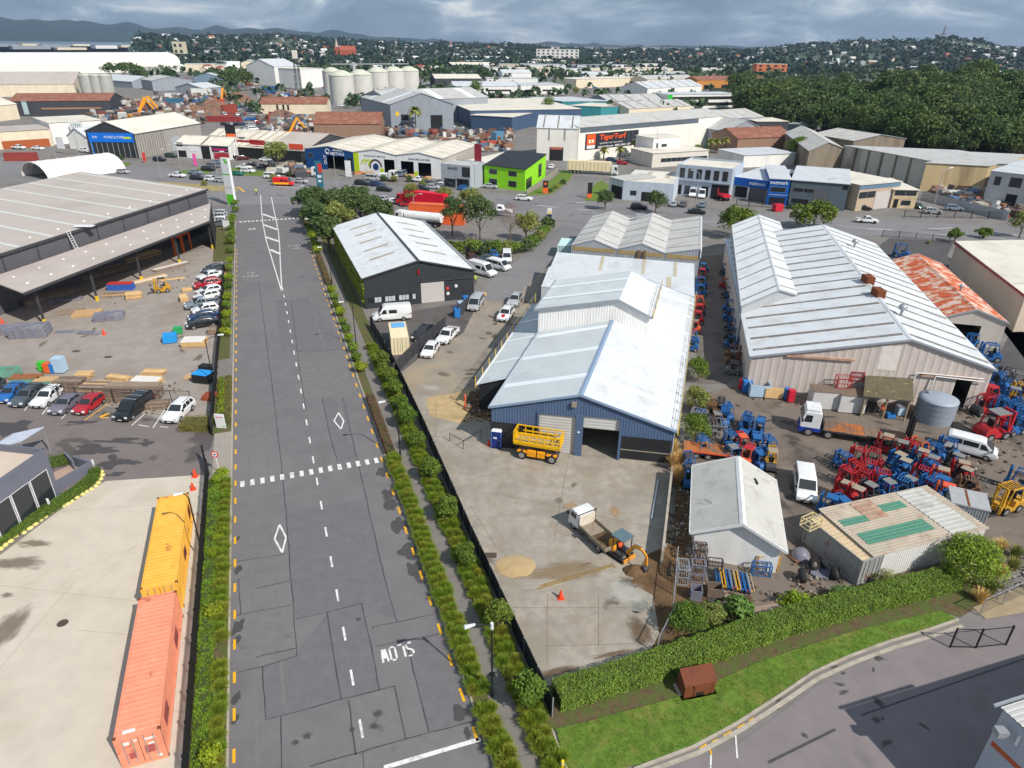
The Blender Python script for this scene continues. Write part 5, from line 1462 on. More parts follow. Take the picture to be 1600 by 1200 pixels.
mb=MB();mb.bar(brb.p(-.35,-.3,zt+.1),brb.p(6,-.3,zt+.2),.14,.14);mb.build('gutter',TRIM,brb.t)
mb=MB();p=brb.p(-.7,.7,zt-.9);mb.box(p.x-.3,p.x+.3,p.y-.25,p.y+.25,p.z,p.z+.4);mb.build('flood_light',M_STEEL,brb.t)
# plants
import numpy as np
RNG=np.random.default_rng(5)
def leafm(name,rgb,isl=.38,trans=.25,**k):
 return mat(name,lin(rgb),0.55,0.22,0.9,island=isl,trans=trans,spec=.25,**k)
LF_DARK=leafm('leaf_dark',(89,109,62))
LF_MID=leafm('leaf_mid',(104,127,46))
LF_LIME=leafm('leaf_lime',(146,162,41))
LF_HEDGE=leafm('leaf_hedge',(125,149,60))
LF_GRASS=leafm('leaf_tussock',(145,165,57),.3,.4)
LF_OLIVE=leafm('leaf_olive',(141,146,76))
LF_BROWN=leafm('leaf_bronze',(132,98,80))
LF_HBR=leafm('leaf_clipped_bronze',(146,137,71))
LF_STRAW=leafm('leaf_straw',(227,191,125))
LF_FAR=leafm('leaf_far',(66,86,54),.45,.1)
LF_FAR2=leafm('leaf_far_cloud_shade',(52,70,62),.45,.1)  # cloud shade and bluish haze mixed into the leaf colour
BARK=mat('bark',lin((112,96,78)),.95,.3,3)
INNER=mat('inner_twigs',lin((70,80,40)),.95,.3,3)
def quads_mesh(name,V,m):
 """V: (n,4,3) corners"""
 n=len(V);me=bpy.data.meshes.new(name)
 me.vertices.add(n*4);me.loops.add(n*4);me.polygons.add(n)
 me.vertices.foreach_set('co',V.reshape(-1).astype(np.float32))
 me.loops.foreach_set('vertex_index',np.arange(n*4,dtype=np.int32))
 me.polygons.foreach_set('loop_start',np.arange(n,dtype=np.int32)*4)
 me.polygons.foreach_set('loop_total',np.full(n,4,dtype=np.int32))
 me.update(calc_edges=True)
 if m:me.materials.append(m)
 return me
def leaf_quads(C,Nr,size,asp=.5,jitter=.7):
 n=len(C)
 N=Nr+RNG.normal(0,jitter,(n,3));N/=np.linalg.norm(N,axis=1)[:,None]+1e-9
 T=RNG.normal(0,1,(n,3));T-=(T*N).sum(1)[:,None]*N;T/=np.linalg.norm(T,axis=1)[:,None]+1e-9
 B=np.cross(N,T);s=(size*RNG.uniform(.6,1.3,n))[:,None]
 return np.stack([C-T*s*.5,C+B*s*asp*.5,C+T*s*.5,C-B*s*asp*.5],1)
def crown_mesh(name,n,R3,leaf,m,clumps=14,csize=.45,seed=1,flat_=0.0,shell=.55,asp=.6):
 g=np.random.default_rng(seed);R3=np.array(R3)
 d=g.normal(0,1,(clumps,3));d/=np.linalg.norm(d,axis=1)[:,None];d[:,2]=np.where(d[:,2]<-.45,-d[:,2],d[:,2])
 cc=d*R3*(g.uniform(shell,.92,clumps)[:,None])*(1-csize*.5)
 cs=g.uniform(.7,1.25,clumps)*csize
 k=g.integers(0,clumps,n);dd=g.normal(0,1,(n,3));dd/=np.linalg.norm(dd,axis=1)[:,None]
 dd[:,2]=np.where((dd[:,2]<-.2)&(g.random(n)<.6),-dd[:,2],dd[:,2])
 C=cc[k]+dd*(cs[k]*g.uniform(.7,1.05,n))[:,None]*R3.mean()
 return quads_mesh(name,leaf_quads(C,dd+np.array([0,0,.25]),leaf,asp),m)
def tree_proto(name,label,m,n,R3,cz,leaf,clumps=14,csize=.45,seed=1,trunk=.12,limbs=4,cat='tree',**k):
 t=thing(name,label,cat)
 o=link('crown',crown_mesh('crown',n,R3,leaf,m,clumps,csize,seed,**k),t,(0,0,cz))
 mb=MB();g=random.Random(seed)
 if trunk:
  mb.tube((0,0,-.1),(0,0,cz*.75),trunk,7,trunk*.65)
  for i in range(limbs):
   a=2*pi*i/limbs+g.random();z0=cz*g.uniform(.35,.7)
   mb.tube((0,0,z0),(cos(a)*R3[0]*.6,sin(a)*R3[1]*.6,cz+R3[2]*g.uniform(-.1,.4)),trunk*.45,5,trunk*.15)
  mb.build('trunk',BARK,t)
 return t
_used={}
class Kind:
 """plants of one kind: variants with shared meshes, copied where the photograph shows them"""
 def __init__(s,protos):s.p=protos;s.n=0;s.fresh=list(protos)
 def put(s,pos,label,sc=1.0,group=None,z=0.0):
  if s.fresh:
   o=s.fresh.pop(0);s.tr=None
  else:
   o=dup(s.p[s.n%len(s.p)],(0,0,0))
  s.n+=1
  o.location=(pos[0],pos[1],z);o.rotation_euler=(0,0,R.random()*6.28)
  o.scale=sc if hasattr(sc,'__len__')else(sc,sc,sc*R.uniform(.92,1.08))
  o['label']=label
  if group:o['group']=group
  elif 'group' in o:del o['group']
  return o
rt_=Kind([tree_proto('street_tree','',LF_MID,2300,(1.0,1.0,1.2),1.7,.19,24,.42,seed=i+3,trunk=.05)for i in range(3)])
ORD='first second third fourth fifth sixth seventh eighth ninth tenth eleventh twelfth thirteenth fourteenth fifteenth sixteenth seventeenth eighteenth nineteenth twentieth'.split()
G='small round trees in the bed along the dark screen fence'
for i,s in enumerate((2.2,9.2,16.4,23.0,29.8,36.0,41.0,44.5,48.5,52.5,57)):
 rt_.put(rd(s,3.55+R.uniform(-.15,.15)),f'small round tree by the screen fence, {ORD[i]} from the near hedge',R.uniform(.95,1.2),G,.1)
def tussock_mesh(n,h,r,m,seed,droop=.55):
 g=np.random.default_rng(seed)
 a=g.uniform(0,2*pi,n);lean=g.uniform(.15,1.0,n);L=h*g.uniform(.75,1.25,n);b0=g.uniform(0,r*.35,n);ba=g.uniform(0,2*pi,n)
 base=np.stack([b0*np.cos(ba),b0*np.sin(ba),np.zeros(n)],1);dr=np.stack([np.cos(a),np.sin(a),np.zeros(n)],1);sd=np.stack([-np.sin(a),np.cos(a),np.zeros(n)],1)
 def pt(t):return base+dr*(lean*r*(t**1.4))[:,None]+np.array([0,0,1.])*(L*(t-droop*lean*t*t))[:,None]
 Q=[]
 ts=(0,.45,.8,1.0);w=(.013,.02,.014,.002)
 for t0,t1,w0,w1 in zip(ts,ts[1:],w,w[1:]):
  p,q=pt(t0),pt(t1);Q.append(np.stack([p-sd*w0,p+sd*w0,q+sd*w1,q-sd*w1],1))
 return quads_mesh('blades',np.concatenate(Q),m)
def tuss(label,m,seed,n=760,h=.78,r=.62):
 me=tussock_mesh(n,h,r,m,seed);o=link('tussock',me);return tag(o,label,'grass tussock')
tk=Kind([tuss('',LF_GRASS,11),tuss('',LF_GRASS,12),tuss('',leafm('leaf_tussock_brown',(147,154,57)),13)])
G1='grass tussocks along the eastern kerb of the road'
LB1='arching green grass tussock in the kerbside strip beside the footpath'
s=-5.0
while s<36:
 if not(3.2<s<4.4):
  for n in(.45,.92):tk.put(rd(s+R.uniform(-.2,.2),n+R.uniform(-.1,.1)),LB1,R.uniform(.95,1.25),G1,.1)
 s+=.86
G2_='grass tussocks in the bed between footpath and screen fence'
s=-6.0
while s<66:
 for n in(3.1,3.8):tk.put(rd(s+R.uniform(-.3,.3),n+R.uniform(-.15,.15)),'green grass tussock under the small trees at the screen fence',R.uniform(.95,1.25),G2_,.1)
 s+=1.0
G3='grass tussocks along the western kerb of the road'
for s in np.arange(1,36.5,.95):
 if 13.3<s<15.2:continue
 tk.put(rd(s,-15.95+R.uniform(-.1,.1)),'dense olive grass tussock between the western kerb and palisade fence',R.uniform(.95,1.25),G3,.1)
def shrub(label,m,seed,n=700,R3=(.7,.7,.55),leaf=.17,name='shrub',clumps=12,cs=.5):
 t=thing(name,label,'shrub');link('foliage',crown_mesh('foliage',n,R3,leaf,m,clumps,cs,seed),t,(0,0,R3[2]*.8))
 mb=MB()
 for i in range(5):
  a=i*1.3;mb.tube((0,0,0),(cos(a)*R3[0]*.5,sin(a)*R3[1]*.5,R3[2]),.02,4)
 mb.build('stems',BARK,t).name='stem'
 return t
lk=Kind([shrub('',LF_LIME,21),shrub('',LF_LIME,22)])
mk_=Kind([shrub('',LF_MID,23,900),shrub('',LF_HEDGE,24,900)])
dk_=Kind([shrub('',LF_DARK,25,900),shrub('',LF_OLIVE,26,900)])
for(x,y),sc,l in(((336,962),1.1,'lime green shrub beside the palisade fence level with the yellow container door'),((331,1190),1.2,'lime green shrub nearest the camera at the palisade fence'),((350,745),1.0,'lime green shrub at the gate end of the kerb strip'),((340,755),.9,'lime shrub below the speed sign'),((336,870),.9,'lime green shrub level with the middle of the yellow container'),((343,845),.8,'small lime shrub level with the yellow container roof')):
 lk.put(at(x,y),l,sc,None,.1)
for i,y in enumerate((396,412,424,440,452,470,484,498,512,526)):
 (lk if i%2 else mk_).put(at(360-(y-396)*.05,y),f'yellow green shrub beside the timber yard fence, {ORD[i]} from the far end',R.uniform(1.15,1.5),'yellow green shrubs beside the timber yard fence',.1)
for i,(x,y)in enumerate(((362,352),(361,362),(362,372),(361,382),(364,345),(368,332),(369,322))):
 mk_.put(at(x,y),f'dark green shrub by the small car bay, {ORD[i]} of the row',R.uniform(1.3,1.8),'shrubs by the small car bay',.1)
for i,s in enumerate((58,61.5,65,69,73,76,80,84,88,92)):
 (mk_ if i%3 else lk).put(rd(s,.75),f'bushy green shrub in the kerb strip opposite the charcoal shed, {ORD[i]} going away',R.uniform(1.1,1.5),'shrubs in the kerb strip opposite the charcoal shed',.1)
for i,s in enumerate((118,120.5,123,126,129,132,135,138)):
 (mk_ if i%2 else lk).put(rd(s,.9),f'yellow green shrub beyond the bronze hedge, {ORD[i]} going away',R.uniform(1.3,1.7),'shrubs beyond the bronze hedge',.1)
def hedge(label,pts,w,h,m,leaf=.14,dens=90,name='hedge',z=.05,rough=.1,cat='hedge',wob=.25):
 t=thing(name,label,cat,(pts[0][0],pts[0][1],z))
 P0=Vector((pts[0][0],pts[0][1],0));P=[v2(p)-P0 for p in pts]
 ins=MB();Cs=[];Ns=[]
 for a,b in zip(P,P[1:]):
  d=(b-a);L=d.length;d=d/L;q=Vector((-d.y,d.x,0))
  i_=.82
  ins.hexa([a-q*w*.5*i_,b-q*w*.5*i_,b+q*w*.5*i_,a+q*w*.5*i_],[p+Vector((0,0,h*.88))for p in(a-q*w*.5*i_,b-q*w*.5*i_,b+q*w*.5*i_,a+q*w*.5*i_)])
  n=int(dens*L*(w+2*h)*1.15)
  u=RNG.uniform(-.1,L+.1,n);f=RNG.uniform(0,w+2*h,n)
  side=np.where(f<h,-w/2,np.where(f>h+w,w/2,f-h-w/2));zz=np.where(f<h,f,np.where(f>h+w,2*h+w-f,h))
  bump=np.array([mnoise.noise(Vector((a.x+d.x*uu+P0.x,a.y+d.y*uu+P0.y,s_+z_)))for uu,s_,z_ in zip(u*1.3,side*1.3,zz*1.3)])*wob
  nx=np.where(f<h,-1.,np.where(f>h+w,1.,0.));nz=np.where((f>=h)&(f<=h+w),1.,.0)
  dep=RNG.uniform(-.22,.06,n)+bump
  side=side+nx*dep;zz=np.maximum(zz+nz*dep,.02)
  dv=np.array(d);qv=np.array(q)
  Cs.append(np.array(a)[None]+u[:,None]*dv+side[:,None]*qv+zz[:,None]*np.array([0,0,1.]))
  Ns.append(nx[:,None]*qv+nz[:,None]*np.array([0,0,1.])+np.array([0,0,.3]))
 ins.build('branches',INNER,t)
 link('foliage',quads_mesh('foliage',leaf_quads(np.concatenate(Cs),np.concatenate(Ns),leaf,.6),m),t)
 return t
hp=[at(x,y)for x,y in((870,1098),(960,1070),(1080,1032),(1200,990),(1300,960),(1400,935),(1486,912))]
hedge('long thick leafy hedge between the concrete yard and the lawn',hp,1.75,1.35,LF_HEDGE,.12,460,wob=.16)
hedge('clipped maroon hedge beside the kerb near the middle of the road',[rd(36.3,.62),rd(43,.62),rd(49.8,.62)],.95,.85,LF_BROWN,.10,260,wob=.05)
hedge('clipped bronze hedge beside the kerb farther up the road',[rd(96,.7),rd(106,.7),rd(115,.7)],.95,.8,leafm('leaf_bronze_green',(141,109,76)),.13,130,wob=.05)
hedge('clipped maroon hedge at the junction end of the road',[rd(141,.8),rd(150,.9),rd(158,1.2)],1.5,1.1,LF_BROWN,.18,70,wob=.05)
hedge('clipped olive bronze hedge block beside the white SUV',[at(287,668),at(333,668)],2.4,.9,LF_HBR,.10,240,wob=.05)
hedge('narrow lime hedge strip behind the white signboard',[rd(50.5,-16.7),rd(61,-16.7)],.55,.7,LF_LIME,.13,160)
hedge('clipped bronze hedge strip behind the white signboard',[rd(49,-15.95),rd(61.5,-15.95)],.75,.55,LF_HBR,.12,160,wob=.05)
hedge('curved clipped hedge along the front of the grey office',[at(x,y)for x,y in((-30,868),(20,838),(60,812),(95,790),(125,770),(148,750),(150,740))],.95,.75,LF_MID,.12,420,wob=.08)
hedge('small clipped hedge beside the office entry court',[at(82,728),at(106,722)],1.2,.8,LF_MID,.12,200,wob=.08)
hedge('low groundcover strip against the palisade fence of the concrete pad',[rd(1,-17.0),rd(14,-17.0),rd(26,-17.0),rd(37,-17.0)],1.0,.28,leafm('leaf_cover',(116,148,43)),.14,430,name='ground_cover',cat='ground cover')
o,d,n_,L=ch.face('l');nn=15000
u=RNG.uniform(0,L,nn);zz=5.25*np.sqrt(RNG.uniform(0,1,nn));dep=np.abs(RNG.normal(.12,.12,nn))
C=np.array(ch.A+o)[None]+u[:,None]*np.array(d)+dep[:,None]*np.array(n_)+zz[:,None]*np.array([0,0,1.])
t=link('climbing_ivy',quads_mesh('climbing_ivy',leaf_quads(C,np.tile(np.array(n_),(nn,1))+np.array([0,0,.4]),.34,.7,.5),leafm('leaf_ivy',(140,156,54))))
tag(t,'sheet of climbing ivy on the side wall of the charcoal shed','climbing plant')
def tree_px(label,m,base,n,R3,cz,leaf,clumps=16,cs=.42,trunk=.14,name='tree',seed=None,z=0,**k):
 t=tree_proto(name,label,m,n,R3,cz,leaf,clumps,cs,seed or R.randint(1,9999),trunk,5,**k);p=at(*base);t.location=(p.x,p.y,z);return t
tree_px('big leafy bush by the green sheeted shed and the hedge end',leafm('leaf_big_bush',(138,158,54)),(1508,905),11000,(2.9,2.6,2.0),2.0,.19,60,.34,.1,'bush')
tree_px('bushy round bush left of the scrap stacks behind the hedge'.replace(' left of',' near'),LF_MID,(1072,985),4200,(1.9,1.5,1.1),1.2,.17,30,.4,.05,'bush')
tree_px('yellowing shrub amid the weeds behind the hedge',LF_OLIVE,(1105,972),2200,(1.5,1.2,.9),.8,.16,18,.4,.04,'bush')
tree_px('big leaved weed bush beside the coloured forklift masts',leafm('leaf_fig',(100,134,60)),(1148,968),1100,(1.6,1.1,1.0),1.0,.36,18,.4,.05,'bush')
tree_px('yellow green weed bush beside the old tyres',LF_LIME,(1240,948),1600,(1.7,.9,.7),.6,.2,18,.4,.04,'bush')
tree_px('feathery grey green bush by the rusty container end',LF_OLIVE,(1390,918),2400,(1.6,1.1,.9),.6,.3,18,.4,.04,'bush',asp=.15)
tree_px('feathery green clump behind the hedge middle',leafm('leaf_fern',(116,148,80)),(1320,938),2200,(1.7,1.0,.7),.5,.34,18,.4,.04,'bush',asp=.15)
tree_px('thin weedy tree at the blue warehouse corner',LF_MID,(1085,692),4500,(1.9,2.2,1.3),2.0,.2,22,.4,.07)
tree_px('thin weedy tree farther along the alley side of the blue warehouse',LF_OLIVE,(1086,645),4000,(1.5,2.6,1.3),1.7,.2,22,.4,.07)
tree_px('weedy tree farthest along the alley side of the blue warehouse',LF_MID,(1090,592),3600,(1.4,2.6,1.3),1.5,.2,22,.4,.07)
for i,(x,y)in enumerate(((1052,735),(1058,755),(1050,712),(1062,730))):
 o=tag(link('dry_grass',tussock_mesh(380,2.1,1.0,LF_STRAW,60+i,.35),None,at(x,y)),'tall clump of straw coloured dry grass at the blue warehouse corner','dry grass','straw coloured grass clumps at the warehouse corner')
for i,(x,y)in enumerate(((1545,925),(1560,900),(1580,890),(1530,940),(1585,870),(1560,860))):
 tag(link('dry_grass',tussock_mesh(300,1.3,.9,LF_STRAW if i%2 else LF_OLIVE,70+i,.4),None,at(x,y)),'dry weed clump between the big bush and the chain link fence','dry grass','dry weed clumps by the chain link fence')
for i,(x,y,r)in enumerate(((490,340,5.5),(515,352,5.5),(540,345,6),(565,352,5.5),(590,360,4.5),(500,366,4),(530,366,4.5),(556,338,5),(515,392,3.2))):
 tree_px(('dark spreading tree nearest the junction end of the footpath','dark spreading tree second along from the footpath','dark spreading tree at the back of the grove','dark spreading tree in the middle of the grove','dark spreading tree at the car yard end of the grove','dark bushy tree at the path side of the charcoal shed','dark tree right behind the charcoal shed roof corner','dark spreading tree tallest in the grove','bushy dark tree squeezed between footpath and ivy wall')[i],(LF_DARK,LF_DARK,LF_OLIVE)[0 if i!=6 else 2],(x,y),3600,(r,r*.9,3.2),4.4,.6,34,.30,.3)
tree_px('yellow green conifer at the junction end of the footpath',LF_LIME,(478,332),1500,(1.6,1.6,3),3.2,.4,20,.35,.15)
for b,m,r,h,l in(((707,372),LF_DARK,(3.2,3,3.2),6.5,'thin open tree nearest the charcoal shed roof'),((750,378),LF_DARK,(4.6,4.2,3.6),6.8,'larger open tree with forked trunk in the planting by the lane'),((735,345),LF_OLIVE,(3.2,3,2.6),5.5,'olive tree behind the orange container'),((822,376),LF_OLIVE,(3.4,3.2,3.0),3.6,'dense round olive tree beside the lane entrance'),((645,322),LF_OLIVE,(2.6,2.6,2.6),3.6,'round tree in front of the red curtain truck'),((695,326),LF_OLIVE,(2.6,2.6,2.4),3.4,'round tree behind the end of the red curtain truck'),((945,328),LF_DARK,(2.7,2.7,2.4),3.0,'round street tree beside the side street'),((1024,334),LF_DARK,(3.1,3.1,2.8),3.3,'round street tree in front of the pale workshop'),((1148,372),LF_MID,(5.2,4.6,3.4),4.0,'wide street tree beside the white warehouse wing'),((1270,357),LF_MID,(6.2,4.4,3.2),3.2,'broad dome shaped street tree behind the white warehouse'),((1491,378),LF_MID,(2.0,1.8,1.5),1.6,'round bush in the east fence bed next to the red trim'),((1536,372),LF_MID,(2.4,1.6,1.2),1.2,'wide low bush in the east fence bed'),((1592,372),LF_OLIVE,(3.6,3.0,3.0),3.6,'loose olive tree at the far end of the east fence bed'),((436,268),LF_OLIVE,(5.2,4.6,3.4),6.0,'spreading olive tree in front of the scrap metal workshop'),((1242,253),LF_MID,(5,4.6,4.6),5.2,'dense tree against the stained concrete wall'),((745,152),LF_MID,(6,6,6),7,'round tree beside the navy warehouse roof'),((856,188),LF_MID,(4.5,4.5,6.5),7,'upright tree between the two teal buildings'),((1018,342),LF_MID,(.1,.1,.1),.2,'')):
 if l:tree_px(l,m,b,2600,r,h,.16*r[0]**.8,30,.30,.2)
t=tree_px('bare twiggy brown tree between the shrubs and the lane',leafm('leaf_twig',(150,123,109)),(797,388),1500,(2.8,2.6,4.2),6.0,.5,30,.3,.16,asp=.08)
for i,(x,y)in enumerate(((702,392),(715,396),(732,392),(746,398),(760,400),(776,398),(790,396),(806,396),(820,394),(832,386),(842,378),(850,370),(856,360))):
 (mk_ if i%2 else dk_).put(at(x,y),f'thick green shrub in the planting behind the charcoal shed, {ORD[i]} towards the lane',R.uniform(2.2,3.0),'shrubs in the planting behind the charcoal shed',0)
for i,(x,y,s)in enumerate(((616,284,2),(640,284,2),(665,286,1.6),(600,283,2),(660,293,1.8),(648,349,2.0),(617,352,2),(456,276,2),(430,284,2.4),(880,288,1.5),(868,295,1.4),(860,301,1.2),(1090,236,2.6),(1105,236,2.4),(1063,228,3),(1075,230,3),(1150,172,4),(1305,180,3),(900,146,5),(640,374,2),(1450,381,.8),(190,250,1.5),(320,290,1.5))):
 dk_.put(at(x,y),('dark green shrub at a verge of the main street' if y>260 else 'dark green shrub among the buildings beyond the street'),s,'shrubs at the verges of the main street' if y>260 else 'shrubs among the far buildings',0)
def palm(label,base,h,r,m=LF_OLIVE):
 p=at(*base);t=thing('palm_tree',label,'palm tree',p,0,'palm trees')
 mb=MB();mb.tube((0,0,0),(0,0,h),.28,7,.18);mb.build('trunk',BARK,t)
 mb=MB()
 for k in range(26):
  a=k*2.4;e=1.1-1.5*((k*7)%26)/26;d=Vector((cos(a),sin(a),0));sd_=Vector((-sin(a),cos(a),0));pr=None
  for i in range(5):
   q=Vector((0,0,h))+d*r*cos(e)*i/4+Vector((0,0,r*(sin(e)*i/4-.5*(i/4)**2)));w=.28*r*(1-abs(i/4-.4))*(.9 if i<4 else .1)
   if pr:mb.quad(pr[0],pr[1],q+sd_*w,q-sd_*w)
   pr=(q-sd_*w,q+sd_*w)
 mb.build('frond',m,t);return t
for l,b,h,r in(('palm at the TigerTurf wall, nearest the gable end'.replace('TigerTurf ','white sign '),(943,250),4,2.4),('middle palm of three at the white sign wall',(968,250),4.2,2.3),('tallest palm at the white sign wall next to the cars',(993,246),6,2.8),('palm by the old shed with red roof, first of three',(1108,240),5,2.4),('palm by the old shed with red roof, middle of three',(1118,240),5,2.4),('palm by the old shed with red roof, last of three',(1131,240),5.5,2.4),('tall palm in front of the big grey gabled shed',(650,206),10,4.5)):
 palm(l,b,h,r)
NG=26000;poly=[(868,1140),(905,1132),(1060,1090),(1200,1030),(1340,985),(1470,955),(1495,968),(1390,1000),(1270,1048),(1150,1130),(1085,1165),(1000,1195),(890,1215)]
W_=[at(x,y)for x,y in poly]
def inside(x,y,P):
 c=False;j=len(P)-1
 for i in range(len(P)):
  if(P[i].y>y)!=(P[j].y>y)and x<(P[j].x-P[i].x)*(y-P[i].y)/(P[j].y-P[i].y)+P[i].x:c=not c
  j=i
 return c
xs=RNG.uniform(min(p.x for p in W_),max(p.x for p in W_),NG*3);ys=RNG.uniform(min(p.y for p in W_),max(p.y for p in W_),NG*3)
C=np.array([(x,y,.13)for x,y in zip(xs,ys)if inside(x,y,W_)and mnoise.noise(Vector((x*.7,y*.7,1)))>-.25][:NG])
nb_=len(C);a=RNG.uniform(0,6.28,nb_);tv=np.stack([np.cos(a),np.sin(a),np.zeros(nb_)],1)*.014;up=np.stack([RNG.normal(0,.03,nb_),RNG.normal(0,.03,nb_),RNG.uniform(.05,.11,nb_)],1)
C[:,2]=.098
o=link('grass',quads_mesh('grass',np.stack([C-tv,C+tv,C+up+tv*.2,C+up-tv*.2],1),leafm('leaf_lawn',(110,142,48),.3,.2)))
o['kind']='stuff';o['label']='short green lawn grass beside the driveway'
# forklifts
FC=dict(red=paint('lift_red',(182,40,48),.55,.12,dirt=lin((104,66,58)),dscale=1.8,damt=.6,stops=(.48,.66)),blue=paint('lift_blue',(38,100,162),.55,.12,dirt=lin((74,88,104)),dscale=1.8,damt=.6,stops=(.48,.66)),yellow=paint('lift_gold',(206,156,48),.55,.1,dirt=lin((110,92,60)),dscale=1.8,damt=.6),dark=M_DKGREY,orange=paint('lift_orange',(222,96,62),.5),tan=paint('plate_tan',(160,146,126),.8),grey=paint('plate_grey',(128,128,126),.7),brown=paint('scrap_brown',(128,92,66),.8))
_fk={}
def fk_meshes():
 if _fk:return _fk
 def mk(n,f,b=0):
  mb=MB();f(mb);me=mb.mesh(n)
  if b:bv(me,b)
  _fk[n]=me
 mk('chassis',lambda m:(m.prism([(-.75,-.52,.2),(.62,-.52,.2),(.62,-.52,.62),(.3,-.52,.66),(.2,-.52,.5),(-.2,-.52,.5),(-.3,-.52,.95),(-.75,-.52,.95)],(0,1.04,0))),.03)
 mk('counterweight',lambda m:m.prism([(-1.25,-.54,.35),(-.7,-.54,.25),(-.7,-.54,1.05),(-1.05,-.54,1.05),(-1.25,-.54,.8)],(0,1.08,0)),.08)
 def guard(m):
  for s in(1,-1):
   m.bar((-.85,s*.46,.95),(-.6,s*.44,2.05),.08);m.bar((.6,s*.46,.6),(.3,s*.44,2.05),.08);m.bar((-.62,s*.44,2.05),(.42,s*.44,2.05),.09)
  for x in(-.6,-.35,-.1,.15,.4):m.bar((x,-.44,2.06),(x,.44,2.06),.07)
 mk('overhead_guard',guard)
 mk('roof_plate',lambda m:m.box(-.62,.42,-.45,.45,2.1,2.14))
 def mast(m):
  for s in(1,-1):m.box(.72,.86,s*.36-.06,s*.36+.06,.08,2.15);m.box(.86,.96,s*.27-.05,s*.27+.05,.1,2.05)
  for z in(.4,1.2,2.1):m.box(.74,.84,-.36,.36,z-.06,z+.06)
  for z in(.35,.7):m.box(.97,1.02,-.48,.48,z-.07,z+.07)
 mk('mast',mast)
 mk('seat',lambda m:(m.box(-.45,.05,-.24,.24,.95,1.1),m.box(-.55,-.42,-.24,.24,1.0,1.5)),.03)
 mk('fork',lambda m:(m.box(1.02,2.0,-.05,.05,.06,.11),m.box(1.02,1.07,-.05,.05,.06,.72)))
 return _fk
def forklift(label,p,z,deg,col,plate=None,group=None,sc=1.0,fork=True):
 c=at(p[0],p[1],z);t=thing('forklift',label,'forklift',(c.x,c.y,.02),radians(deg),group);t.scale=(sc,sc,sc*R.uniform(.82,1.08))
 F_=fk_meshes();m=FC[col]
 for n in('chassis','overhead_guard','mast'):link(n,painted(F_[n],m),t)
 link('counterweight',painted(F_['counterweight'],m if R.random()<.8 or sc>1.3 else M_DKGREY),t)
 link('seat',painted(F_['seat'],M_BLACK),t)
 if plate:link('roof_plate',painted(F_['roof_plate'],FC[plate]),t)
 if fork:
  for s in(.3,-.3):link('fork',painted(F_['fork'],M_DKGREY),t,(0,s,0))
 if('fk',)not in _wheels:_wheels[('fk',)]=wheel_meshes(.32,.24)
 for x in(.45,-.8):
  for s in(1,-1):w=link('wheel',_wheels[('fk',)][0],t,(x,s*.46,.32));link('rim',_wheels[('fk',)][1],w)
 return t
def Z(o,k,pts):return[((o[0]+x/k,o[1]+y/k),*r)for x,y,*r in pts]
rows=[[(540,650,'red','tan'),(640,690,'dark','grey'),(720,690,'red'),(780,680,'orange','brown'),(900,690,'blue'),(1010,690,'blue',None)],[(205,770,'blue'),(320,760,'red'),(430,760,'red'),(620,770,'blue','tan'),(790,740,'blue','tan'),(870,800,'red','grey'),(1080,790,'dark','grey')],[(300,850,'red'),(400,850,'red'),(450,900,'blue'),(660,840,'blue','tan'),(870,840,'blue'),(940,900,'orange','tan'),(1130,840,'red','tan')],[(240,920,'red'),(340,930,'red'),(500,920,'red'),(690,950,'blue','grey'),(800,900,'red'),(960,960,'blue','blue'),(1150,890,'dark','tan')],[(210,1000,'red','tan'),(300,1060,'red','tan'),(390,1000,'dark','grey'),(540,1000,'blue','grey'),(640,980,'blue'),(870,980,'blue'),(980,1050,'orange','orange'),(1180,960,'brown')],[(90,1110,'blue','blue'),(190,1110,'blue','blue')]]
CN=dict(red='red',blue='blue',yellow='yellow',dark='dark grey',orange='orange red',brown='brown',tan='tan',grey='grey')
for i,r in enumerate(rows):
 for j,(x,y,col,*pl)in enumerate(r):
  pl=pl[0]if pl else None
  lab=f'{CN[col]} forklift{" with " + CN[pl] + " roof plate" if pl else ""}, {ORD[j]} in the {ORD[i]} row behind the flatbed'
  forklift(lab,(1280+x/5+R.uniform(-3,3),560+y/5+R.uniform(-2,2)),1.4,130+R.uniform(-28,28),col,pl,'forklifts packed tightly in the yard behind the flatbed truck',1.0,False)
for j,((x,y),col,pl)in enumerate([((1168,664),'blue',None),((1186,668),'blue','blue'),((1166,655),'blue',None),((1142,684),'blue',None),((1159,688),'red','orange'),((1181,692),'blue','blue'),((1202,694),'blue',None),((1144,704),'blue','grey'),((1169,709),'orange','red'),((1187,713),'blue','blue'),((1205,716),'yellow','tan'),((1137,640),'blue',None),((1125,634),'dark',None),((1112,640),'brown',None),((1098,633),'blue',None),((1120,652),'brown','grey'),((1108,660),'dark',None),((1098,692),'blue',None),((1132,650),'blue',None),((1076,722),'blue','dark'),((1076,742),'blue','dark')]):
 forklift(f'{CN[col]} forklift{" with " + CN[pl] + " roof plate" if pl else ""}, {ORD[j] if j < 20 else "last"} in the pack beyond the pale gabled shed',(x,y),1.2,80+R.uniform(-30,30),col,pl,'forklifts packed beyond the pale gabled shed',1.0,False)
for j,((x,y),col)in enumerate(zip(((1096,415),(1094,427),(1094,440),(1092,452),(1090,470),(1090,481),(1087,495),(1082,508),(1079,525),(1077,536)),'blue red blue blue orange red red orange blue blue'.split())):
 forklift(f'{CN[col]} forklift, {ORD[j]} from the far end of the warehouse side alley row',(x+2,y),1.2,165+R.uniform(-10,10),col,R.choice((None,col,'grey')),'forklifts lined along the blue warehouse side of the alley',.95,False)
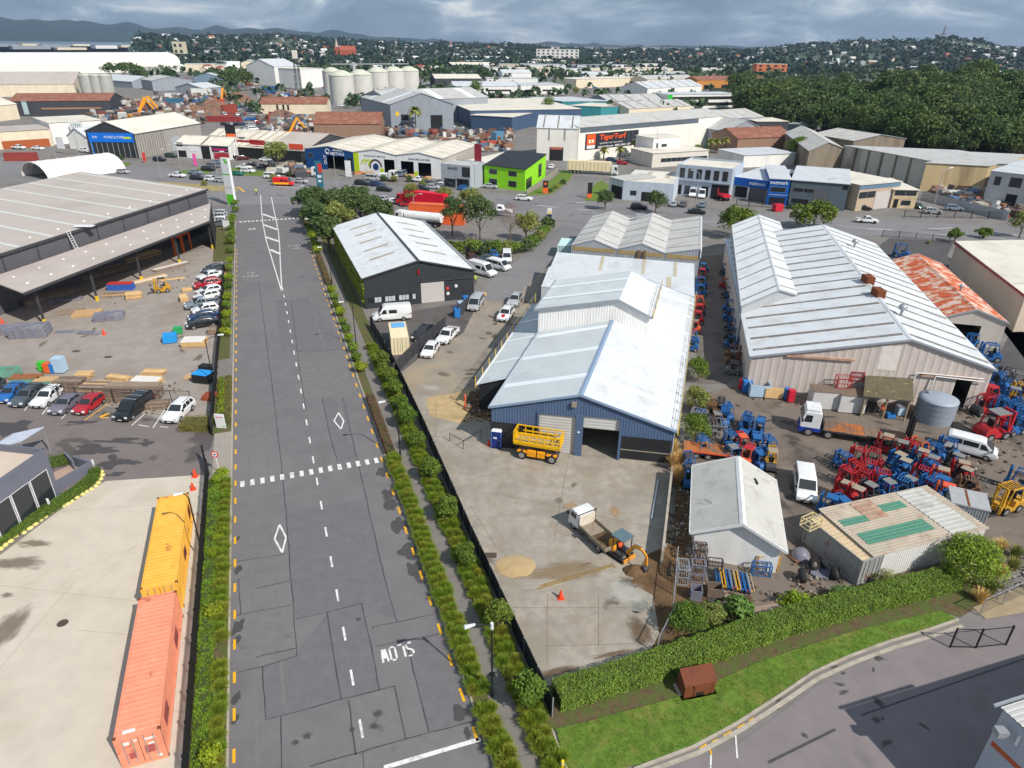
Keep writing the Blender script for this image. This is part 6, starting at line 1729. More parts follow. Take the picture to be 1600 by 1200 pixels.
for j,((x,y),col)in enumerate(zip(((1134,420),(1135,440),(1139,455),(1141,477),(1142,490),(1145,505),(1145,520),(1145,532),(1147,547),(1147,557),(1149,572)),'blue red blue blue blue blue dark blue brown brown grey'.split())):
 forklift(f'{CN[col]} forklift, {ORD[j]} from the far end of the row by the white wing wall',(x,y),1.2,-15+R.uniform(-10,10),col,R.choice((None,None,'grey')),'forklifts lined along the white wing side of the alley',.95,False)
for j,((x,y),col,pl,a,sc)in enumerate([((1543,620),'red','red',200,1.2),((1538,634),'red',None,20,1.2),((1556,596),'blue',None,130,1.2),((1574,606),'blue',None,140,1.1),((1560,634),'blue',None,200,1.1),((1580,622),'blue','grey',150,1.1),((1594,612),'yellow',None,160,1.1),((1572,588),'dark',None,130,1.1),((1590,596),'grey',None,130,1.1),((1598,636),'blue',None,160,1.1),((1552,580),'blue',None,130,1.0),((1580,640),'blue',None,190,1.1),((1545,552),'blue',None,170,1.3),((1519,530),'blue',None,200,1.0),((1407,394),'blue',None,150,1.4),((1588,664),'blue',None,20,1.2),((1592,752),'blue',None,140,1.1),((1600,650),'blue',None,100,1.1)]):
 forklift(f'{CN[col]} forklift, {ORD[j]} of the loose group by the rusty shed',(x,y),1.1,a,col,pl,'forklifts standing loosely in the east yard',sc)
forklift('large red forklift with tan roof apart from the others near the white minibus',(1555,668),1.2,15,'red','grey',None,1.75)
t=forklift('large yellow forklift under a railed platform by the dry weeds',(1572,782),1.2,200,'yellow',None,None,1.35)
forklift('yellow and black forklift carrying sheets beside the timber store',(252,448),1.0,200,'yellow','dark',None,1.15)
# fences
def fence(name,label,pts,h,m,step=2.5,pm=None,kind='screen',pr=.04,rails=(),cat='fence',z=.03,gap=.14):
 t=thing(name,label,cat,(pts[0][0],pts[0][1],z));O=v2(pts[0])
 for a,b in zip(pts,pts[1:]):
  a=v2(a)-O;b=v2(b)-O;n=max(1,round((b-a).length/step));pk=MB()
  for i in range(n+1):
   if i==n and(b+O-v2(pts[-1])).length>.1:continue
   q=a.lerp(b,i/n);mb=MB();mb.bar(q,q+Vector((0,0,h+.06)),pr*2);mb.build('post',pm or M_DKGREY,t)
  d=(b-a).normalized();sd_=Vector((-d.y,d.x,0))
  for rz_ in rails:
   mb=MB();mb.bar(a+Vector((0,0,rz_)),b+Vector((0,0,rz_)),.05);mb.build('rail',pm or M_DKGREY,t)
  if kind=='screen':
   for i in range(n):
    p,q=a.lerp(b,i/n)+d*.03,a.lerp(b,(i+1)/n)-d*.03;mb=MB();mb.hexa([p-sd_*.02,q-sd_*.02,q+sd_*.02,p+sd_*.02],[x+Vector((0,0,h))for x in(p-sd_*.02,q-sd_*.02,q+sd_*.02,p+sd_*.02)]);mb.build('screen_panel',m,t)
  elif kind=='pickets':
   L=(b-a).length
   for i in range(int(L/gap)):q=a+d*i*gap;pk.bar(q+Vector((0,0,.08)),q+Vector((0,0,h)),.035)
   o=pk.build('picket',m,t);o['kind']='stuff'
  elif kind=='mesh':
   L=(b-a).length
   for i in range(int(L/gap)):q=a+d*i*gap;pk.bar(q,q+Vector((0,0,h)),.008)
   for i in range(int(h/gap)):pk.bar(a+Vector((0,0,i*gap)),b+Vector((0,0,i*gap)),.008)
   o=pk.build('wire_mesh',m,t);o['kind']='stuff'
 return t
SCR=mat('screen_cloth_black',lin((34,38,46)),.7,.15,1.0)
SCG=mat('screen_cloth_grey',lin((66,66,70)),.7,.12,1.0)
WIRE=mat('fence_wire',(.12,.12,.125),.5,.1,2)
fence('screen_fence','long black cloth screen fence between the planted bed and the concrete yard',[rd(1.2,4.75),rd(20,4.8),rd(40,5.15),rd(58,5.2),rd(74,4.6)],1.75,SCR,2.6,M_STEEL)
fence('palisade_fence','black palisade fence between the pale concrete pad and the kerb planting',[rd(0,-17.65),rd(12,-17.65),rd(25,-17.6),rd(38.5,-17.6)],1.8,M_BLACK,2.6,M_BLACK,'pickets',.05,(.3,1.5))
fence('palisade_fence','black fence with dark mesh between the timber yard and the kerb planting',[rd(61,-17.4),rd(68,-17.4),rd(76,-17.3),rd(90,-17.2),rd(112,-17.1)],1.7,M_BLACK,2.6,M_BLACK,'pickets',.05,(.3,1.5),gap=.12)
fence('palisade_fence','short black fence with screen behind the white signboard',[rd(46.8,-17.5),rd(54,-17.5),rd(61,-17.4)],1.8,SCR,2.4,M_BLACK)
fence('palisade_gate','open black gate leaf at the end of the palisade fence',[rd(38.6,-17.6),rd(41.5,-18.1)],1.9,M_BLACK,3,M_BLACK,'pickets',.07,(.3,1.6),cat='gate')
fence('chain_link_fence','dark chain link fence between the timber stacks and the parked cars',[at(x,y)for x,y in((-60,618),(40,622),(150,630),(300,634))],2.0,WIRE,2.6,M_BLACK,'mesh',.03,(1.95,),gap=.25)
fence('screen_fence','dark grey screen fence slanting beside the two white vehicles',[at(614,590),at(655,548),at(696,513)],1.9,SCG,2.5,M_BLACK)
fence('screen_wall','grey panel fence behind the blue drums by the charcoal shed',[at(716,497),at(742,474)],2.1,SCG,2.2,M_DKGREY)
fence('chain_link_fence','chain link fence on a concrete ledge in the east corner',[at(x,y)for x,y in((1530,962),(1600,930),(1680,900))],1.7,WIRE,2.6,M_STEEL,'mesh',.03,(1.68,),gap=.2)
fence('chain_link_gate','open dark chain link gate leaf with diagonal brace by the driveway',[at(1484,1012),at(1524,1013),at(1571,1008)],1.9,WIRE,2.6,M_BLACK,'mesh',.05,(.1,1.85),cat='gate',gap=.2)
fence('picket_fence','black picket fence along the east verge of the main street',[at(x,y)for x,y in((1378,370),(1430,374),(1482,380))],1.6,M_BLACK,3,M_BLACK,'pickets',.06,(.3,1.4),gap=.3)
fence('picket_fence','black fence in front of the tan workshop car bays',[at(x,y)for x,y in((1412,340),(1490,341),(1570,343))],1.9,M_BLACK,4,M_BLACK,'pickets',.08,(.3,1.7),gap=.4)
fence('picket_fence','dark fence in front of the blue fronted showroom',[at(x,y)for x,y in((1150,322),(1190,324),(1230,328))],1.9,M_BLACK,4,M_BLACK,'pickets',.08,(.3,1.7),gap=.4)
fence('corrugated_fence','pale grey corrugated fence beside the machinery yard',[at(x,y)for x,y in((1440,312),(1510,330),(1572,345))],2.4,wallm((172,174,176),.2),4,M_STEEL)
fence('wire_fence','bent wire fence posts along the excavated strip',[at(x,y)for x,y in((1026,1022),(1048,976),(1052,930),(1056,880))],1.7,WIRE,3,M_STEEL,'mesh',.04,(1.6,),gap=.3)
a,b=at(1048,748),at(1033,882)
mb=MB();mb.bar((0,0,.75),(b.x-a.x,b.y-a.y,.75),.22,1.5);tag(mb.build('concrete_wall',M_KERB,None,(a.x,a.y,0)),'low pale concrete wall along the east edge of the concrete yard','wall')
a,b=at(1028,752),at(1018,812)
mb=MB();mb.tube((0,0,.1),(b.x-a.x,b.y-a.y,.1),.09,8);tag(mb.build('pipe',mat('pipe_white',(.62,.65,.7),.5),None,(a.x,a.y,.03)),'long white pipe lying beside the low concrete wall','pipe')
fence('wire_barrier','small dark wire barrier with white tag on the concrete yard',[at(703,690),at(724,702),at(752,686)],1.1,WIRE,3,M_BLACK,'mesh',.03,(1.05,),cat='barrier',gap=.25)
# lamps, signs and poles
M_LAMP=mat('lamp_white',(.72,.73,.74),.4,.05,3)
def lamp(label,base,h,arm,d,m=M_BLACK,plate=False,z=.1,r=.075,name='street_lamp',px=True,group='street lamps'):
 p=at(*base)if px else base;t=thing(name,label,'street lamp',(p.x,p.y,z),0,group);d=v2(d).normalized()
 mb=MB();mb.tube((0,0,0),(0,0,h*.93),r,8,r*.7);mb.tube((0,0,0),(0,0,.9),r*1.4,8);mb.build('pole',m,t)
 mb=MB();pts=[Vector((0,0,h*.93))+d*arm*s+Vector((0,0,h*.07*sin(s*pi/2)))for s in(0,.1,.3,.6,1)]
 mb.path(pts,r*.55,6);mb.build('arm',m,t)
 q=pts[-1];x=Vector((-d.y,d.x,0));k=max(1,h/8)
 mb=MB();mb.hexa([q-x*.06,q+d*.75*k-x*.17*k,q+d*.75*k+x*.17*k,q+x*.06],[v+Vector((0,0,.13*k))for v in(q-x*.05,q+d*.7*k-x*.13*k,q+d*.7*k+x*.13*k,q+x*.05)]);mb.build('lamp_head',M_LAMP,t,bevel=.03)
 if plate:
  mb=MB();mb.box(-.18,.22,-.03,.03,2.0,2.35);mb.build('sign_plate',M_BLACK,t)
  mb=MB();mb.tube((0,0,h*.9),(0,0,h*.97),r*1.5,8);mb.build('collar',M_LAMP,t)
 return t
for i,b in enumerate(((769,1090),(626,717),(557,543),(519,446),(497,395))):
 lamp(f'black street lamp reaching over the eastern kerb, {ORD[i]} from the camera',b,7.0,1.1,-RN,plate=i==0)
for i,b in enumerate(((319,877),(336,607))):
 lamp(('black lamp pole between the palisade fence and yellow container','black lamp pole at the timber yard corner by the fence')[i],b,7.0,.3 if i==0 else 1.5,-RN if i==0 else RN)
for b,tp,l,d in(((253,282),(246,234),'tall grey lamp post behind the huge taupe roof',(1,.2)),((346,312),(338,238),'tall grey lamp post beside the white and green pylon sign',(.3,.1)),((526,293),(522,240),'tall grey lamp post in front of the blue metal workshop',(-.3,.1)),((742,300),(742,256),'tall grey pole in front of the dark red banner',(-.2,.1)),((1285,324),(1293,278),'tall grey lamp post in front of the dark grey workshop',(.3,-.3)),((1453,342),(1477,264),'tall grey lamp post in front of the tan workshop',(.6,.2)),((1086,327),(1091,268),'tall grey lamp post in front of the two storey grey shop',(-.3,.2)),((1023,256),(1026,200),'thin tall mast at the end of the long white hall',(-.2,.1)),((953,312),(955,270),'grey lamp post beside the pale workshop',(-.2,.1)),((128,258),(122,206),'grey lamp post by the white billboard',(.1,0)),((282,264),(278,226),'short grey lamp post in front of the white shop',(-.2,0)),((88,248),(80,214),'grey pole beside the far car yard',(0,.1)),((648,348),(647,303),'dark lamp post in front of the orange container',(.3,-.1)),((663,347),(663,322),'dark thin lamp post by the white tanker',(.5,.1)),((488,325),(469,292),'black street lamp beside the dark grove at the junction',(-.5,0)),((372,250),(369,212),'grey pole with red and black sign panels',(0,.1))):
 p=at(*b);lamp(l,b,zat(p,*tp),1.6,d,M_STEEL,r=.11,group='tall lamp posts along the main street')
for b,tp in(((1272,206),(1277,177)),((1350,215),(1356,190)),((1456,233),(1467,201)),((1582,247),(1592,219)),((1198,195),(1199,168)),((1480,238),(1486,210))):
 p=at(*b);h=zat(p,*tp);t=thing('utility_pole','timber utility pole with crossarm at the foot of the wooded hill','utility pole',p,0,'utility poles at the foot of the wooded hill')
 mb=MB();mb.tube((0,0,0),(0,0,h),.22,7,.16);mb.build('pole',mat('pole_timber',lin((160,142,120)),.9,.2,2),t)
 mb=MB();mb.bar((-1.4,.3,h-.8),(1.4,-.3,h-.8),.16);mb.build('crossarm',BARK,t)
GRN2=paint('sign_green',(96,200,44),.5)
p=at(363,322);q=at(356,321);h=12.2
b=Bld('pylon_sign','tall white pylon sign with green blocks at the junction',q,q+Vector((2.3,-.9,0)),Vector((.35,.9,0)),'sign')
b.panel('f','board',0,b.W,0,h,mat('sign_white',(.8,.8,.8),.5),0,None,.8)
b.panel('l','edge_panel',0,.9,0,h,SLATE,.02)
for z0,z1,u0,u1 in((.3,3.0,.05,1.0),(8.0,8.3,.0,1.0),(10.9,11.5,.55,.9),(11.5,12.0,.4,.7)):b.panel('f','colour_block',b.W*u0,b.W*u1,z0,z1,GRN2,.03)
for z,u,m_ in((4.5,.35,'sign_red'),(4.6,.7,'trim_blue')):b.panel('f','logo_block',b.W*u,b.W*u+.3,z,z+.35,paint(m_,(210,60,60)),.03)
p=at(356,382-20)
def board(label,base,w,h,z0,d,m,name='signboard',legs=True,cat='sign',depth=.08):
 p=at(*base);d=v2(d).normalized();b=Bld(name,label,p-d*w/2,p+d*w/2,Vector((-d.y,d.x,0))*depth,cat)
 b.panel('f','board',0,w,z0,z0+h,m,0,None,depth)
 if legs:
  for u in(.1,w-.1):b.panel('f','leg',u-.04,u+.04,0,z0,M_STEEL,-.02,None,.08)
 return b
SW=mat('sign_white',(.8,.8,.8),.5)
b=board('white freestanding signboard at the car park entrance',(346,670),1.15,1.8,.1,(1,-.12),SW)
b.text('f','VISITORS',.57,1.5,.2,paint('sign_red',(210,60,60)),.012,.8)
b.panel('f','logo',.85,1.05,.25,.4,GRN2,.012)
for b_,w,h,z0,d,m_,l in(((355,362),1.6,1.6,1.0,(1,-.1),SW,'white square sign by the small car bay'),((98,240),3.6,4.2,1.8,(1,-.3),SW,'white billboard with pale print beside the far car yard'),((126,225),6.0,3.2,5.5,(1,-.1),SW,'white billboard behind the palm of poles by the metal shed'.replace('palm of poles','parked utes')),((146,246),2.2,5.0,.5,(1,-.3),paint('sign_blue',(24,118,220)),'blue upright sign in front of the black and blue showroom'),((306,260),1.2,4.0,.2,(1,-.2),paint('flag_pink',(246,92,176)),'pink feather flag by the white shop'),((227,255),1.0,3.0,.6,(1,0),paint('sign_red',(210,60,60)),'red and white standing sign at the verge'),((221,240),2.2,1.8,4.5,(1,-.1),paint('sign_lemon',(238,232,70)),'yellow sign on an orange post at the verge'),((501,295),2.2,7.5,.5,(1,-.25),paint('sign_teal',(50,118,140)),'teal pylon sign with red panel before the dark grove'),((545,277),2.0,5.0,.2,(1,-.2),SW,'white upright sign between the two scrap workshop doors'),((747,275),2.6,6.0,4.0,(1,-.5),paint('banner_red',(150,40,56)),'dark red hanging banner on the grey pole'),((366,243),4,9,2,(1,-.1),M_BLACK,'black sign with orange and white panels in front of the dark shop'),((852,303),1.5,3.6,.2,(1,.1),paint('sign_orange',(228,104,50)),'black and orange pylon sign on the side street verge'),((921,310),1.3,4.2,.2,(1,.1),M_BLACK,'black pylon sign with orange foot on the east verge'),((858,350),1.1,3.8,.1,(1,-.1),paint('sign_navy',(34,46,84)),'navy and white totem sign at the lane entrance'),((1490,240),1.0,6.5,.5,(1,0),mat('sign_slate',lin((90,100,120)),.5),'slate pylon sign at the foot of the wooded hill')):
 b=board(l,b_,w,h,z0,d,m_)
 if 'black and orange' in l:b.panel('f','panel',.0,w,1.8,3.8,M_BLACK,.02);b.panel('f','panel',.4,1.1,2.6,3.2,paint('sign_orange',(228,104,50)),.04)
 if 'black pylon' in l:b.panel('f','panel',.0,w,.2,1.3,paint('sign_orange',(228,104,50)),.02)
 if 'teal' in l:b.panel('f','panel',.9,w,4.6,7.3,paint('sign_red',(210,60,60)),.02);b.panel('f','panel',.5,1.8,3.2,4.0,SW,.02);b.panel('f','panel',.6,1.6,1.9,2.6,SW,.02)
 if 'orange and white panels' in l:b.panel('f','panel',.3,3.8,5.5,7.8,paint('sign_orange',(228,104,50)),.03);b.panel('f','panel',.3,3.8,3.0,5.0,SW,.03)
 if 'totem' in l:b.panel('f','panel',.0,w,2.4,3.9,SW,.02);b.panel('f','panel',.2,.9,2.5,3.0,SAFE,.03)
 if 'white billboard behind' in l:b.text('f','UTES',3,7,2.2,paint('print_green',(90,150,120)),.02,4)
 if l.startswith('blue upright'):
  for z in(1.5,3.0,4.4):b.panel('f','print',.5,1.7,z,z+.5,SW,.02)
p=at(344,741);t=thing('speed_sign','round red rimmed speed sign leaning beside the gate','road sign',(p.x,p.y,.1))
mb=MB();mb.tube((0,0,0),(-.1,0,2.6),.04,6);mb.build('post',SW,t)
q=Vector((-.1,-.06,2.35));mb=MB();mb.tube(q+Vector((0,.02,0)),q+Vector((0,-.02,0)),.36,20);mb.build('rim',paint('sign_red',(210,60,60)),t)
mb=MB();mb.tube(q,q+Vector((0,-.03,0)),.24,20);mb.build('face',SW,t);lettering('30',.26,M_BLACK,t,q+Vector((0,-.04,0)),(1,0,0),(0,0,1),bold=.01)
a,b_=at(1068,1093),at(1127,1081);c=Bld('utility_cabinet','brown steel utility cabinet with sloping roof on the lawn edge',a,a+(b_-a).normalized()*2.25,Vector((-.1,1,0))*1.15,'cabinet')
BR=paint('cabinet_brown',(120,68,46),.55,.08,dirt=lin((88,50,36)),dscale=.9,damt=.5)
c.panel('f','body',0,c.W,.1,1.25,BR,0,None,c.L);mb=MB();P=[c.p(-.08,-.08,1.25),c.p(c.W+.08,-.08,1.25),c.p(c.W+.08,c.L+.08,1.5),c.p(-.08,c.L+.08,1.5)];mb.hexa(P,[x+Vector((0,0,.07))for x in P]);mb.build('roof',BR,c.t)
c.panel('f','door',.7,1.7,.15,1.1,BR,.05);c.panel('f','vent',.85,1.4,.18,.5,M_BLACK,.07);c.panel('f','hood',.62,1.78,1.08,1.18,BR,.14);c.panel('l','notice',.3,.6,.75,1.0,SW,.01)
mb=MB();mb.box(-.2,c.W+.2,-.15,c.L+.1,0,.1);c_=mb.build('plinth',M_KERB,c.t);c_.rotation_euler=(0,0,atan2(c.ex.y,c.ex.x))
p=at(878,1204);t=thing('bollard','yellow bollard at the corner of the lawn','bollard',(p.x,p.y,.0));mb=MB();mb.lathe([(.11,0),(.11,.9),(.08,.98),(0,1.0)],12);mb.build('post',SAFE,t)
mb=MB();mb.lathe([(.113,.7),(.113,.8)],12);mb.build('band',SW,t)
p=at(343,1075);t=thing('cable_pit','grey service pit with steel lid in the kerb strip','service pit',(p.x,p.y,.1),RH-pi/2);mb=MB();mb.box(-.35,.35,-.9,.9,0,.3);mb.build('case',M_STEEL,t,bevel=.03)
mb=MB();mb.box(-.2,.2,-.5,.5,.3,.33);mb.build('lid',M_DKGREY,t)
MW_=OG
for(a,b_),l in((((106,722),(118,735)),'low grey court wall by the small hedge'),(((86,772),(143,738)),'low grey court wall along the curved hedge'),(((118,728),(145,737)),'low grey court wall facing the car park')):
 a,b_=at(*a),at(*b_);mb=MB();mb.bar((0,0,.6),(b_.x-a.x,b_.y-a.y,.6),.2,1.2);tag(mb.build('court_wall',MW_,None,(a.x,a.y,.03)),l,'wall')
px_sheet('court_paving',[(86,770),(84,738),(112,726),(142,738)],.04,mat('court_tan',lin((178,152,134)),.85,.1,.8))
SY=mat('edging_cream',lin((222,206,128)),.85,.12,3);stn=[MB().lathe([(.0,.2),(.17,.16),(.25,.06),(.26,0)],8).mesh('edging_stone',SY)]
ePts=[(2,858),(9,852),(17,846),(24,839),(31,833),(38,833),(47,826),(55,820),(64,813),(71,808),(80,801),(90,795),(100,791),(106,788),(113,784),(120,778),(129,773),(136,769),(143,765),(150,760),(154,755),(158,749),(160,743),(159,738)]
for i,e in enumerate(ePts):
 p=at(*e);o=link('edging_stone',stn[0],None,(p.x,p.y,.04),R.random()*6);o.scale=(R.uniform(.8,1.3),R.uniform(.8,1.1),1);tag(o,'cream stone edging the curved office hedge','stone','cream edging stones along the office hedge')
for b_,l in(((81,800),'white sign post in the office hedge'),((150,738),'white sign post at the end of the office hedge')):
 p=at(*b_);t=thing('sign_post',l,'sign',(p.x,p.y,.04));mb=MB();mb.bar((0,0,0),(0,0,1.3),.05);mb.build('post',SW,t);mb=MB();mb.box(-.1,.1,-.03,.03,.9,1.5);mb.build('plate',SW,t)
a=at(0,697,3.0);b_=at(31,690,3.0);c=Bld('glass_canopy','pale flat canopy over the office entrance',v2(a),v2(b_),Vector((.6,3,0)),'canopy')
mb=MB();P=[c.p(-1,0,2.9),c.p(c.W,0,2.9),c.p(c.W,c.L,2.9),c.p(-1,c.L,2.9)];mb.hexa(P,[x+Vector((0,0,.12))for x in P]);mb.build('canopy_roof',mat('canopy_pale',lin((190,196,208)),.5),c.t)
for u,v in((c.W-.1,.1),(c.W-.1,c.L-.1)):mb=MB();mb.bar(c.p(u,v,0),c.p(u,v,2.9),.12);mb.build('post',M_STEEL,c.t)
# timber, scrap and people
PLK=[mat('plank_a',lin((222,184,130)),.85,.1,2),mat('plank_b',lin((196,160,116)),.85,.12,2),mat('plank_grey',lin((150,132,116)),.9,.15,2),mat('plank_weathered',lin((122,106,92)),.9,.15,2)]
SHT=mat('wrapped_sheet',lin((124,124,136)),.4,.12,1.0,dirt=lin((176,168,166)),dscale=1.2,damt=.6)
_pk={}
def stack(label,p,L,W,nl,nw,deg,mats,hgt=.12,sticks=True,name='timber_stack',z=.03,cap=None,cat='timber stack'):
 c=at(*p);t=thing(name,label,cat,(c.x,c.y,z),radians(deg));zz=0
 for k in range(nl):
  if sticks:
   for x in(-.38,0,.38):mb=MB();mb.box(x*L-.04,x*L+.04,-W/2,W/2,zz,zz+.05);mb.build('bearer',PLK[1],t)
   zz+=.05
  sh=R.uniform(-.12,.12)
  for j in range(nw):
   m=R.choice(mats);key=(L,W,nw,hgt,m.name)
   if key not in _pk:mb=MB();mb.box(-L/2,L/2,-W/nw*.46,W/nw*.46,0,hgt);_pk[key]=mb.mesh('plank',m)
   o=link('plank',_pk[key],t,(sh+R.uniform(-.1,.1),-W/2+W/nw*(j+.5),zz))
  zz+=hgt
 if cap:
  mb=MB();mb.box(-L/2*.96,L/2*.96,-W/2,W/2,zz,zz+.05);mb.build('cover_sheet',cap,t)
 return t
A_,B_=PLK[:2],PLK[2:]
BL=paint('tarp_blue',(40,150,220),.5);WHS=mat('sheet_white',lin((226,220,210)),.6)
for l,p,L,W,nl,nw,deg,ms,kw in(('weathered grey timber stack nearest the middle of the chain link fence',(113,612),3.4,1.8,10,4,0,B_,{}),('mixed timber stack behind the mauve sedan',(152,618),3.2,1.8,9,4,0,B_+B_+A_,{}),('long weathered timber stack behind the black passenger van',(212,622),6.4,2.2,10,5,2,B_,{}),('low broken timber heap beside the white SUV bay',(240,638),3.6,1.2,5,4,10,B_,{}),('pale plywood stack with yellow planks on top behind the fence',(168,604),3.6,1.5,3,3,-4,A_,{}),('timber stack under a white sheet near the lamp corner',(230,600),3.6,1.6,4,4,-4,A_,dict(cap=WHS)),('yellow plank stack farthest behind the white sheeted stack',(240,585),2.8,1.4,3,4,0,A_,{}),('small orange brown plank stack beside the grey bin',(132,590),2.0,1.2,4,3,5,A_,{}),('low plank stack between the yellow and grey timber',(186,592),3.0,1.2,2,4,-12,A_,{}),('big pack of wrapped grey sheets in the timber yard',(48,524),5.0,3.0,5,1,12,[SHT],dict(hgt=.26,name='sheet_pack')),('smaller pack of wrapped grey sheets at the shed edge',(8,520),3.2,2.4,3,1,12,[SHT],dict(hgt=.26,name='sheet_pack')),('low grey sheet pack lying flat beyond the cone',(138,521),3.4,1.2,1,2,-4,[SHT],dict(name='sheet_pack')),('flat grey sheet on the tarseal beside the big wrapped pack',(102,519),3.0,1.2,1,1,0,[SHT],dict(hgt=.08,sticks=False,name='sheet_pack')),('wrapped sheet pack on yellow bearers, nearest of three by the canopy',(172,498),4.2,2.6,3,1,20,[SHT],dict(hgt=.24,name='sheet_pack')),('middle sheet pack of three by the canopy',(137,492),4.0,2.6,2,2,20,[SHT,PLK[1]],dict(hgt=.2,name='sheet_pack')),('flat sheet pack farthest of three by the canopy',(110,488),4.0,2.6,1,2,20,[SHT,PLK[2]],dict(hgt=.16,name='sheet_pack')),('grey sheets piled under the canopy front edge',(102,470),5.0,2.0,2,2,22,[SHT],dict(hgt=.15,name='sheet_pack')),('brown cardboard pallet load near the red and blue packs',(210,466),2.4,1.4,4,2,20,A_,dict(hgt=.2)),('low plank pallet in front of the blue packs',(180,462),4.0,1.6,2,3,12,A_+B_,{}),('red and blue wrapped pack beside the forklift',(190,452),4.2,1.6,2,1,6,[paint('wrap_blue',(60,96,176))],dict(hgt=.55,sticks=False,cap=paint('wrap_red',(196,64,56)),name='wrapped_pack')),('white wrapped planks long beside the forklift mast',(232,438),6.5,1.4,2,3,52,[WHS,PLK[0]],{}),('white wrapped packs beyond the forklift at the canopy',(268,418),7.0,1.6,2,3,55,[WHS,B_[0]],{}),('yellow long planks beyond the forklift',(270,437),4.0,.6,1,2,28,[PLK[0]],{}),('dark racked timber under the canopy middle',(160,430),9.0,2.2,4,5,60,B_,dict(hgt=.2)),('dark racked timber under the canopy near end',(75,468),8.0,2.2,4,5,60,B_,dict(hgt=.2)),('racked timber under the far canopy end',(222,405),8.0,2.0,4,5,62,A_+B_,dict(hgt=.2)),('yellow plank bundle in front of the red SUV',(287,470),1.2,2.2,5,2,30,A_,{}),('yellow plank bundle by the white hatchbacks',(292,455),1.6,1.2,3,2,30,A_,{}),('pallet stack topped with pale boards beside the blue tarpaulin',(304,539),3.2,2.2,5,3,6,A_,dict(cap=WHS)),('grey pallet rack beside the navy sedan',(334,520),1.2,1.8,5,2,10,B_,{}),('wooden pallets lying by the corner lamp',(300,590),1.8,1.6,1,5,0,A_,{}),('rusty red bricks stacked inside the corner fence',(328,622),1.4,1.6,4,4,0,[mat('brick_red',lin((150,74,50)),.9,.2,3)],dict(sticks=False)),('planks on pallets by the open van behind the charcoal shed',(752,461),1.6,1.0,2,3,0,A_,{}),('pallet of planks at the shed corner',(746,463),1.2,.8,2,2,30,A_,{})):
 stack(l,p,L,W,nl,nw,deg,ms,**kw)
def crate(label,p,w,d,h,deg,m,name='bin',lid=None,cat='bin',z=.03,open_=True):
 c=at(*p);t=thing(name,label,cat,(c.x,c.y,z),radians(deg));k=.06
 if 1150<p[0]<1340 and 590<p[1]<645 and h<2.25:t.scale=(1.3,)*3
 for x0,x1,y0,y1 in((-w/2,w/2,-d/2,-d/2+k),(-w/2,w/2,d/2-k,d/2),(-w/2,-w/2+k,-d/2+k,d/2-k),(w/2-k,w/2,-d/2+k,d/2-k)):
  mb=MB();mb.box(x0,x1,y0,y1,.1,h);mb.build('side',m,t)
 mb=MB();mb.box(-w/2,w/2,-d/2,d/2,0,.1);mb.build('base',M_DKGREY,t)
 if lid:mb=MB();mb.box(-w/2-.03,w/2+.03,-d/2-.03,d/2+.03,h,h+.08);mb.build('lid',lid,t,bevel=.02)
 return t
PG=paint('bin_green',(70,190,60));PBL=paint('bin_blue',(50,120,190));POR=paint('bin_orange',(230,104,50));PGR=paint('bin_pale',(176,200,218));AQ=paint('skip_aqua',(112,168,150),.7,dirt=lin((140,80,50)),dscale=1,damt=.6)
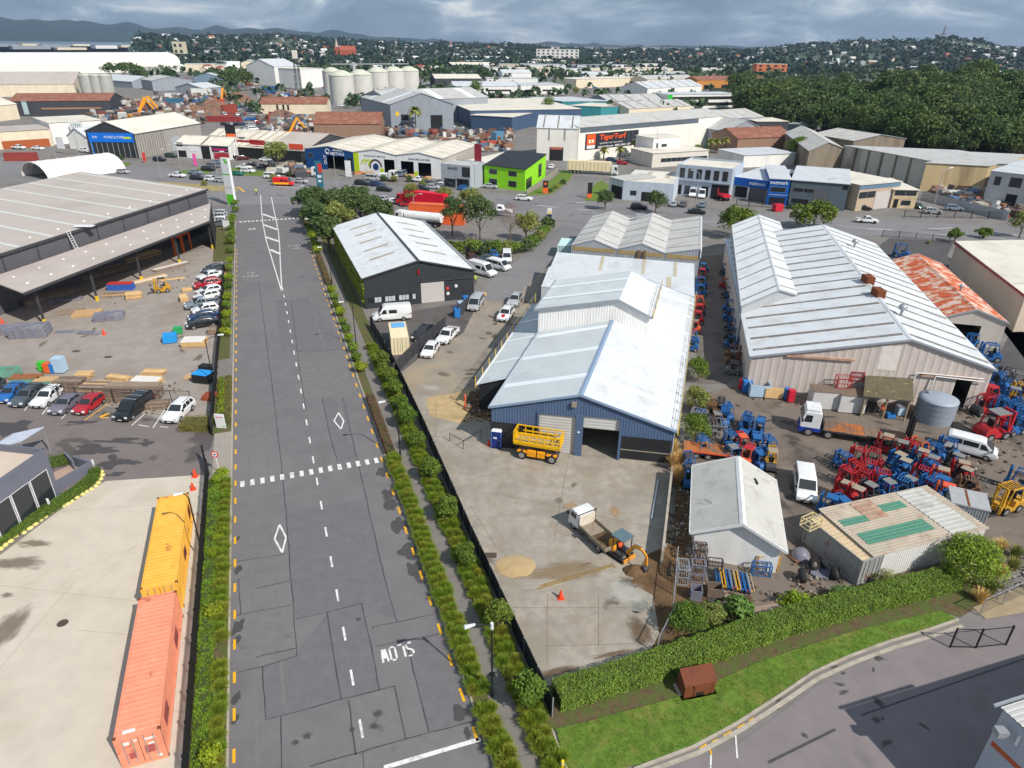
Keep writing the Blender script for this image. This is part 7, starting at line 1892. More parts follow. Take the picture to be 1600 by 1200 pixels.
for l,p,w,d,h,deg,m,lid in(('green wheelie bin beside the orange bin',(68,579),.8,.8,1.2,0,PG,PG),('orange bin between the green and blue bins',(77,582),.8,.8,1.3,0,POR,POR),('blue bin beside the tall pale bin',(85,582),.6,.8,1.2,0,PBL,PBL),('tall pale plastic bin stack behind the fence',(96,581),1.3,1.2,2.0,0,PGR,PGR),('aqua steel scrap skip at the fence, nearest the camera edge',(12,588),3.0,1.6,1.1,6,AQ,None),('aqua steel scrap skip at the fence with rusty load',(45,600),3.6,1.4,1.0,6,AQ,mat('rust_load',lin((150,96,62)),.9,.3,2)),('scrap skip with broken timber beside the grey stack',(78,604),3.0,1.4,1.0,6,AQ,PLK[1]),('blue tarpaulin covered load beside the pallet stack',(267,534),1.8,1.6,1.1,20,BL,BL),('small green tarpaulin load behind the blue one',(279,521),1.2,1.0,.9,20,paint('tarp_green',(50,160,90)),paint('tarp_green',(50,160,90))),('black crate with blue cover by the corner lamp',(319,596),2.2,1.6,1.2,-12,M_BLACK,BL),('black bin with bags by the corner lamp',(322,580),1.4,1.0,.8,-12,M_BLACK,M_BLACK),('blue drum stand in front of the grey panel fence',(714,496),.9,1.0,1.5,20,PBL,PBL),('pale blue crate behind the blue drum stand',(722,484),1.3,1.2,1.3,20,PBL,PGR),('blue crate closest to the charcoal shed wall',(728,476),1.0,1.0,1.4,20,PBL,PBL),('grey steel bin full of scrap against the white warehouse front',(1184,617),1.9,1.4,1.3,-6,PGR,None),('dark corrugated tank cover behind the grey scrap bin',(1184,596),2.4,.9,2.2,-6,M_DKGREY,M_DKGREY),('rusty orange cradle with green rail against the white warehouse',(1222,606),2.6,1.2,1.5,-6,paint('cradle_rust',(190,120,62),.8),mat('rust_load',lin((150,96,62)))),('pale board leaning beside the cradle',(1207,623),1.6,.3,1.1,-6,PLK[0],None),('red drum beside the flatbed cab',(1234,628),.55,.55,1.2,0,paint('drum_red',(200,40,60)),paint('drum_red',(200,40,60))),('blue drum beside the red drum',(1228,624),.5,.5,1.1,0,PBL,PBL),('blue drum at the alley corner',(1165,612),.8,.8,1.2,0,PBL,PBL),('red bin at the alley corner',(1158,609),.5,.5,1.2,0,paint('drum_red',(200,40,60)),None),('brown crate on blocks beside the drums',(1250,614),1.7,1.0,.9,-6,PLK[1],PLK[2]),('white corrugated half container with pallets on top',(1283,634),3.0,2.2,2.3,-8,wallm((206,204,200)),PLK[3]),('white corrugated half container under the red cages',(1325,640),3.0,2.2,2.3,-8,wallm((206,204,200)),PLK[3]),('blue crate on the ground under the mossy lean-to',(1390,653),.9,.7,.6,0,PBL,None),('white drum under the mossy lean-to',(1405,648),.9,.9,1.1,0,PGR,SHT),('green wheelie bin at the blue fronted showroom',(1151,307),1.0,.8,1.2,0,PG,PG),('red skip on the verge before the blue showroom',(1214,330),2.4,1.6,1.8,20,paint('drum_red',(200,40,60)),paint('drum_red',(200,40,60))),('pale wooden crate of scrap among the frames behind the hedge',(1115,930),1.2,.9,1.0,-8,PLK[3],None),('grey steel crate with red bar among the frames behind the hedge',(1086,935),.9,.9,1.1,-8,SHT,None)):
 crate(l,p,w,d,h,deg,m,lid=lid)
def cage(label,p,w,d,h,deg,m,z=.03,nb=5,name='cage'):
 c=at(*p,z);t=thing(name,label,'cage' if name=='cage' else 'frame',(c.x,c.y,z),radians(deg))
 for sx in(-1,1):
  for sy in(-1,1):mb=MB();mb.bar((sx*w/2,sy*d/2,0),(sx*w/2,sy*d/2,h),.07);mb.build('post',m,t)
 for z_ in(.05,h*.5,h):
  mb=MB();P=[(-w/2,-d/2,z_),(w/2,-d/2,z_),(w/2,d/2,z_),(-w/2,d/2,z_)]
  for a,b in zip(P,P[1:]+P[:1]):mb.bar(a,b,.06)
  mb.build('ring',m,t)
 for i in range(nb):x=-w/2+w*(i+.5)/nb;mb=MB();mb.bar((x,-d/2,0),(x,-d/2,h),.035);mb.bar((x,-d/2,h),(x,d/2,h),.035);mb.build('bar',m,t)
 return t
for l,p,w,d,h,deg,m,z in(('red steel cage on the half container',(1316,604),1.6,1.3,1.3,-8,FC['red'],2.38),('smaller red steel cage stacked behind the other',(1336,592),1.5,1.2,1.2,-8,FC['red'],2.7),('grey wire cage on the pallets',(1297,590),1.4,1.2,1.4,-8,M_STEEL,2.4),('grey steel frame leaning among the forklifts, nearer the warehouse',(1092,652),1.8,1.2,.9,-30,M_STEEL,.6),('large grey steel frame beside the weedy tree',(1118,676),2.0,2.0,1.4,-10,M_STEEL,.03),('blue steel frame against the pale shed front',(1188,897),1.5,.6,1.1,-8,FC['blue'],.03),('yellow steel frame behind the blue frame at the pale shed',(1196,888),1.9,.5,1.4,-8,FC['yellow'],.03),('dark radiator rack beside the pale shed front',(1116,888),1.2,.5,.9,-8,M_DKGREY,.8),('grey mast frame upright behind the hedge shrubs',(1088,905),1.1,.8,1.8,-8,SHT,.03),('rusty mast frame beside the pale shed corner',(1090,880),1.1,1.0,1.9,-8,M_DKGREY,.03),('dark scrap frame by the shed corner gutter',(1092,868),1.0,1.0,1.6,12,FC['brown'],.03),('grey frame stack at the bent wire fence',(1065,905),.9,1.4,1.6,-8,M_STEEL,.03),('cream scissor frame on the rusty container',(1266,822),1.5,1.0,.9,30,paint('frame_cream',(220,200,150)),2.62)):
 cage(l,p,w,d,h,deg,m,z,name='cage' if 'cage' in l else 'rack')
for i,(x,y,c_)in enumerate(((1120,903,'blue'),(1128,904,'yellow'),(1136,905,'blue'),(1143,906,'grey'),(1150,908,'yellow'),(1157,909,'blue'),(1164,911,'blue'),(1171,912,'tan'))):
 p=at(x,y+6);t=thing('forklift_mast',f'{c_} forklift mast lying in the row behind the hedge, {ORD[i]} along','forklift mast',(p.x,p.y,.1),radians(82),'forklift masts laid in a row behind the hedge')
 for s in(-.13,.13):mb=MB();mb.box(-1.1,1.1,s-.05,s+.05,.3,.5);mb.build('channel',FC[c_],t)
 for x_ in(-1,0,1):mb=MB();mb.box(x_-.06,x_+.06,-.13,.13,.33,.45);mb.build('crossbar',FC[('red','yellow','blue')[i%3]]if x_<0 else M_DKGREY,t)
for l,p,r,a in(('large black tyre with hub lying beside the rusty container',(1252,908),.62,70),('second large tyre under the slatted rack',(1303,904),.6,60),('tyre half hidden by the grey rack',(1270,890),.5,20),('tyre leaning at the fork end of the axle',(1283,888),.45,120)):
 c=at(*p);t=thing('tyre',l,'tyre',(c.x,c.y,.62),radians(a));mb=MB();mb.lathe([(r*.5,-.2),(r*.95,-.22),(r,-.1),(r,.1),(r*.95,.22),(r*.5,.2),(r*.5,-.2)],22);o=mb.build('tread',M_TYRE,t);o.rotation_euler=(radians(65),0,0)
 mb=MB();mb.lathe([(0,-.1),(r*.5,-.12),(r*.5,.12),(0,.1)],16);o2=mb.build('hub',mat('hub_grime',lin((120,112,100)),.8,.2,2),t);o2.rotation_euler=(radians(65),0,0)
c=at(1250,872);t=thing('scrap_cowl','crumpled pale metal cowl between the pale shed and rusty container','scrap metal',(c.x,c.y,.03),.4);mb=MB();mb.lathe([(.8,0),(.7,.6),(.4,.9),(0,.95)],9);mb.build('shell',SHT,t);mb=MB();mb.box(-.9,.9,-.5,.5,0,.2);mb.build('base',FC['brown'],t)
stack('slatted grey steel rack beside the tyres',(1282,893),1.8,1.4,1,7,60,[SHT],hgt=.14,name='steel_rack',cat='steel rack')
stack('weathered plank heap among the weeds behind the hedge',(1195,955),3.6,1.2,2,4,12,B_)
c=at(1105,712);t=thing('flat_trailer','rusty flat trailer between the weedy tree and blue forklifts','trailer',(c.x,c.y,.03),radians(-12));mb=MB();mb.box(-2.6,2.6,-1,1,.8,.95);mb.build('deck',RUST,t);wheels_on(t,(-1.2,0.0),.95,.36,.25);mb=MB();mb.bar((-2.6,-1.03,.88),(2.6,-1.03,.88),.06,.18);mb.build('edge_rail',FC['orange'],t)
SKIN=mat('skin',(.5,.3,.22),.6);HIV=paint('hi_vis_orange',(250,104,56),.7);NAVY=paint('work_navy',(36,44,66),.8);LIM=paint('hi_vis_lime',(206,232,60),.7)
def person(label,p,deg,shirt,trouser,pose='stand',hat=None,z=.03,base=None,sc=1.0):
 c=base if base is not None else at(*p);t=thing('person',label,'person',(c[0],c[1],c[2]if base is not None else z),radians(deg));t.scale=(sc,)*3
 lean=.25 if pose=='bend' else 0
 if pose=='sit':J={0:(0,0,.5),1:(0,0,.75),2:(.02,0,1.0),3:(.04,0,1.1),4:(.06,0,1.25),5:(.02,.2,.96),6:(.12,.25,.7),7:(.36,.2,.68),8:(.02,-.2,.96),9:(.12,-.25,.7),10:(.36,-.2,.68),11:(.08,.1,.48),12:(.48,.13,.52),13:(.5,.13,.08),14:(.62,.13,.04),15:(.08,-.1,.48),16:(.48,-.13,.52),17:(.5,-.13,.08),18:(.62,-.13,.04)}
 else:J={0:(0,0,.95),1:(lean*.5,0,1.2),2:(lean,0,1.42),3:(lean*1.2,0,1.52),4:(lean*1.4,0,1.66),5:(lean,.2,1.4),6:(lean+.05,.27,1.12),7:(lean+.25,.2,.95),8:(lean,-.2,1.4),9:(lean+.02,-.28,1.12),10:(lean+.14,-.25,.86),11:(0,.1,.92),12:(.1,.12,.5),13:(.04,.12,.08),14:(.18,.13,.04),15:(0,-.1,.92),16:(-.02,-.13,.5),17:(-.14,-.13,.08),18:(0,-.14,.04)}
 E_=[(0,1),(1,2),(2,3),(3,4),(2,5),(5,6),(6,7),(2,8),(8,9),(9,10),(0,11),(11,12),(12,13),(13,14),(0,15),(15,16),(16,17),(17,18)]
 rad=[.14,.13,.15,.06,.1,.08,.055,.04,.08,.055,.04,.1,.07,.05,.045,.1,.07,.05,.045]
 me=bpy.data.meshes.new('body');me.from_pydata([J[i]for i in range(19)],E_,[]);o=bpy.data.objects.new('tmp',me);COL.objects.link(o)
 md=o.modifiers.new('s','SKIN');sv=me.skin_vertices[0].data
 for i,r_ in enumerate(rad):sv[i].radius=(r_,r_)
 sv[0].use_root=True;s2=o.modifiers.new('d','SUBSURF');s2.levels=1
 bpy.context.view_layer.update();bm_=bpy.data.meshes.new_from_object(o.evaluated_get(bpy.context.evaluated_depsgraph_get()));bpy.data.objects.remove(o)
 for m in(SKIN,shirt,trouser,M_BLACK):bm_.materials.append(m)
 hip,neck=J[0][2],J[3][2]
 for f in bm_.polygons:
  q=f.center;arm=abs(q.y)>.17 and q.z<J[6][2]-.02 and q.z>hip-.25 and pose!='sit'
  f.material_index=0 if q.z>neck or arm else 1 if q.z>hip-.02 and(pose!='sit' or q.x<.3)else 3 if q.z<.1 else 2;f.use_smooth=True
 link('body',bm_,t)
 mb=MB();h=Vector(J[4]);mb.lathe([(.125,0),(.12,.06),(.07,.12),(0,.135)],10,h+Vector((0,0,.02)));mb.build('helmet' if hat else 'hair',hat or BARK,t)
 return t
person('worker in orange hi-vis standing by the dug up earth west of the blue warehouse',(727,637),200,HIV,HIV,hat=HIV)
person('worker in orange shirt and navy trousers at the mossy lean-to',(1375,651),40,HIV,NAVY,'bend')
person('person in lime hi-vis vest in the middle of the junction',(401,305),90,LIM,NAVY,sc=1.15)
person('person in lime hi-vis at the charcoal shed corner',(743,444),90,LIM,NAVY)
q=EXC.matrix_basis@Vector((-.1,0,.52))
person('excavator driver in orange hi-vis seated under the canopy',None,math.degrees(EXC.rotation_euler.z),HIV,NAVY,'sit',base=q,hat=HIV)
px_sheet('dug_earth',[(735,612),(760,606),(770,628),(768,660),(745,652),(722,640)],.034,M_DIRT)
px_sheet('sand_wash',[(665,622),(735,610),(760,655),(720,662),(672,650)],.031,mat('sandy_wash',lin((186,160,118)),.95,.15,.8,dirt=lin((150,128,96)),dscale=.6,damt=.6))
# the blocks beyond the main street
def feat(b,w,items):
 o,d,n,L=b.face(w)
 for u0,u1,z0,z1,k in items:
  if k=='w':b.window(w,u0*L,u1*L,z0,z1,max(1,int((u1-u0)*L/2.2)))
  elif k=='d':b.panel(w,'doorway',u0*L,u1*L,z0,z1,DARKIN,.05)  # closed panel, the shade of the opening is in its colour
  else:b.panel(w,'panel',u0*L,u1*L,z0,z1,k,.06)
def FB(label,kind,bl,br,top,dep,rise,wm,rm,feats=(),name='building',side=(),par=0,rf=.5,sky=None,skew=0,group=None,cat='building',z=None,skw=1.0,skym=None):
 A=at(*bl);B=at(*br);x=(B-A).normalized();h=z or zat(A,bl[0],top)
 D=Vector((-x.y,x.x,0))*dep+x*skew
 wm=wallm(wm)if isinstance(wm,tuple)and len(wm)==3 and not hasattr(wm[0],'name')else wm
 if kind=='f':b=flat(name,label,A,B,D,h,wm,rm,par=par,over=.3 if not par else 0,cat=cat,group=group);w='f'
 elif kind=='g':b=gable(name,label,A,B,D,h,h,h+rise,wm,rm,rf=rf,cat=cat,gut=dep<60,sky=sky,group=group,skyw=skw,skym=skym);w='f'
 else:b=gable(name,label,A,A+D,B-A,h,h,h+rise,wm,rm,rf=rf,cat=cat,gut=False,sky=sky,group=group,skyw=skw,skym=skym);w='l'
 feat(b,w,feats);feat(b,{'f':'r','l':'b'}[w],side);b.h=h;b.fw=w
 return b
def C3(*c):return paint('c%d_%d_%d'%c,c,.6)
z=6.3;A=at(479,262);B=at(692,280);D=v2(at(748,227,z))-v2(at(693,249,z));BLW=wallm((22,74,134),.15);WHW=wallm((240,240,238),.12)
LIMEP=C3(196,220,30)
for k0,k1,wm_,l in((0,.37,BLW,'dark blue scrap metal workshop bay with white lettering'),(.37,.68,WHW,'white scrap workshop bay with green and blue ring logo'),(.68,1,WHW,'white scrap workshop bay with two dark doors')):
 a,b_=A.lerp(B,k0+.001),A.lerp(B,k1-.001);H_={0:((.46,.82,0,4.6),),.37:((.72,.96,0,4.8),),.68:((.1,.38,0,4.7),(.48,.76,0,4.6))}[k0]
 Wd=(b_-a).length
 g=gable('workshop',l,a,b_,D,z,z,z+1.3,{'f':wm_,'b':wm_,'l':BLW,'r':wallm((178,170,160))},ROOFC,holes={'f':[(u0*Wd,u1*Wd,z0,z1)for u0,u1,z0,z1 in H_]},sky=6,skym=SKYT,skyw=.25,over=.1,group='bays of the scrap metal workshop')
 if k0==0:
  g.window('f',1.2,3.2,3.6,5.0);g.text('f','METALS',Wd*.68,5.35,1.3,SW,fit=5.4,bold=.03);g.text('f','MACAULAY',Wd*.7,6.5,.8,SW,fit=4.2,bold=.02);g.text('f','OUT',Wd*.42,3.2,1.5,SW,vertical=True,bold=.03)
  mb=MB();o,d,n,L=g.face('f')
  for i in range(14):
   a0,a1=2*pi*i/16,2*pi*(i+1)/16;P=lambda a,r:o+d*(Wd*.48+r*cos(a))+n*.08+Vector((0,0,6.0+r*sin(a)));mb.quad(P(a0,.6),P(a1,.6),P(a1,.95),P(a0,.95))
  mb.build('logo_ring',SW,g.t)
  g.panel('f','doorway',Wd*.88,Wd*.97,0,4.4,DARKIN,.05)
 elif k0<.5:
  g.panel('f','stripe',0,2.0,0,z,LIMEP,.06);g.text('f','MACAULAY METALS',Wd*.5,5.5,.7,C3(70,70,74),fit=8)
  o,d,n,L=g.face('f');mb=MB();c=o+d*(Wd*.52)+n*.07
  P=lambda a,r,q=0:c+d*(r*cos(a)+q)+Vector((0,0,2.2+r*sin(a)))
  mb.poly([P(2*pi*i/20,1.1)for i in range(20)]);mb.build('logo_disc',C3(20,60,120),g.t)
  for q,a_,b2,m_ in((0,0,12,C3(74,62,84)),(-.6,6,11,LIMEP),(-2.0,6,10,LIMEP),(-3.4,6,10,LIMEP)):
   mb=MB()
   for i in range(a_,b2):a0,a1=2*pi*i/22,2*pi*(i+1)/22;mb.quad(P(a0,1.9,q),P(a1,1.9,q),P(a1,2.45,q),P(a0,2.45,q))
   mb.build('logo_arc',m_,g.t)
  g.panel('f','stripe',Wd*.62,Wd*.7,0,1.8,LIMEP,.06)
 else:
  g.text('f','SCRAP METAL BUYERS',Wd*.5,5.5,.75,C3(70,70,74),fit=8);g.panel('f','stripe',0,Wd*.09,0,1.7,LIMEP,.06);g.panel('f','stripe',Wd*.39,Wd*.47,0,1.7,LIMEP,.06)
b=FB('grey two storey shop front between the white workshop and the lime green building','f',(690,292),(735,297),255,9,0,(172,178,184),ROOFG,((.55,.95,0,3,'d'),(.1,.5,.2,2.8,'w'),(.72,1.0,3.6,6.5,'w')),par=.3)
b.text('f','LUBE CENTRE' if 0 else 'SALES',b.W*.4,5.8,1.0,C3(40,44,52),fit=3.4)
FB('low grey roofed workshop behind the grey shop front','f',(700,275),(760,280),258,34,0,(140,140,142),ROOFC,skew=6)
GW=mat('wall_lime_green',lin((150,224,36)),.6,.05,.5)
a,b_,e=at(757,291),at(820,299),at(852,277)
b=flat('office_building','bright lime green two storey building with black roof',a,b_,e-b_,6.2,GW,M_BLACK,par=0,over=.3,zback=7.2)
for u in(.12,.6):b.window('f',b.W*u,b.W*(u+.2),3.9,5.4,1);b.window('f',b.W*u,b.W*(u+.2),.8,2.6,1)
for u0,u1,z0,z1 in((.05,.3,.2,3.2),(.62,.78,1.5,5.4)):b.panel('r','pane',b.L*u0,b.L*u1,z0,z1,M_GLASS,.06)
for i in range(9):mb=MB();mb.bar(b.p(b.W*(i+.5)/9,-.2,6.42),b.p(b.W*(i+.5)/9,b.L+.2,7.42),.12);mb.build('roof_seam',M_DKGREY,b.roof)
A=at(838,250);B=at(901,252);x=(B-A).normalized();h=11.6;D=Vector((-x.y,x.x,0))*15
b=gable('hall','tall white gabled end block beside the banner hall',A,A+D,B-A,h,h,h+3.6,wallm((232,228,218),.15),ROOFW,sky=3,skyw=.5,gut=False,cat='hall')
o=b.panel('l','doorway',b.L*.32,b.L*.66,0,4.8,DARKIN,.05);b.panel('l','door_sign',b.L*.35,b.L*.63,4.0,4.9,C3(190,110,90),.08)
for u in(.3,.68):b.panel('l','downpipe',b.L*u,b.L*u+.25,7.5,h,M_STEEL,.3)
A2=at(902,252);B2=at(1125,226);x=(B2-A2).normalized();D2=Vector((-x.y,x.x,0))*20;h=zat(A2,902,199)
hb=gable('hall','long white hall with grey roof and black orange lettered banner',A2,A2+D2,B2-A2,h,h,h+2.3,wallm((236,232,220),.15),ROOFG,rf=.5,gut=False,sky=8,skym=C3(206,204,170),skyw=.4,cat='hall')
hb.panel('l','window_band',.5,hb.L*.8,h-2.0,h-.2,mat('band_slate',lin((96,106,116)),.4,.1,1),.06)
u0,u1,z0,z1=3.5,hb.L*.375,h-8.2,h-2.6
bn=hb.panel('l','banner',u0,u1,z0,z1,C3(44,46,54),.1)
ORG=C3(244,92,36);Lb=u1-u0
hb.text('l','TigerTurf',u0+Lb*.5,z0+4.0,2.6,ORG,.14,Lb*.5,.05,parent=bn);hb.text('l','synthetic turf specialist',u0+Lb*.48,z0+1.9,.9,SW,.14,Lb*.44,parent=bn);hb.text('l','tigerturf.com  0800 804 134',u0+Lb*.54,z0+.65,1.0,SW,.14,Lb*.62,.02,parent=bn)
for a_,b2,c_,d_,m_ in((.025,.18,.3,.96,ORG),(.03,.175,.06,.27,SW),(.06,.15,.42,.62,SW),(.085,.13,.45,.59,SAFE),(.1,.115,.48,.56,M_BLACK)):hb.panel('l','emblem',u0+Lb*a_,u0+Lb*b2,z0+5.6*c_,z0+5.6*d_,m_,.12+.01*c_+.02*(b2<.16)+.01*(b2<.14)+.01*(b2<.12),parent=bn)
for k in(.72,.8,.88):hb.panel('l','fold_stripe',u0+Lb*k,u0+Lb*k+.5,z0+.4,z1-.4,C3(70,74,84),.12,parent=bn)
FB('small white upper storey box beside the banner hall','f',(1018,254),(1060,250),214,10,0,(240,238,234),ROOFC,((.3,.5,5.2,6.4,'w'),(.1,.18,5,6.8,'w')),z=8.5)
FB('long low shed with a dark window band below the white box','f',(1018,262),(1105,256),240,14,0,(214,208,196),ROOFC,((.15,.98,1.6,3.0,'w'),))
b=FB('pale blue grey workshop with flat roof and two tan skylights','f',(972,312),(1050,318),282,20,0,(196,206,216),ROOFC,((.15,.28,1.4,2.8,'w'),(.38,.68,.1,2.6,'d')),par=.2)
for k in(.3,.72):mb=MB();mb.poly([b.p(b.W*k,b.L*.5,b.h-.17),b.p(b.W*k+1.4,b.L*.5,b.h-.17),b.p(b.W*k+1.6,b.L*.95,b.h-.17),b.p(b.W*k+.2,b.L*.95,b.h-.17)]);mb.build('skylight',SKYT,b.roof)
FB('open fronted pale lean-to beside the pale blue workshop','f',(951,306),(972,312),277,12,0,(190,194,200),ROOFP,((.1,.95,0,3.4,'d'),))
b=FB('grey two storey shop with six upper windows and two white vans','f',(1053,304),(1138,313),256,16,0,(176,186,198),ROOFC,[(.06+.155*i,.16+.155*i,5.0,7.8,'w')for i in range(6)]+[(.67,.98,0,4.0,'d'),(.02,.13,.3,3,'d'),(.18,.3,.5,3,'w'),(.5,.62,.3,3.2,'d')],par=.6)
b.panel('f','ledge',-.1,b.W+.1,4.3,4.6,wallm((160,170,182)),.4)
MBL=C3(16,92,176);GMT=wallm((170,174,176));
A=at(1140,308);B=at(1226,320)
b=FB('white roofed showroom with bright blue mattmark fascia and awning','f',(1140,308),(1196,316),277,24,0,(196,198,200),ROOFW,((.12,.5,.4,3.4,'d'),(.5,.98,.0,4.4,mat('door_slate',lin((100,100,104)),.6))))
b.panel('f','fascia',-.1,b.W,b.h-1.9,b.h+.3,MBL,.5);b.text('f','mattmark',b.W*.72,b.h-.8,1.3,SW,.56,4.6,.02);b.panel('f','column',b.W*.48,b.W*.52,0,b.h-1.8,SW,.4)
b2=FB('bright blue two storey office block with white mattmark lettering','f',(1197,320),(1228,322),279,24,0,MBL,ROOFW,((.08,.85,3.6,5.0,'w'),(.1,.9,.2,2.2,'d')))
b2.text('f','mattmark',b2.W*.45,b2.h-.9,1.3,SW,.1,4.6,.02);b2.text('f','www.mattmark.co.nz',b2.W*.5,2.9,.5,SW,.1,4.8)
FB('dark slate workshop with roller door and white roof','f',(1230,322),(1318,330),281,26,0,(92,104,112),ROOFW,((.05,.42,4.0,5.2,'w'),(.42,.68,0,5,mat('door_slate',lin((100,100,104)))),(.06,.36,.3,2.2,'d'),(.9,.99,5.6,6.6,'d')))
b=FB('tan concrete workshop with blue grey fascia and steel roller door','f',(1335,330),(1398,323),289,22,0,(188,168,144),ROOFC,((.02,.42,3.2,5.0,'w'),(.44,.9,0,4.6,mat('roller_grey',lin((196,190,184)))),(0,1,5.6,7.0,C3(104,128,150))))
b=FB('tan two storey office end with dark window band','f',(1390,325),(1428,326),296,18,0,(206,184,150),ROOFC,((.05,.95,3.4,4.8,'w'),(.4,.8,.8,2.2,'w'),(.1,.28,.1,2.4,'d'),(0,1,2.5,3.2,wallm((200,178,140)))))
STN=mat('concrete_stained',lin((196,190,178)),.9,.1,.3,streak=(1,1,.22),dirt=lin((104,98,88)),dscale=.16,damt=.85,stops=(.5,.7));STT=mat('concrete_tan_stained',lin((204,180,138)),.9,.1,.3,streak=(1,1,.25),dirt=lin((126,110,84)),dscale=.14,damt=.8,stops=(.52,.72))
STD=mat('concrete_dark_stained',lin((136,124,108)),.9,.12,.3,streak=(1,1,.22),dirt=lin((60,54,48)),dscale=.16,damt=.85,stops=(.46,.68))
b=FB('long stained concrete hall with pale and tan walls','f',(1312,266),(1437,294),232,30,0,STN,ROOFG,z=8.3,skew=20)
for i in range(1,6):b.panel('f','buttress',b.W*i/6-.3,b.W*i/6+.3,0,8.2,STD,.3)
FB('stained concrete hall with tan wall beside the machinery yard','f',(1436,298),(1532,304),254,32,0,STT,ROOFG,z=8.2,skew=20)
b=FB('dark stained concrete hall with twin grey gabled roofs','g',(1258,270),(1312,266),232,44,2.4,STD,ROOFG,z=7.4,sky=5,skym=SKYT,skew=30,skw=1.2);FB('grey gabled roof hall behind the dark stained concrete','g',(1330,240),(1410,236),226,24,2,STD,ROOFG,z=5,sky=4,skym=SKYT,skw=1.0)
b=FB('pale grey building with upper window and orange gantry','f',(1532,322),(1640,338),266,30,0,(190,190,190),ROOFW,((.08,.18,6,8.4,'w'),(.3,.48,6,8.6,'w'),(.32,.48,0,4.2,'d'),(.7,.9,0,4.2,'d')))
a=at(1552,322);t=thing('gantry','yellow gantry frame in the machinery yard','gantry',(a.x,a.y,0),-.3);GY=C3(250,176,20)
for x_ in(0,9):mb=MB();mb.bar((x_,0,0),(x_,0,6),.5);mb.build('leg',GY,t)
mb=MB();mb.bar((-.3,0,6),(12,0,6),.6);mb.build('beam',GY,t);mb=MB();mb.box(7.5,12,-.5,.5,5.4,7.2);mb.build('sign',C3(200,50,50),t)
a,b_,e=at(143,246),at(218,247),at(318,226);z=zat(a,140,204)
b=gable('showroom','black gabled showroom with a long blue sign',a,b_,e-b_,z,z*.92,z+3.2,{'f':CH,'b':CH,'l':CH,'r':wallm((166,160,152),.3)},ROOFC,rf=.46,cat='showroom')
b.panel('f','sign',.8,b.W-.6,z-3.8,z-.6,C3(16,112,216),.25);b.text('f','bdt',3.2,z-2,1.4,SW,.3);b.text('f','MOWERS & POWER',b.W*.58,z-2.1,1.3,SW,.3,7.5);b.panel('f','logo',b.W-4,b.W-1.4,z-2.6,z-1.9,LIMEP,.3)
for i in range(9):b.panel('f','mullion',1+i*(b.W-2)/8,1.2+i*(b.W-2)/8,.2,z-4,M_STEEL,.08)
b.panel('f','pane',.8,b.W-.8,.1,z-4,M_GLASS,.04)
for i in range(12):b.panel('r','batten',.6+i*1.3,.8+i*1.3,.3,z*.9,wallm((120,114,108)),.1)
b.panel('r','roller_door',b.L*.5,b.L*.62,0,5,C3(170,180,184),.06)
b=FB('white shop with cream roof and pink sign','r',(278,246),(360,250),224,12,2.2,(226,226,222),ROOFC,((.02,.14,4,5.4,'w'),(.25,.42,2.4,5,SW),(.48,.64,0,4.4,'d'),(.68,.99,2.6,4.6,C3(50,54,70)),(.7,.96,3.1,3.9,C3(240,60,140)),(.7,.99,0,2.4,C3(170,50,60)),(.03,.18,.2,2.6,'d')),sky=(.5,),skym=C3(150,130,110))
FB('low cream roofed shed behind the white shop','r',(330,222),(405,226),211,14,2,(170,168,164),ROOFC,((.25,.42,0,3,'d'),),sky=3,skym=SKYT)
b=FB('dark shop with red fascia under a long pale roof','r',(368,246),(420,250),228,30,4,(72,72,76),ROOFC,((.02,.98,.2,3.6,'d'),(.05,.98,5.6,6.4,C3(170,44,50)),(.5,.95,5.0,6.8,C3(196,60,60))),sky=4,skym=SKYT);FB('dark tyre shop with orange sign under a long grey roof','r',(420,252),(478,256),232,34,4,(74,74,78),ROOFT,((.1,.9,.2,3.8,'d'),(.6,.98,4.8,6.6,C3(220,84,50))))
WL=dict(w=(234,232,226),g=(150,156,164),n=(70,90,118),t=(60,140,146),o=(196,132,64),c=(226,212,186),k=(70,70,76),b=(150,120,100),s=(120,140,160),r=(150,70,60))
RL=dict(W=ROOFW,C=ROOFC,G=ROOFG,B=BROWNR,T=ROOFT,P=ROOFP)
b=FB('big blue grey gabled shed with a dark doorway and yellow discs','g',(612,204),(709,203),163,48,5,WL['g'],ROOFG,((.63,.82,0,7,'d'),(.16,.28,1,3.4,'w'),(.16,.28,4.6,7.4,'w'),(.08,.13,6.8,8.6,SAFE),(.3,.33,6.8,8.2,SAFE)),name='shed',sky=2,skym=SKYP,skew=-14,skw=3)
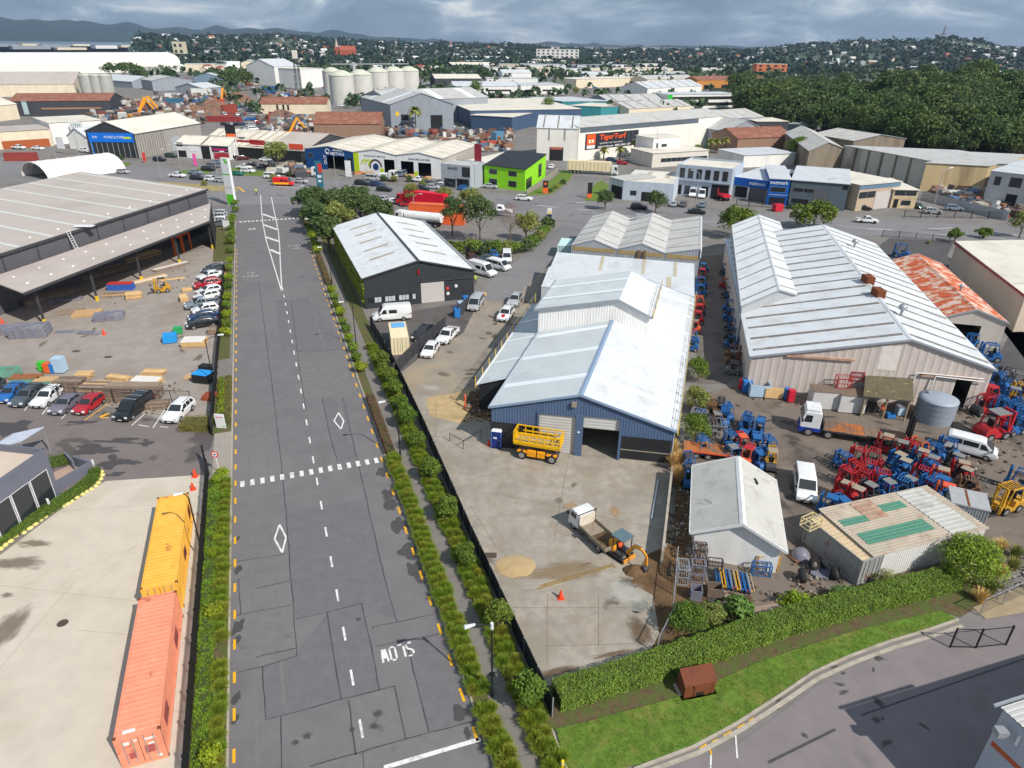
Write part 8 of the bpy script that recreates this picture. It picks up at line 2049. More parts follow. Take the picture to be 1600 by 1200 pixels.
for l,k,bl,br,top,dep,rise,w,r_,f,kw in(('older grey roofed shed adjoining the cement silos','g',(566,186),(612,196),150,60,4,'g','G',(),dict(sky=3,skym=SKYP,skw=4)),('rust roofed workshop with long stained concrete wall','r',(492,214),(596,214),193,22,4,'b','B',(),{}),('navy walled warehouse with pale roof, left wing','f',(692,178),(735,200),155,60,0,'n','C',(),{}),('navy walled warehouse with pale roof, taller right wing'.replace('right ','front '),'f',(736,202),(800,206),180,44,0,'n','C',(),{}),('long cream shed with dark red roof beside the wrecker yard','r',(408,178),(512,178),162,20,3,'c','B',((.24,.27,2,5,'d'),(.33,.36,2,5,'d'),(.4,.43,2,5,'d')),{}),('white industrial plant building with dark red end','r',(432,134),(470,132),104,40,6,'w','W',(),{}),('white block of the cement plant beside the silos','f',(472,138),(508,136),108,30,0,'w','C',(),{}),('teal warehouse with white roof','f',(822,170),(878,178),152,30,0,'t','W',(),dict(skew=10)),('teal box warehouse in front of the cream wall','f',(888,182),(938,184),165,24,0,'t','C',(),dict(skew=8)),('teal extension beside the cream wall','f',(938,184),(980,181),168,16,0,'t','T',(),{}),('long cream walled shed behind the banner hall','r',(982,184),(1078,178),170,24,3,'c','G',(),dict(sky=5)),('grey saw roofed shed behind the teal boxes','r',(950,172),(1075,168),158,26,3,'g','G',(),dict(sky=5)),('white office building with dark window bands and green sign','f',(1042,170),(1150,168),148,22,0,'w','W',((.02,.98,1.5,3.6,'d'),(.02,.98,5.4,7.4,'d'),(.0,.06,3,9,C3(40,190,60))),{}),('white ribbed warehouse beside the white office','r',(1010,158),(1095,152),138,26,4,'w','W',(),dict(sky=6,skyw=0)),('orange brick shed with rusty roof near the wooded hill','r',(1088,140),(1195,138),125,20,3,'o','B',((.1,.2,0,4,'d'),(.35,.5,0,4,'d')),{}),('grey workshop with peach end near the orange shed','r',(1010,138),(1085,136),124,26,3,'c','G',(),{}),('long pale warehouse with dark end wall','f',(900,138),(1010,134),124,30,0,'c','C',(),{}),('blue canopied depot behind the long pale warehouse','r',(995,124),(1075,122),116,26,2,'s','G',(),{}),('grey shed with white roof at the foot of the wooded hill','f',(1205,196),(1260,204),190,24,0,'g','W',(),{}),('low red roofed old shed behind the showrooms','r',(1150,240),(1235,236),216,18,3,'b','B',(),{}),('grey gabled shed beside the red roofed old shed','g',(1130,235),(1190,232),205,30,4,'g','G',(),{}),('small white roofed shed against the stained hall','f',(1160,262),(1240,258),243,16,0,'w','W',(),{}),('ribbed grey roof shed at the end of the banner hall','r',(1125,205),(1190,200),186,26,3,'g','G',(),dict(sky=4,skym=SKYT)),('low dark shed below the wooded hill','f',(1180,205),(1230,205),190,20,0,'k','C',(),{}),('black walled hall with brown roof beyond the taupe store','r',(20,182),(176,180),158,30,3,'k','B',((.12,.17,1,8,C3(170,190,196)),(.3,.9,3.5,4.2,C3(170,130,100))),{}),('big beige roofed factory at the west edge','r',(-40,152),(120,150),132,60,7,'c','T',(),{}),('pale warehouse end beside the beige factory','r',(-60,196),(32,186),170,20,3,'c','C',(),{}),('pale bunker shed at the west edge of the main street','f',(-30,236),(85,228),208,20,0,'c','T',((.3,.95,0,3,C3(170,90,50)),),{}),('white tank yard building beyond the black showroom','f',(85,226),(165,220),192,26,0,'w','C',(),{}),('small white gabled house behind the blue sign','g',(110,232),(140,234),212,14,3,'w','W',(),{}),('pale blue grey gabled shed beyond the scrap yard','g',(240,142),(302,140),126,30,3,'g','G',(),{}),('lower grey gabled shed beyond the scrap yard','g',(276,148),(318,150),136,20,3,'g','W',(),{}),('white gabled sheds near the far tree clump','r',(160,134),(208,138),124,24,4,'g','W',(),{}),('grey concrete shed beyond the white gabled sheds','g',(305,134),(345,134),120,20,3,'s','G',(),{}),('long dark roofed shed along the shore','f',(150,90),(350,92),82,30,0,'n','W',(),{}),('cream shed with green trim near the white arch','g',(378,114),(402,114),98,30,3,'c','W',(),{}),('white sided warehouse near the far street','f',(290,112),(338,112),100,26,0,'c','W',(),{})):
 kw.pop('skyw',None);FB(l,k,bl,br,top,dep,rise,WL[w],RL[r_],f,**kw)
def vault(label,a,b_,w,h,m,wallh=0,n=10,ribs=8,name='vaulted_hall'):
 a,b_=v2(a),v2(b_);b=Bld(name,label,a,b_,Vector((-(b_-a).normalized().y,(b_-a).normalized().x,0))*w);mb=MB();m2=MB()
 P=[(w*(1-cos(pi*i/n))/2,wallh+h*sin(pi*i/n))for i in range(n+1)]
 for p,q in zip(P,P[1:]):mb.quad(b.p(0,p[0],p[1]),b.p(b.W,p[0],p[1]),b.p(b.W,q[0],q[1]),b.p(0,q[0],q[1]))
 mb.build('roof',m,b.t)
 if wallh:b.panel('f','wall',0,b.W,0,wallh,wallm((236,232,222),.2),0,None,.4);m2.poly([b.p(b.W,p[0],p[1])for p in P]+[b.p(b.W,w,0),b.p(b.W,0,0)]);m2.build('end_wall',wallm((190,190,188)),b.t)
 for k in range(ribs+1):
  r_=MB()
  for p,q in zip(P,P[1:]):r_.bar(b.p(b.W*k/ribs,p[0],p[1]),b.p(b.W*k/ribs,q[0],q[1]),.25)
  r_.build('rib',m,b.t)
vault('very long white vaulted warehouse on the western skyline',at(-260,122),at(284,112),90,10,wallm((236,232,226),.1),zat(at(284,112),284,96),ribs=24)
c0=at(92,262);vault('white fabric arch shelter behind the huge taupe roof',at(78,284),at(78,284)+Vector((cos(1.0),sin(1.0),0))*24,17,5.0,mat('fabric_white',lin((240,232,226)),.6,.03,.4),0,name='fabric_shelter')
vault('small white arched shed near the far end of the main road',at(356,116),at(376,116),30,14,wallm((236,236,236)),0,ribs=4)
def silo(label,b_,r,h,group,m=None,cone_=.35):
 p=at(*b_);t=thing('silo',label,'silo',p,0,group);mb=MB();mb.lathe([(r,0),(r,h)],24);mb.build('shell',m or wallm((222,220,212),.3),t)
 mb=MB();mb.lathe([(r*1.03,h),(r*1.03,h+.4),(r*.3,h+r*cone_+.4),(0,h+r*cone_+.4)],24);mb.build('roof',wallm((200,202,184),.3),t);return t
for i,(x,y)in enumerate(((522,152),(537,163),(566,160),(592,152),(617,150),(640,149))):silo(f'tall white cement silo, {ORD[i]} of six counted from the plant block',(x,y),8.2 if i else 7,18,'cement silos',wallm((206,204,196),.4))
p0,p1=at(522,152),at(640,149);t=thing('silo_walkway','pale gantry walkway across the tops of the cement silos','walkway',p0);mb=MB();mb.bar((0,0,23),(p1.x-p0.x,p1.y-p0.y,23),2,.6);mb.build('deck',M_STEEL,t)
for k in range(9):mb=MB();q=(p1-p0)*k/8;mb.bar(q+Vector((0,0,20)),q+Vector((0,0,25)),.3);mb.build('post',M_STEEL,t)
for i in range(7):silo(f'small grey silo under the vaulted warehouse, {ORD[i]} of seven',(213+i*9,120),3.2,10,'small grey silos by the vaulted warehouse',wallm((176,174,168)),.1)
for i,x in enumerate((141,156,170)):silo(f'stubby grey silo beside the beige factory, {ORD[i]} of three',(x,150),5,14,'stubby grey silos',wallm((176,174,168)),.1)
p=at(467,140);t=thing('conveyor_tower','slim dark conveyor tower of the cement plant','tower',p)
for sx in(-2,2):
 for sy in(-2,2):mb=MB();mb.bar((sx,sy,0),(sx*.7,sy*.7,26),.5);mb.build('leg',M_DKGREY,t)
for z in(6,12,18,24):mb=MB();mb.box(-2.4,2.4,-2.4,2.4,z,z+1);mb.build('deck',M_STEEL,t)
mb=MB();mb.box(-1.8,1.8,-1.8,1.8,25,31);mb.build('head_house',wallm((220,214,200)),t)
_fr=0
for y in(89,93,98,104,110,117,126,136,147):
 x=290+R.uniform(0,60)
 while x<1150:
  w=R.uniform(26,70)*(y-50)/55
  busy=(y>100 and 395<x+w/2<700)or(y>112 and(x<395 or 980<x<1200))or(y>134 and 820<x)
  if not busy and R.random()<.93:
   kw_=R.choice(('wW','wW','wW','wC','gW','cC','nG','sW','wW','kC','wG'));h=R.uniform(5,9);bx=at(x,y)
   FB({'w':'white','g':'grey','c':'cream','n':'navy','s':'blue grey','k':'dark','b':'brown'}[kw_[0]]+' walled warehouse in the hazy industrial district beyond the silos',R.choice('ffr'),(x,y),(x+w,y+R.uniform(-.8,.8)),0,R.uniform(18,40),3,WL[kw_[0]],RL[kw_[1]],((.1,.3,0,3.5,'d'),(.5,.9,2,3.4,'d'))[:R.randint(0,2)],z=h,group='far warehouses beyond the silos');_fr+=1
  x+=w+R.uniform(1,9)
# traffic and yards beyond
ST=-13.4
for k,c,p,a,l in(('hatch','silver',(471,286),ST,'silver hatchback following the red van at the junction'),('minibus','white',(426,279),ST,'white van behind the red van at the junction'),('ute','white',(278,277),ST,'white pickup truck first in the queue west of the pylon sign'),('suv','black',(309,281),ST,'black car in the queue beside the pylon sign'),('suv','white',(332,283),ST,'white SUV in the queue closest to the pylon sign'),('sedan','bluegrey',(306,272),ST,'pale blue car on the far lane west of the pylon sign'),('sedan','green',(370,274),ST,'dark green car just beyond the pylon sign'),('wagon','silver',(348,285),ST,'silver car half behind the pylon sign'),('suv','black',(566,289),ST,'black car on the street in front of the scrap workshop hedge'),('suv','navy',(590,291),ST,'second dark car on the street in front of the scrap workshop hedge'),('suv','black',(601,299),ST,'dark SUV in front of the red curtain truck'),('hatch','silver',(599,315),-100,'silver hatchback parked beside the dark grove'),('hatch','white',(618,318),20,'white car in front of the red curtain truck'),('hatch','red',(638,322),10,'red car partly behind the round tree'),('hatch','lightblue',(734,303),ST,'light blue hatchback on the street below the lime green building'),('hatch','blue',(727,297),ST,'blue hatchback behind the light blue one'),('sedan','silver',(766,294),ST,'silver car in front of the lime green building'),('wagon','white',(819,313),ST,'white wagon crossing the side street mouth'),('suv','black',(998,327),ST,'black SUV on the street between two round trees'),('sedan','black',(1088,334),ST,'black sedan on the street in front of the two storey grey shop'),('hatch','silver',(1053,322),70,'silver car in the bays of the grey shop'),('hatch','grey',(1067,322),70,'grey car in the bays of the grey shop'),('hatch','bluegrey',(1097,323),70,'pale blue car in the bays of the grey shop'),('high_van','white',(1082,306),-105,'white van backed up to the grey shop, western one'),('high_van','white',(1096,308),-105,'white van backed up to the grey shop, eastern one'),('hatch','silver',(1208,317),ST,'pale hatchback under the blue office block'),('van','navy',(1240,316),ST,'navy van in front of the dark slate workshop'),('hatch','darkgreen',(1240,326),ST,'dark green car nearer the street by the navy van'),('ute','white',(1354,348),ST,'white pickup with black stripes driving on the main street'),('sedan','black',(1347,328),ST,'black car in front of the tan workshop'),('hatch','darkgreen',(1432,325),-80,'dark green car at the tan office end'),('suv','silver',(1457,334),ST,'silver SUV in the fenced bay of the tan office'),('suv','bluegrey',(1490,329),ST,'blue grey car beside the corrugated fence'),('minibus','bluegrey',(629,275),75,'grey minivan in front of the white scrap workshop'),('minibus','silver',(584,282),ST,'silver and dark van by the scrap workshop hedge'),('ute','white',(654,284),ST,'white pickup by the grey shop front'),('suv','black',(660,298),ST,'dark car at the street edge by the grey shop front'),('hatch','silver',(677,295),ST,'silver car in front of the grey shop'),('sedan','white',(698,288),20,'white sedan below the grey shop front'),('hatch','grey',(689,292),20,'grey car below the grey shop front'),('suv','grey',(672,290),ST,'grey SUV beside the white pickup'),('hatch','white',(985,252),ST,'white car parked along the banner hall'),('sedan','silver',(998,254),ST,'silver car parked along the banner hall'),('hatch','red',(972,257),ST,'red car parked along the banner hall'),('suv','black',(1008,248),ST,'black car parked along the banner hall'),('suv','navy',(956,253),ST,'navy car parked along the banner hall'),('ute','white',(132,238),160,'white pickup in front of the black showroom'),('hatch','white',(164,244),160,'white car beside the blue upright sign'),('sedan','slate',(178,245),160,'dark car at the black showroom'),('sedan','white',(60,234),ST,'white car at the pale bunker shed'),('ute','white',(30,233),ST,'white pickup at the pale bunker shed'),('hatch','white',(145,268),ST,'white car on the street behind the huge taupe roof'),('hatch','silver',(193,271),ST,'silver car on the street behind the huge taupe roof'),('suv','black',(250,252),ST,'black SUV near the timber batten wall'),('suv','darkgreen',(268,246),ST,'dark green car near the timber batten wall'),('suv','black',(326,267),ST,'large black car beside the pink flag'),('suv','grey',(334,262),ST,'grey car beside the pink flag'),('hatch','bluegrey',(342,256),ST,'pale car in front of the white shop'),('suv','white',(388,270),ST,'white SUV on the dark shop verge, nearer the street'),('ute','white',(382,264),ST,'white pickup on the dark shop verge'),('suv','black',(398,260),40,'black SUV among the dark shop cars'),('hatch','grey',(410,262),40,'grey car among the dark shop cars'),('sedan','white',(416,252),ST,'white sedan in front of the dark shop'),('suv','maroon',(380,250),30,'maroon car in front of the dark shop'),('suv','black',(368,248),30,'black car in front of the dark shop'),('sedan','white',(372,230),90,'white car beside the pole with sign panels'),('van','white',(475,250),90,'white van beside the dark blue workshop'),('hatch','bluegrey',(456,258),40,'pale blue car beside the dark blue workshop'),('suv','navy',(452,265),40,'navy car beside the crane truck'),('suv','black',(670,196),90,'black car in front of the big grey shed'),('suv','white',(705,200),0,'white car in front of the big grey shed'),('ute','white',(698,198),0,'white pickup in front of the big grey shed'),('wagon','white',(862,263),80,'white car beside the stone wall by the lime building'),('suv','maroon',(716,188),100,'maroon car beside the navy warehouse')):
 car_at(k,c,l,p,a)
t=car_at('high_van','brightred','bright red van with yellow lower stripe turning at the junction',(444,290),ST+8)
for s in(1,-1):mb=MB();mb.box(-2.9,2.0,s*1.035-.01,s*1.035+.01,.55,1.05);mb.build('stripe',C3(250,190,30),t)
def rig(label,p,deg,L,col,box,bcol,cabL=2.2,name='truck',h=4.0,tank=False,lowcol=None):
 c=at(*p);t=thing(name,label,'truck',(c.x,c.y,.02),radians(deg));H=L/2;m=carpaint(col)
 truck_cab(t,H-cabL,H,2.4,.6,1.8,3.2,m);mb=MB();mb.box(-H,H-cabL,-.5,.5,.8,1.1);mb.build('chassis',M_DKGREY,t)
 wheels_on(t,(H-1.2,-H+1.2,-H+2.5,-H+3.8)[:4 if L>9 else 2],1.2,.5,.35)
 mb=MB()
 if tank:mb.tube((-H,0,2.2),(H-cabL-.4,0,2.2),1.15,16);mb.build('tank',bcol,t)
 elif box:mb.box(-H,H-cabL-.3,-1.25,1.25,1.15,h);mb.build('box_body',bcol,t,bevel=.03)
 return t
rig('long red curtain sided truck parked by the dark grove',(660,324),ST+168,15,'brightred',1,paint('curtain_red',(226,20,56),.5),h=4.2)
rig('white tanker truck behind the charcoal shed',(655,352),ST+175,12,'white',1,WHT,tank=True)
b=rig('truck with ribbed cream tipping body entering the side street',(926,272),ST,17,'white',1,CC1,h=4.2)
for i in range(11):
 for s in(1,-1):mb=MB();x=-8+i*1.25;mb.box(x,x+.18,s*1.3-.06,s*1.3+.06,1.2,4.1);mb.build('rib',CC1,b)
rig('small white crane truck beside the dark blue workshop',(484,276),ST,7,'white',0,None);rig('white small truck by the scrap workshop hedge',(606,282),ST,6,'white',1,WHT,h=2.2);rig('white and blue flat truck on the street behind the taupe roof',(165,264),ST+180,10,'white',1,paint('tray_navy',(30,40,110)),h=1.6)
rig('white truck with coloured load before the mint showroom drums'.replace('the mint showroom drums','the two storey grey shop door'),(1128,312),100,6,'brightred',1,paint('drum_red',(200,40,60)),h=1.8);rig('red low truck beside the navy warehouse',(742,195),120,9,'orange',1,FC['red'],h=2.6)
t,X,Y,_=container('shipping_container','orange red shipping container behind the open trees',at(728,349),at(652,345),2.4,4.6,paint('container_orange',(222,104,56),.5),L=13.5)
p=at(781,338);t=thing('boat','white cabin boat on a trailer beside the bare brown tree','boat',(p.x,p.y,.5),radians(ST));mb=MB()
L_=[(-3,1.1,1.2),(0,1.2,1.25),(2,.9,1.4),(3.4,.05,1.6)];vs=[q for x,w,z in L_ for q in((x,-w,z),(x,0,.1+.1*max(0,x)),(x,w,z))];mb.add(vs,[(3*i+j,3*i+3+j,3*i+4+j,3*i+1+j)for i in range(3)for j in(0,1)]+[(3*i,3*i+3,3*i+5,3*i+2)for i in range(3)]);mb.build('hull',SW,t)
mb=MB();mb.prism([(-.8,-.8,1.25),(1.2,-.8,1.25),(.7,-.8,2.3),(-.6,-.8,2.4)],(0,1.6,0));mb.build('cabin',SW,t);mb=MB();mb.prism([(-.4,-.82,1.6),(.9,-.82,1.6),(.6,-.82,2.1),(-.4,-.82,2.1)],(0,1.64,0));mb.build('window',M_GLASS,t);wheels_on(t,(-.5,-1.2),1.1,.3,.2)
CT=('white','white','silver','grey','navy','black','red','blue','bluegrey','silver');n=0
for y in(168,174,181,188,196,204,212,221,230):
 for x in range(352,402,9):
  if R.random()<.9:
   c=R.choice(CT);xx=x+R.uniform(-2,2);car_at(R.choice(('hatch','sedan','suv','minibus')),c,{'white':'white','silver':'silver'}.get(c,c.replace('bluegrey','blue grey'))+' car packed in the crowded wrecker yard beside the scrap heap',(xx,y),R.uniform(0,360),f'cars packed in the wrecker yard');n+=1
for x,y in((425,206),(432,199),(440,212),(450,214),(430,220),(462,210),(476,196),(445,224),(456,200),(436,190),(452,190),(470,186)):car_at('hatch',R.choice(CT),'car among the machines beside the rust roofed workshop',(x,y),R.uniform(0,360),'cars among the machines by the rust roofed workshop')
for x,y,c,dg in((700,212,'white',0),(712,214,'grey',0),(724,213,'blue',20),(735,216,'white',0),(690,208,'red',60),(760,212,'navy',0),(775,214,'white',0),(790,213,'blue',10),(748,218,'silver',0)):car_at('ute',c,'vehicle in the yard behind the scrap metal workshop',(x,y),dg,'vehicles in the yard behind the scrap workshop')
for i,(x,y,L,c,dg)in enumerate(((352,180,12,(150,70,56),75),(345,190,12,(150,70,56),75),(312,190,22,(150,60,60),-5),(262,168,10,(60,110,140),10),(280,164,10,(50,90,150),5),(300,162,10,(60,110,170),0),(325,170,10,(190,80,60),10),(240,178,10,(60,130,150),15),(8,252,10,(150,66,60),8),(410,146,12,(60,100,150),0),(432,150,12,(190,110,50),0),(418,156,12,(190,60,60),5),(440,158,9,(60,110,170),0),(495,171,9,(70,130,180),5),(752,232,10,(196,90,66),15),(775,228,6,(90,140,170),60),(232,158,10,(230,224,210),0),(258,152,14,(226,226,222),0),(300,150,14,(226,226,222),0))):
 p=at(x,y);d=Vector((cos(radians(dg)),sin(radians(dg)),0));container('shipping_container',f'{("brown red", "pale", "blue")[0 if c[0] > 140 and c[1] < 140 else 1 if c[0] > 200 else 2]} container in the far scrap and machinery yards',p,p+d*L,2.5,2.7+(i%3==0)*2.6,C3(*c),L=L,group='containers in the far yards')
for i,(x,y,rx,h)in enumerate(((335,176,14,7),(300,178,12,5),(255,182,10,4),(322,184,12,5),(372,158,12,6),(440,180,8,3))):heap('scrap_heap',at(x,y),rx,9,h,mat('scrap_mix',lin((132,100,80)),.9,.4,.6,dirt=lin((90,84,84)),dscale=.4,damt=.8),('brown scrap heap in the far scrap yard, '+ORD[i]+' of the heaps'),i)
for i,(x,y,s,dg)in enumerate(((212,190,1.6,60),(258,182,1.5,200),(345,166,1.5,90),(535,162,1.2,0),(448,216,1.2,30),(470,176,1.1,200))):
 p=at(x,y);t=thing('excavator',f'yellow digger with raised arm, {ORD[i]} of those in the far yards','excavator',p,radians(dg),'yellow diggers in the far yards');t.scale=(s,)*3
 mb=MB();mb.box(-2,2,-1.5,-.8,0,.9);mb.build('track',M_TYRE,t);mb=MB();mb.box(-2,2,.8,1.5,0,.9);mb.build('track',M_TYRE,t);mb=MB();mb.box(-2,1.4,-1.3,1.3,1,2.4);mb.build('body',YEL,t,bevel=.1);mb=MB();mb.box(.3,1.6,.2,1.3,2.2,3.6);mb.build('cab',M_GLASS,t)
 mb=MB();mb.bar((1.2,-.3,2),(4.5,-.3,7),.6,.8);mb.build('boom',YEL,t,bevel=.05);mb=MB();mb.bar((4.4,-.3,7.1),(7.2,-.3,3.2),.45,.6);mb.build('arm',YEL,t);mb=MB();mb.box(6.8,7.8,-.9,.3,2.2,3.4);mb.build('bucket',M_DKGREY,t)
a,b_=at(822,305),at(873,268);mb=MB();mb.bar((0,0,.6),(b_.x-a.x,b_.y-a.y,.6),.5,1.2);tag(mb.build('stone_wall',wallm((150,142,128),.4),None,(a.x,a.y,0)),'pale stone retaining wall beside the lime green building','wall')
for i,(x,y,c)in enumerate(((1462,306,'red'),(1475,310,'blue'),(1490,312,'blue'),(1505,314,'blue'),(1520,316,'orange'),(1535,322,'tan'),(1545,328,'orange'),(1560,334,'red'),(1575,336,'yellow'),(1508,306,'tan'),(1526,326,'brown'))):stack(f'jumbled machinery parts, {ORD[i]} heap along the corrugated fence',(x,y),R.uniform(2,3.5),2,R.randint(2,4),3,R.uniform(0,90),[FC[c],FC['brown'],SHT],hgt=.3,name='machinery_heap',cat='machinery heap')
for i,(x,y)in enumerate(((470,268),(486,270),(560,272),(575,272),(596,274),(610,274),(640,276),(668,280))):stack(f'scrap pile by the scrap workshop doors, {ORD[i]} along the front',(x,y),3,2,2,4,R.uniform(0,90),[FC['brown'],FC['orange'],PLK[1]],hgt=.3,name='scrap_pile',cat='scrap pile')
for i in range(110):
 y=R.choice((100,108,116,126,140,152,166,182,196));x=R.uniform(180,1080);car_at(R.choice(('hatch','sedan','suv','minibus')),R.choice(CT),'small car parked in the lanes of the far industrial district',(x,y+R.uniform(-3,3)),R.uniform(0,360),'cars parked across the far industrial district')
for i,(x,y,w)in enumerate(((-20,73,50),(36,72,26),(66,74,44),(115,72,26),(150,76,34),(20,77,60),(90,78,46),(190,74,36),(232,77,30),(268,79,30),(300,81,30))):FB('pale shed among the shoreline buildings beyond the vaulted warehouse','f',(x,y),(x+w,y),0,40,0,WL[R.choice('wgcbs')],R.choice((ROOFW,ROOFC,ROOFG)),z=R.uniform(6,11),group='pale sheds along the shore')
# land, woods and suburb
def interp(T,x):
 if x<=T[0][0]:return T[0][1]
 for(a,b),(c,d)in zip(T,T[1:]):
  if x<=c:return b+(d-b)*(x-a)/(c-a)
 return T[-1][1]
def sm(t):t=max(0,min(1,t));return t*t*(3-2*t)
FARH=[(-300,34),(0,31),(60,31),(90,30),(130,33),(160,33),(200,37),(220,41),(270,46),(300,48),(350,45),(400,44),(450,46),(480,50),(520,49),(560,54),(600,58),(650,61),(700,66),(900,80),(1900,95)]
NEARH=[(-300,110),(188,104),(203,66),(210,57),(225,52),(240,52),(300,54),(400,53),(440,52),(470,55),(520,59),(560,61),(600,63),(660,67),(690,64),(750,68),(770,66),(830,68),(850,72),(900,74),(960,77),(1000,73),(1030,77),(1080,75),(1120,73),(1160,76),(1200,75),(1240,68),(1300,65),(1340,62),(1400,62),(1440,60),(1460,55),(1475,50.5),(1490,53),(1510,58),(1540,63),(1560,71),(1600,74),(1900,78)]
def crest(T,x,d,lift=0):return max(0.0,far(x,interp(T,x),d).z-lift)
def land(name,T,dc,rs,prof,lift,m,x0=-260,x1=1860,st=12,rough=0):
 xs=range(x0,x1+1,st);vs=[];n=len(list(xs))
 for r in rs:
  for x in xs:
   d=ray(x,60);k=r/hypot(d.x,d.y);z=crest(T,x,dc,lift)*prof(r);px,py=d.x*k,d.y*k
   vs.append((px,py,max(-1 if z<=0 else .5,z+rough*prof(r)*mnoise.noise(Vector((px*.004,py*.004,2))))))
 mb=MB();mb.add(vs,[(j*n+i,j*n+i+1,(j+1)*n+i+1,(j+1)*n+i)for j in range(len(rs)-1)for i in range(n-1)],True);return struct(name,mb,m)
M_HILL=mat('hill_bush_cloud_shade',lin((46,60,60)),.95,.3,.01,dirt=lin((34,48,48)),dscale=.004,damt=.8)  # albedo lowered to paint the cloud shade on the hills
M_SUB=mat('suburb_ground',lin((84,96,78)),.95,.3,.02,dirt=lin((56,72,58)),dscale=.006,damt=.9)
land('hills',FARH,8600,[6500,7000,7500,8000,8300,8600,9200,10500],lambda r:sm((r-6450)/2150)if r<=8600 else 1-sm((r-8600)/3000),0,M_HILL,rough=60)
nprof=lambda r:sm((r-1150)/1450)if r<=2600 else 1-sm((r-2600)/2200)
land('terrain',NEARH,2600,[1100,1250,1400,1600,1800,2000,2200,2400,2600,2850,3200,3800,4800],nprof,9,M_SUB)
def land_z(x,r):return crest(NEARH,x,2600,9)*nprof(r)
WB=[(1110,170),(1150,174),(1200,190),(1250,203),(1350,218),(1450,238),(1520,246),(1600,250),(1800,262)]
WC=[(1100,166),(1150,152),(1200,138),(1240,123),(1280,111),(1350,113),(1400,108),(1460,96),(1500,93),(1560,99),(1600,100),(1800,104)]
wxs=list(range(1110,1801,15));vs=[];nk=12
def wood(x,k):
 b=at(x,interp(WB,x));r0=hypot(b.x,b.y);d=ray(x,150);u=Vector((d.x,d.y,0)).normalized();L=230
 zc=max(2,far(x,interp(WC,x),r0+L*.75).z-19);r=r0+L*k
 return u*r+Vector((0,0,zc*sm(k/.75)if k<.75 else zc*(1-.8*sm((k-.75)/.6))))
mb=MB();mb.add([wood(x,k*1.35/nk)for k in range(nk+1)for x in wxs],[(j*len(wxs)+i,j*len(wxs)+i+1,(j+1)*len(wxs)+i+1,(j+1)*len(wxs)+i)for j in range(nk)for i in range(len(wxs)-1)],True)
struct('hill',mb,mat('forest_floor',lin((52,58,32)),.95,.3,.1))
LF_FOR=leafm('leaf_forest',(82,104,52));LF_FOR2=leafm('leaf_forest_pale',(92,110,54))
fk_=Kind([tree_proto('forest_tree','',(LF_DARK,LF_FOR,LF_FOR,LF_FOR2)[i],2000,(9,9,6.0),7.0,1.1,30,.34,90+i,.4,3,asp=.8)for i in range(4)])
n=0
for k in range(17):
 kk=(k+.3)/17*.9;x=1156+(k%2)*9
 while x<1660 and n<298:
  p=wood(x+R.uniform(-8,8),max(.01,kk+R.uniform(-.02,.02)));s=R.choice((.6,.75,.9,1,1.05,1.15,1.3))*R.uniform(.9,1.1)
  fk_.put(p,'dense tree of the wooded hill',s,'trees of the wooded hill',p.z-.5);n+=1
  x+=24+k*.6+R.uniform(0,10)
def house_meshes(w,d,h,rise):
 a=MB();a.wall(Vector((-w/2,-d/2,0)),(1,0,0),(0,-1,0),w,lambda u:h);a.wall(Vector((-w/2,d/2,0)),(1,0,0),(0,1,0),w,lambda u:h)
 for x in(-w/2,w/2):a.wall(Vector((x,-d/2,0)),(0,1,0),(1,0,0),d,lambda u:h+rise*(1-abs(u/d*2-1)),extra=(d/2,))
 r=MB();o=.5
 for s in(1,-1):r.quad((-w/2-o,s*(d/2+o),h-.3),(w/2+o,s*(d/2+o),h-.3),(w/2+o,0,h+rise+.1),(-w/2-o,0,h+rise+.1))
 g=MB()
 for i in range(3):x=-w/2+w*(i+.3)/3;g.box(x,x+w*.13,-d/2-.06,-d/2,h*.35,h*.75)
 return a,r,g
hk=[]
for i,(wc,rc)in enumerate(((WL['w'],ROOFW),(WL['w'],ROOFG),(WL['c'],C3(170,92,70)),(WL['w'],C3(120,110,106)),(WL['c'],ROOFC),(WL['b'],ROOFP),(WL['s'],ROOFW))):
 t=thing('house','','house');a,r,g=house_meshes(R.uniform(13,20),R.uniform(9,12),R.uniform(3.5,6.5),2.6);a.build('wall',wallm(wc),t);r.build('roof',rc,t);g.build('window',M_GLASS,t);hk.append(t)
HK=Kind(hk);HN=('white house with white roof','white house with grey roof','cream house with terracotta roof','white house with dark roof','cream house with cream roof','brown house with pale roof','blue grey house with white roof');n=0
while n<240:
 x=R.uniform(200,1620);r=950+1500*R.random()**1.15;d=ray(x,60);k=r/hypot(d.x,d.y)
 if x>1120 and r<1100:continue
 if 1410<x<1535 and r>2000:continue
 i=HK.n%7 if not HK.fresh else 7-len(HK.fresh)
 HK.put((d.x*k,d.y*k),HN[i]+' on the far leafy suburb slope',R.uniform(.7,1.05),'houses on the far suburb slope',land_z(x,r));n+=1
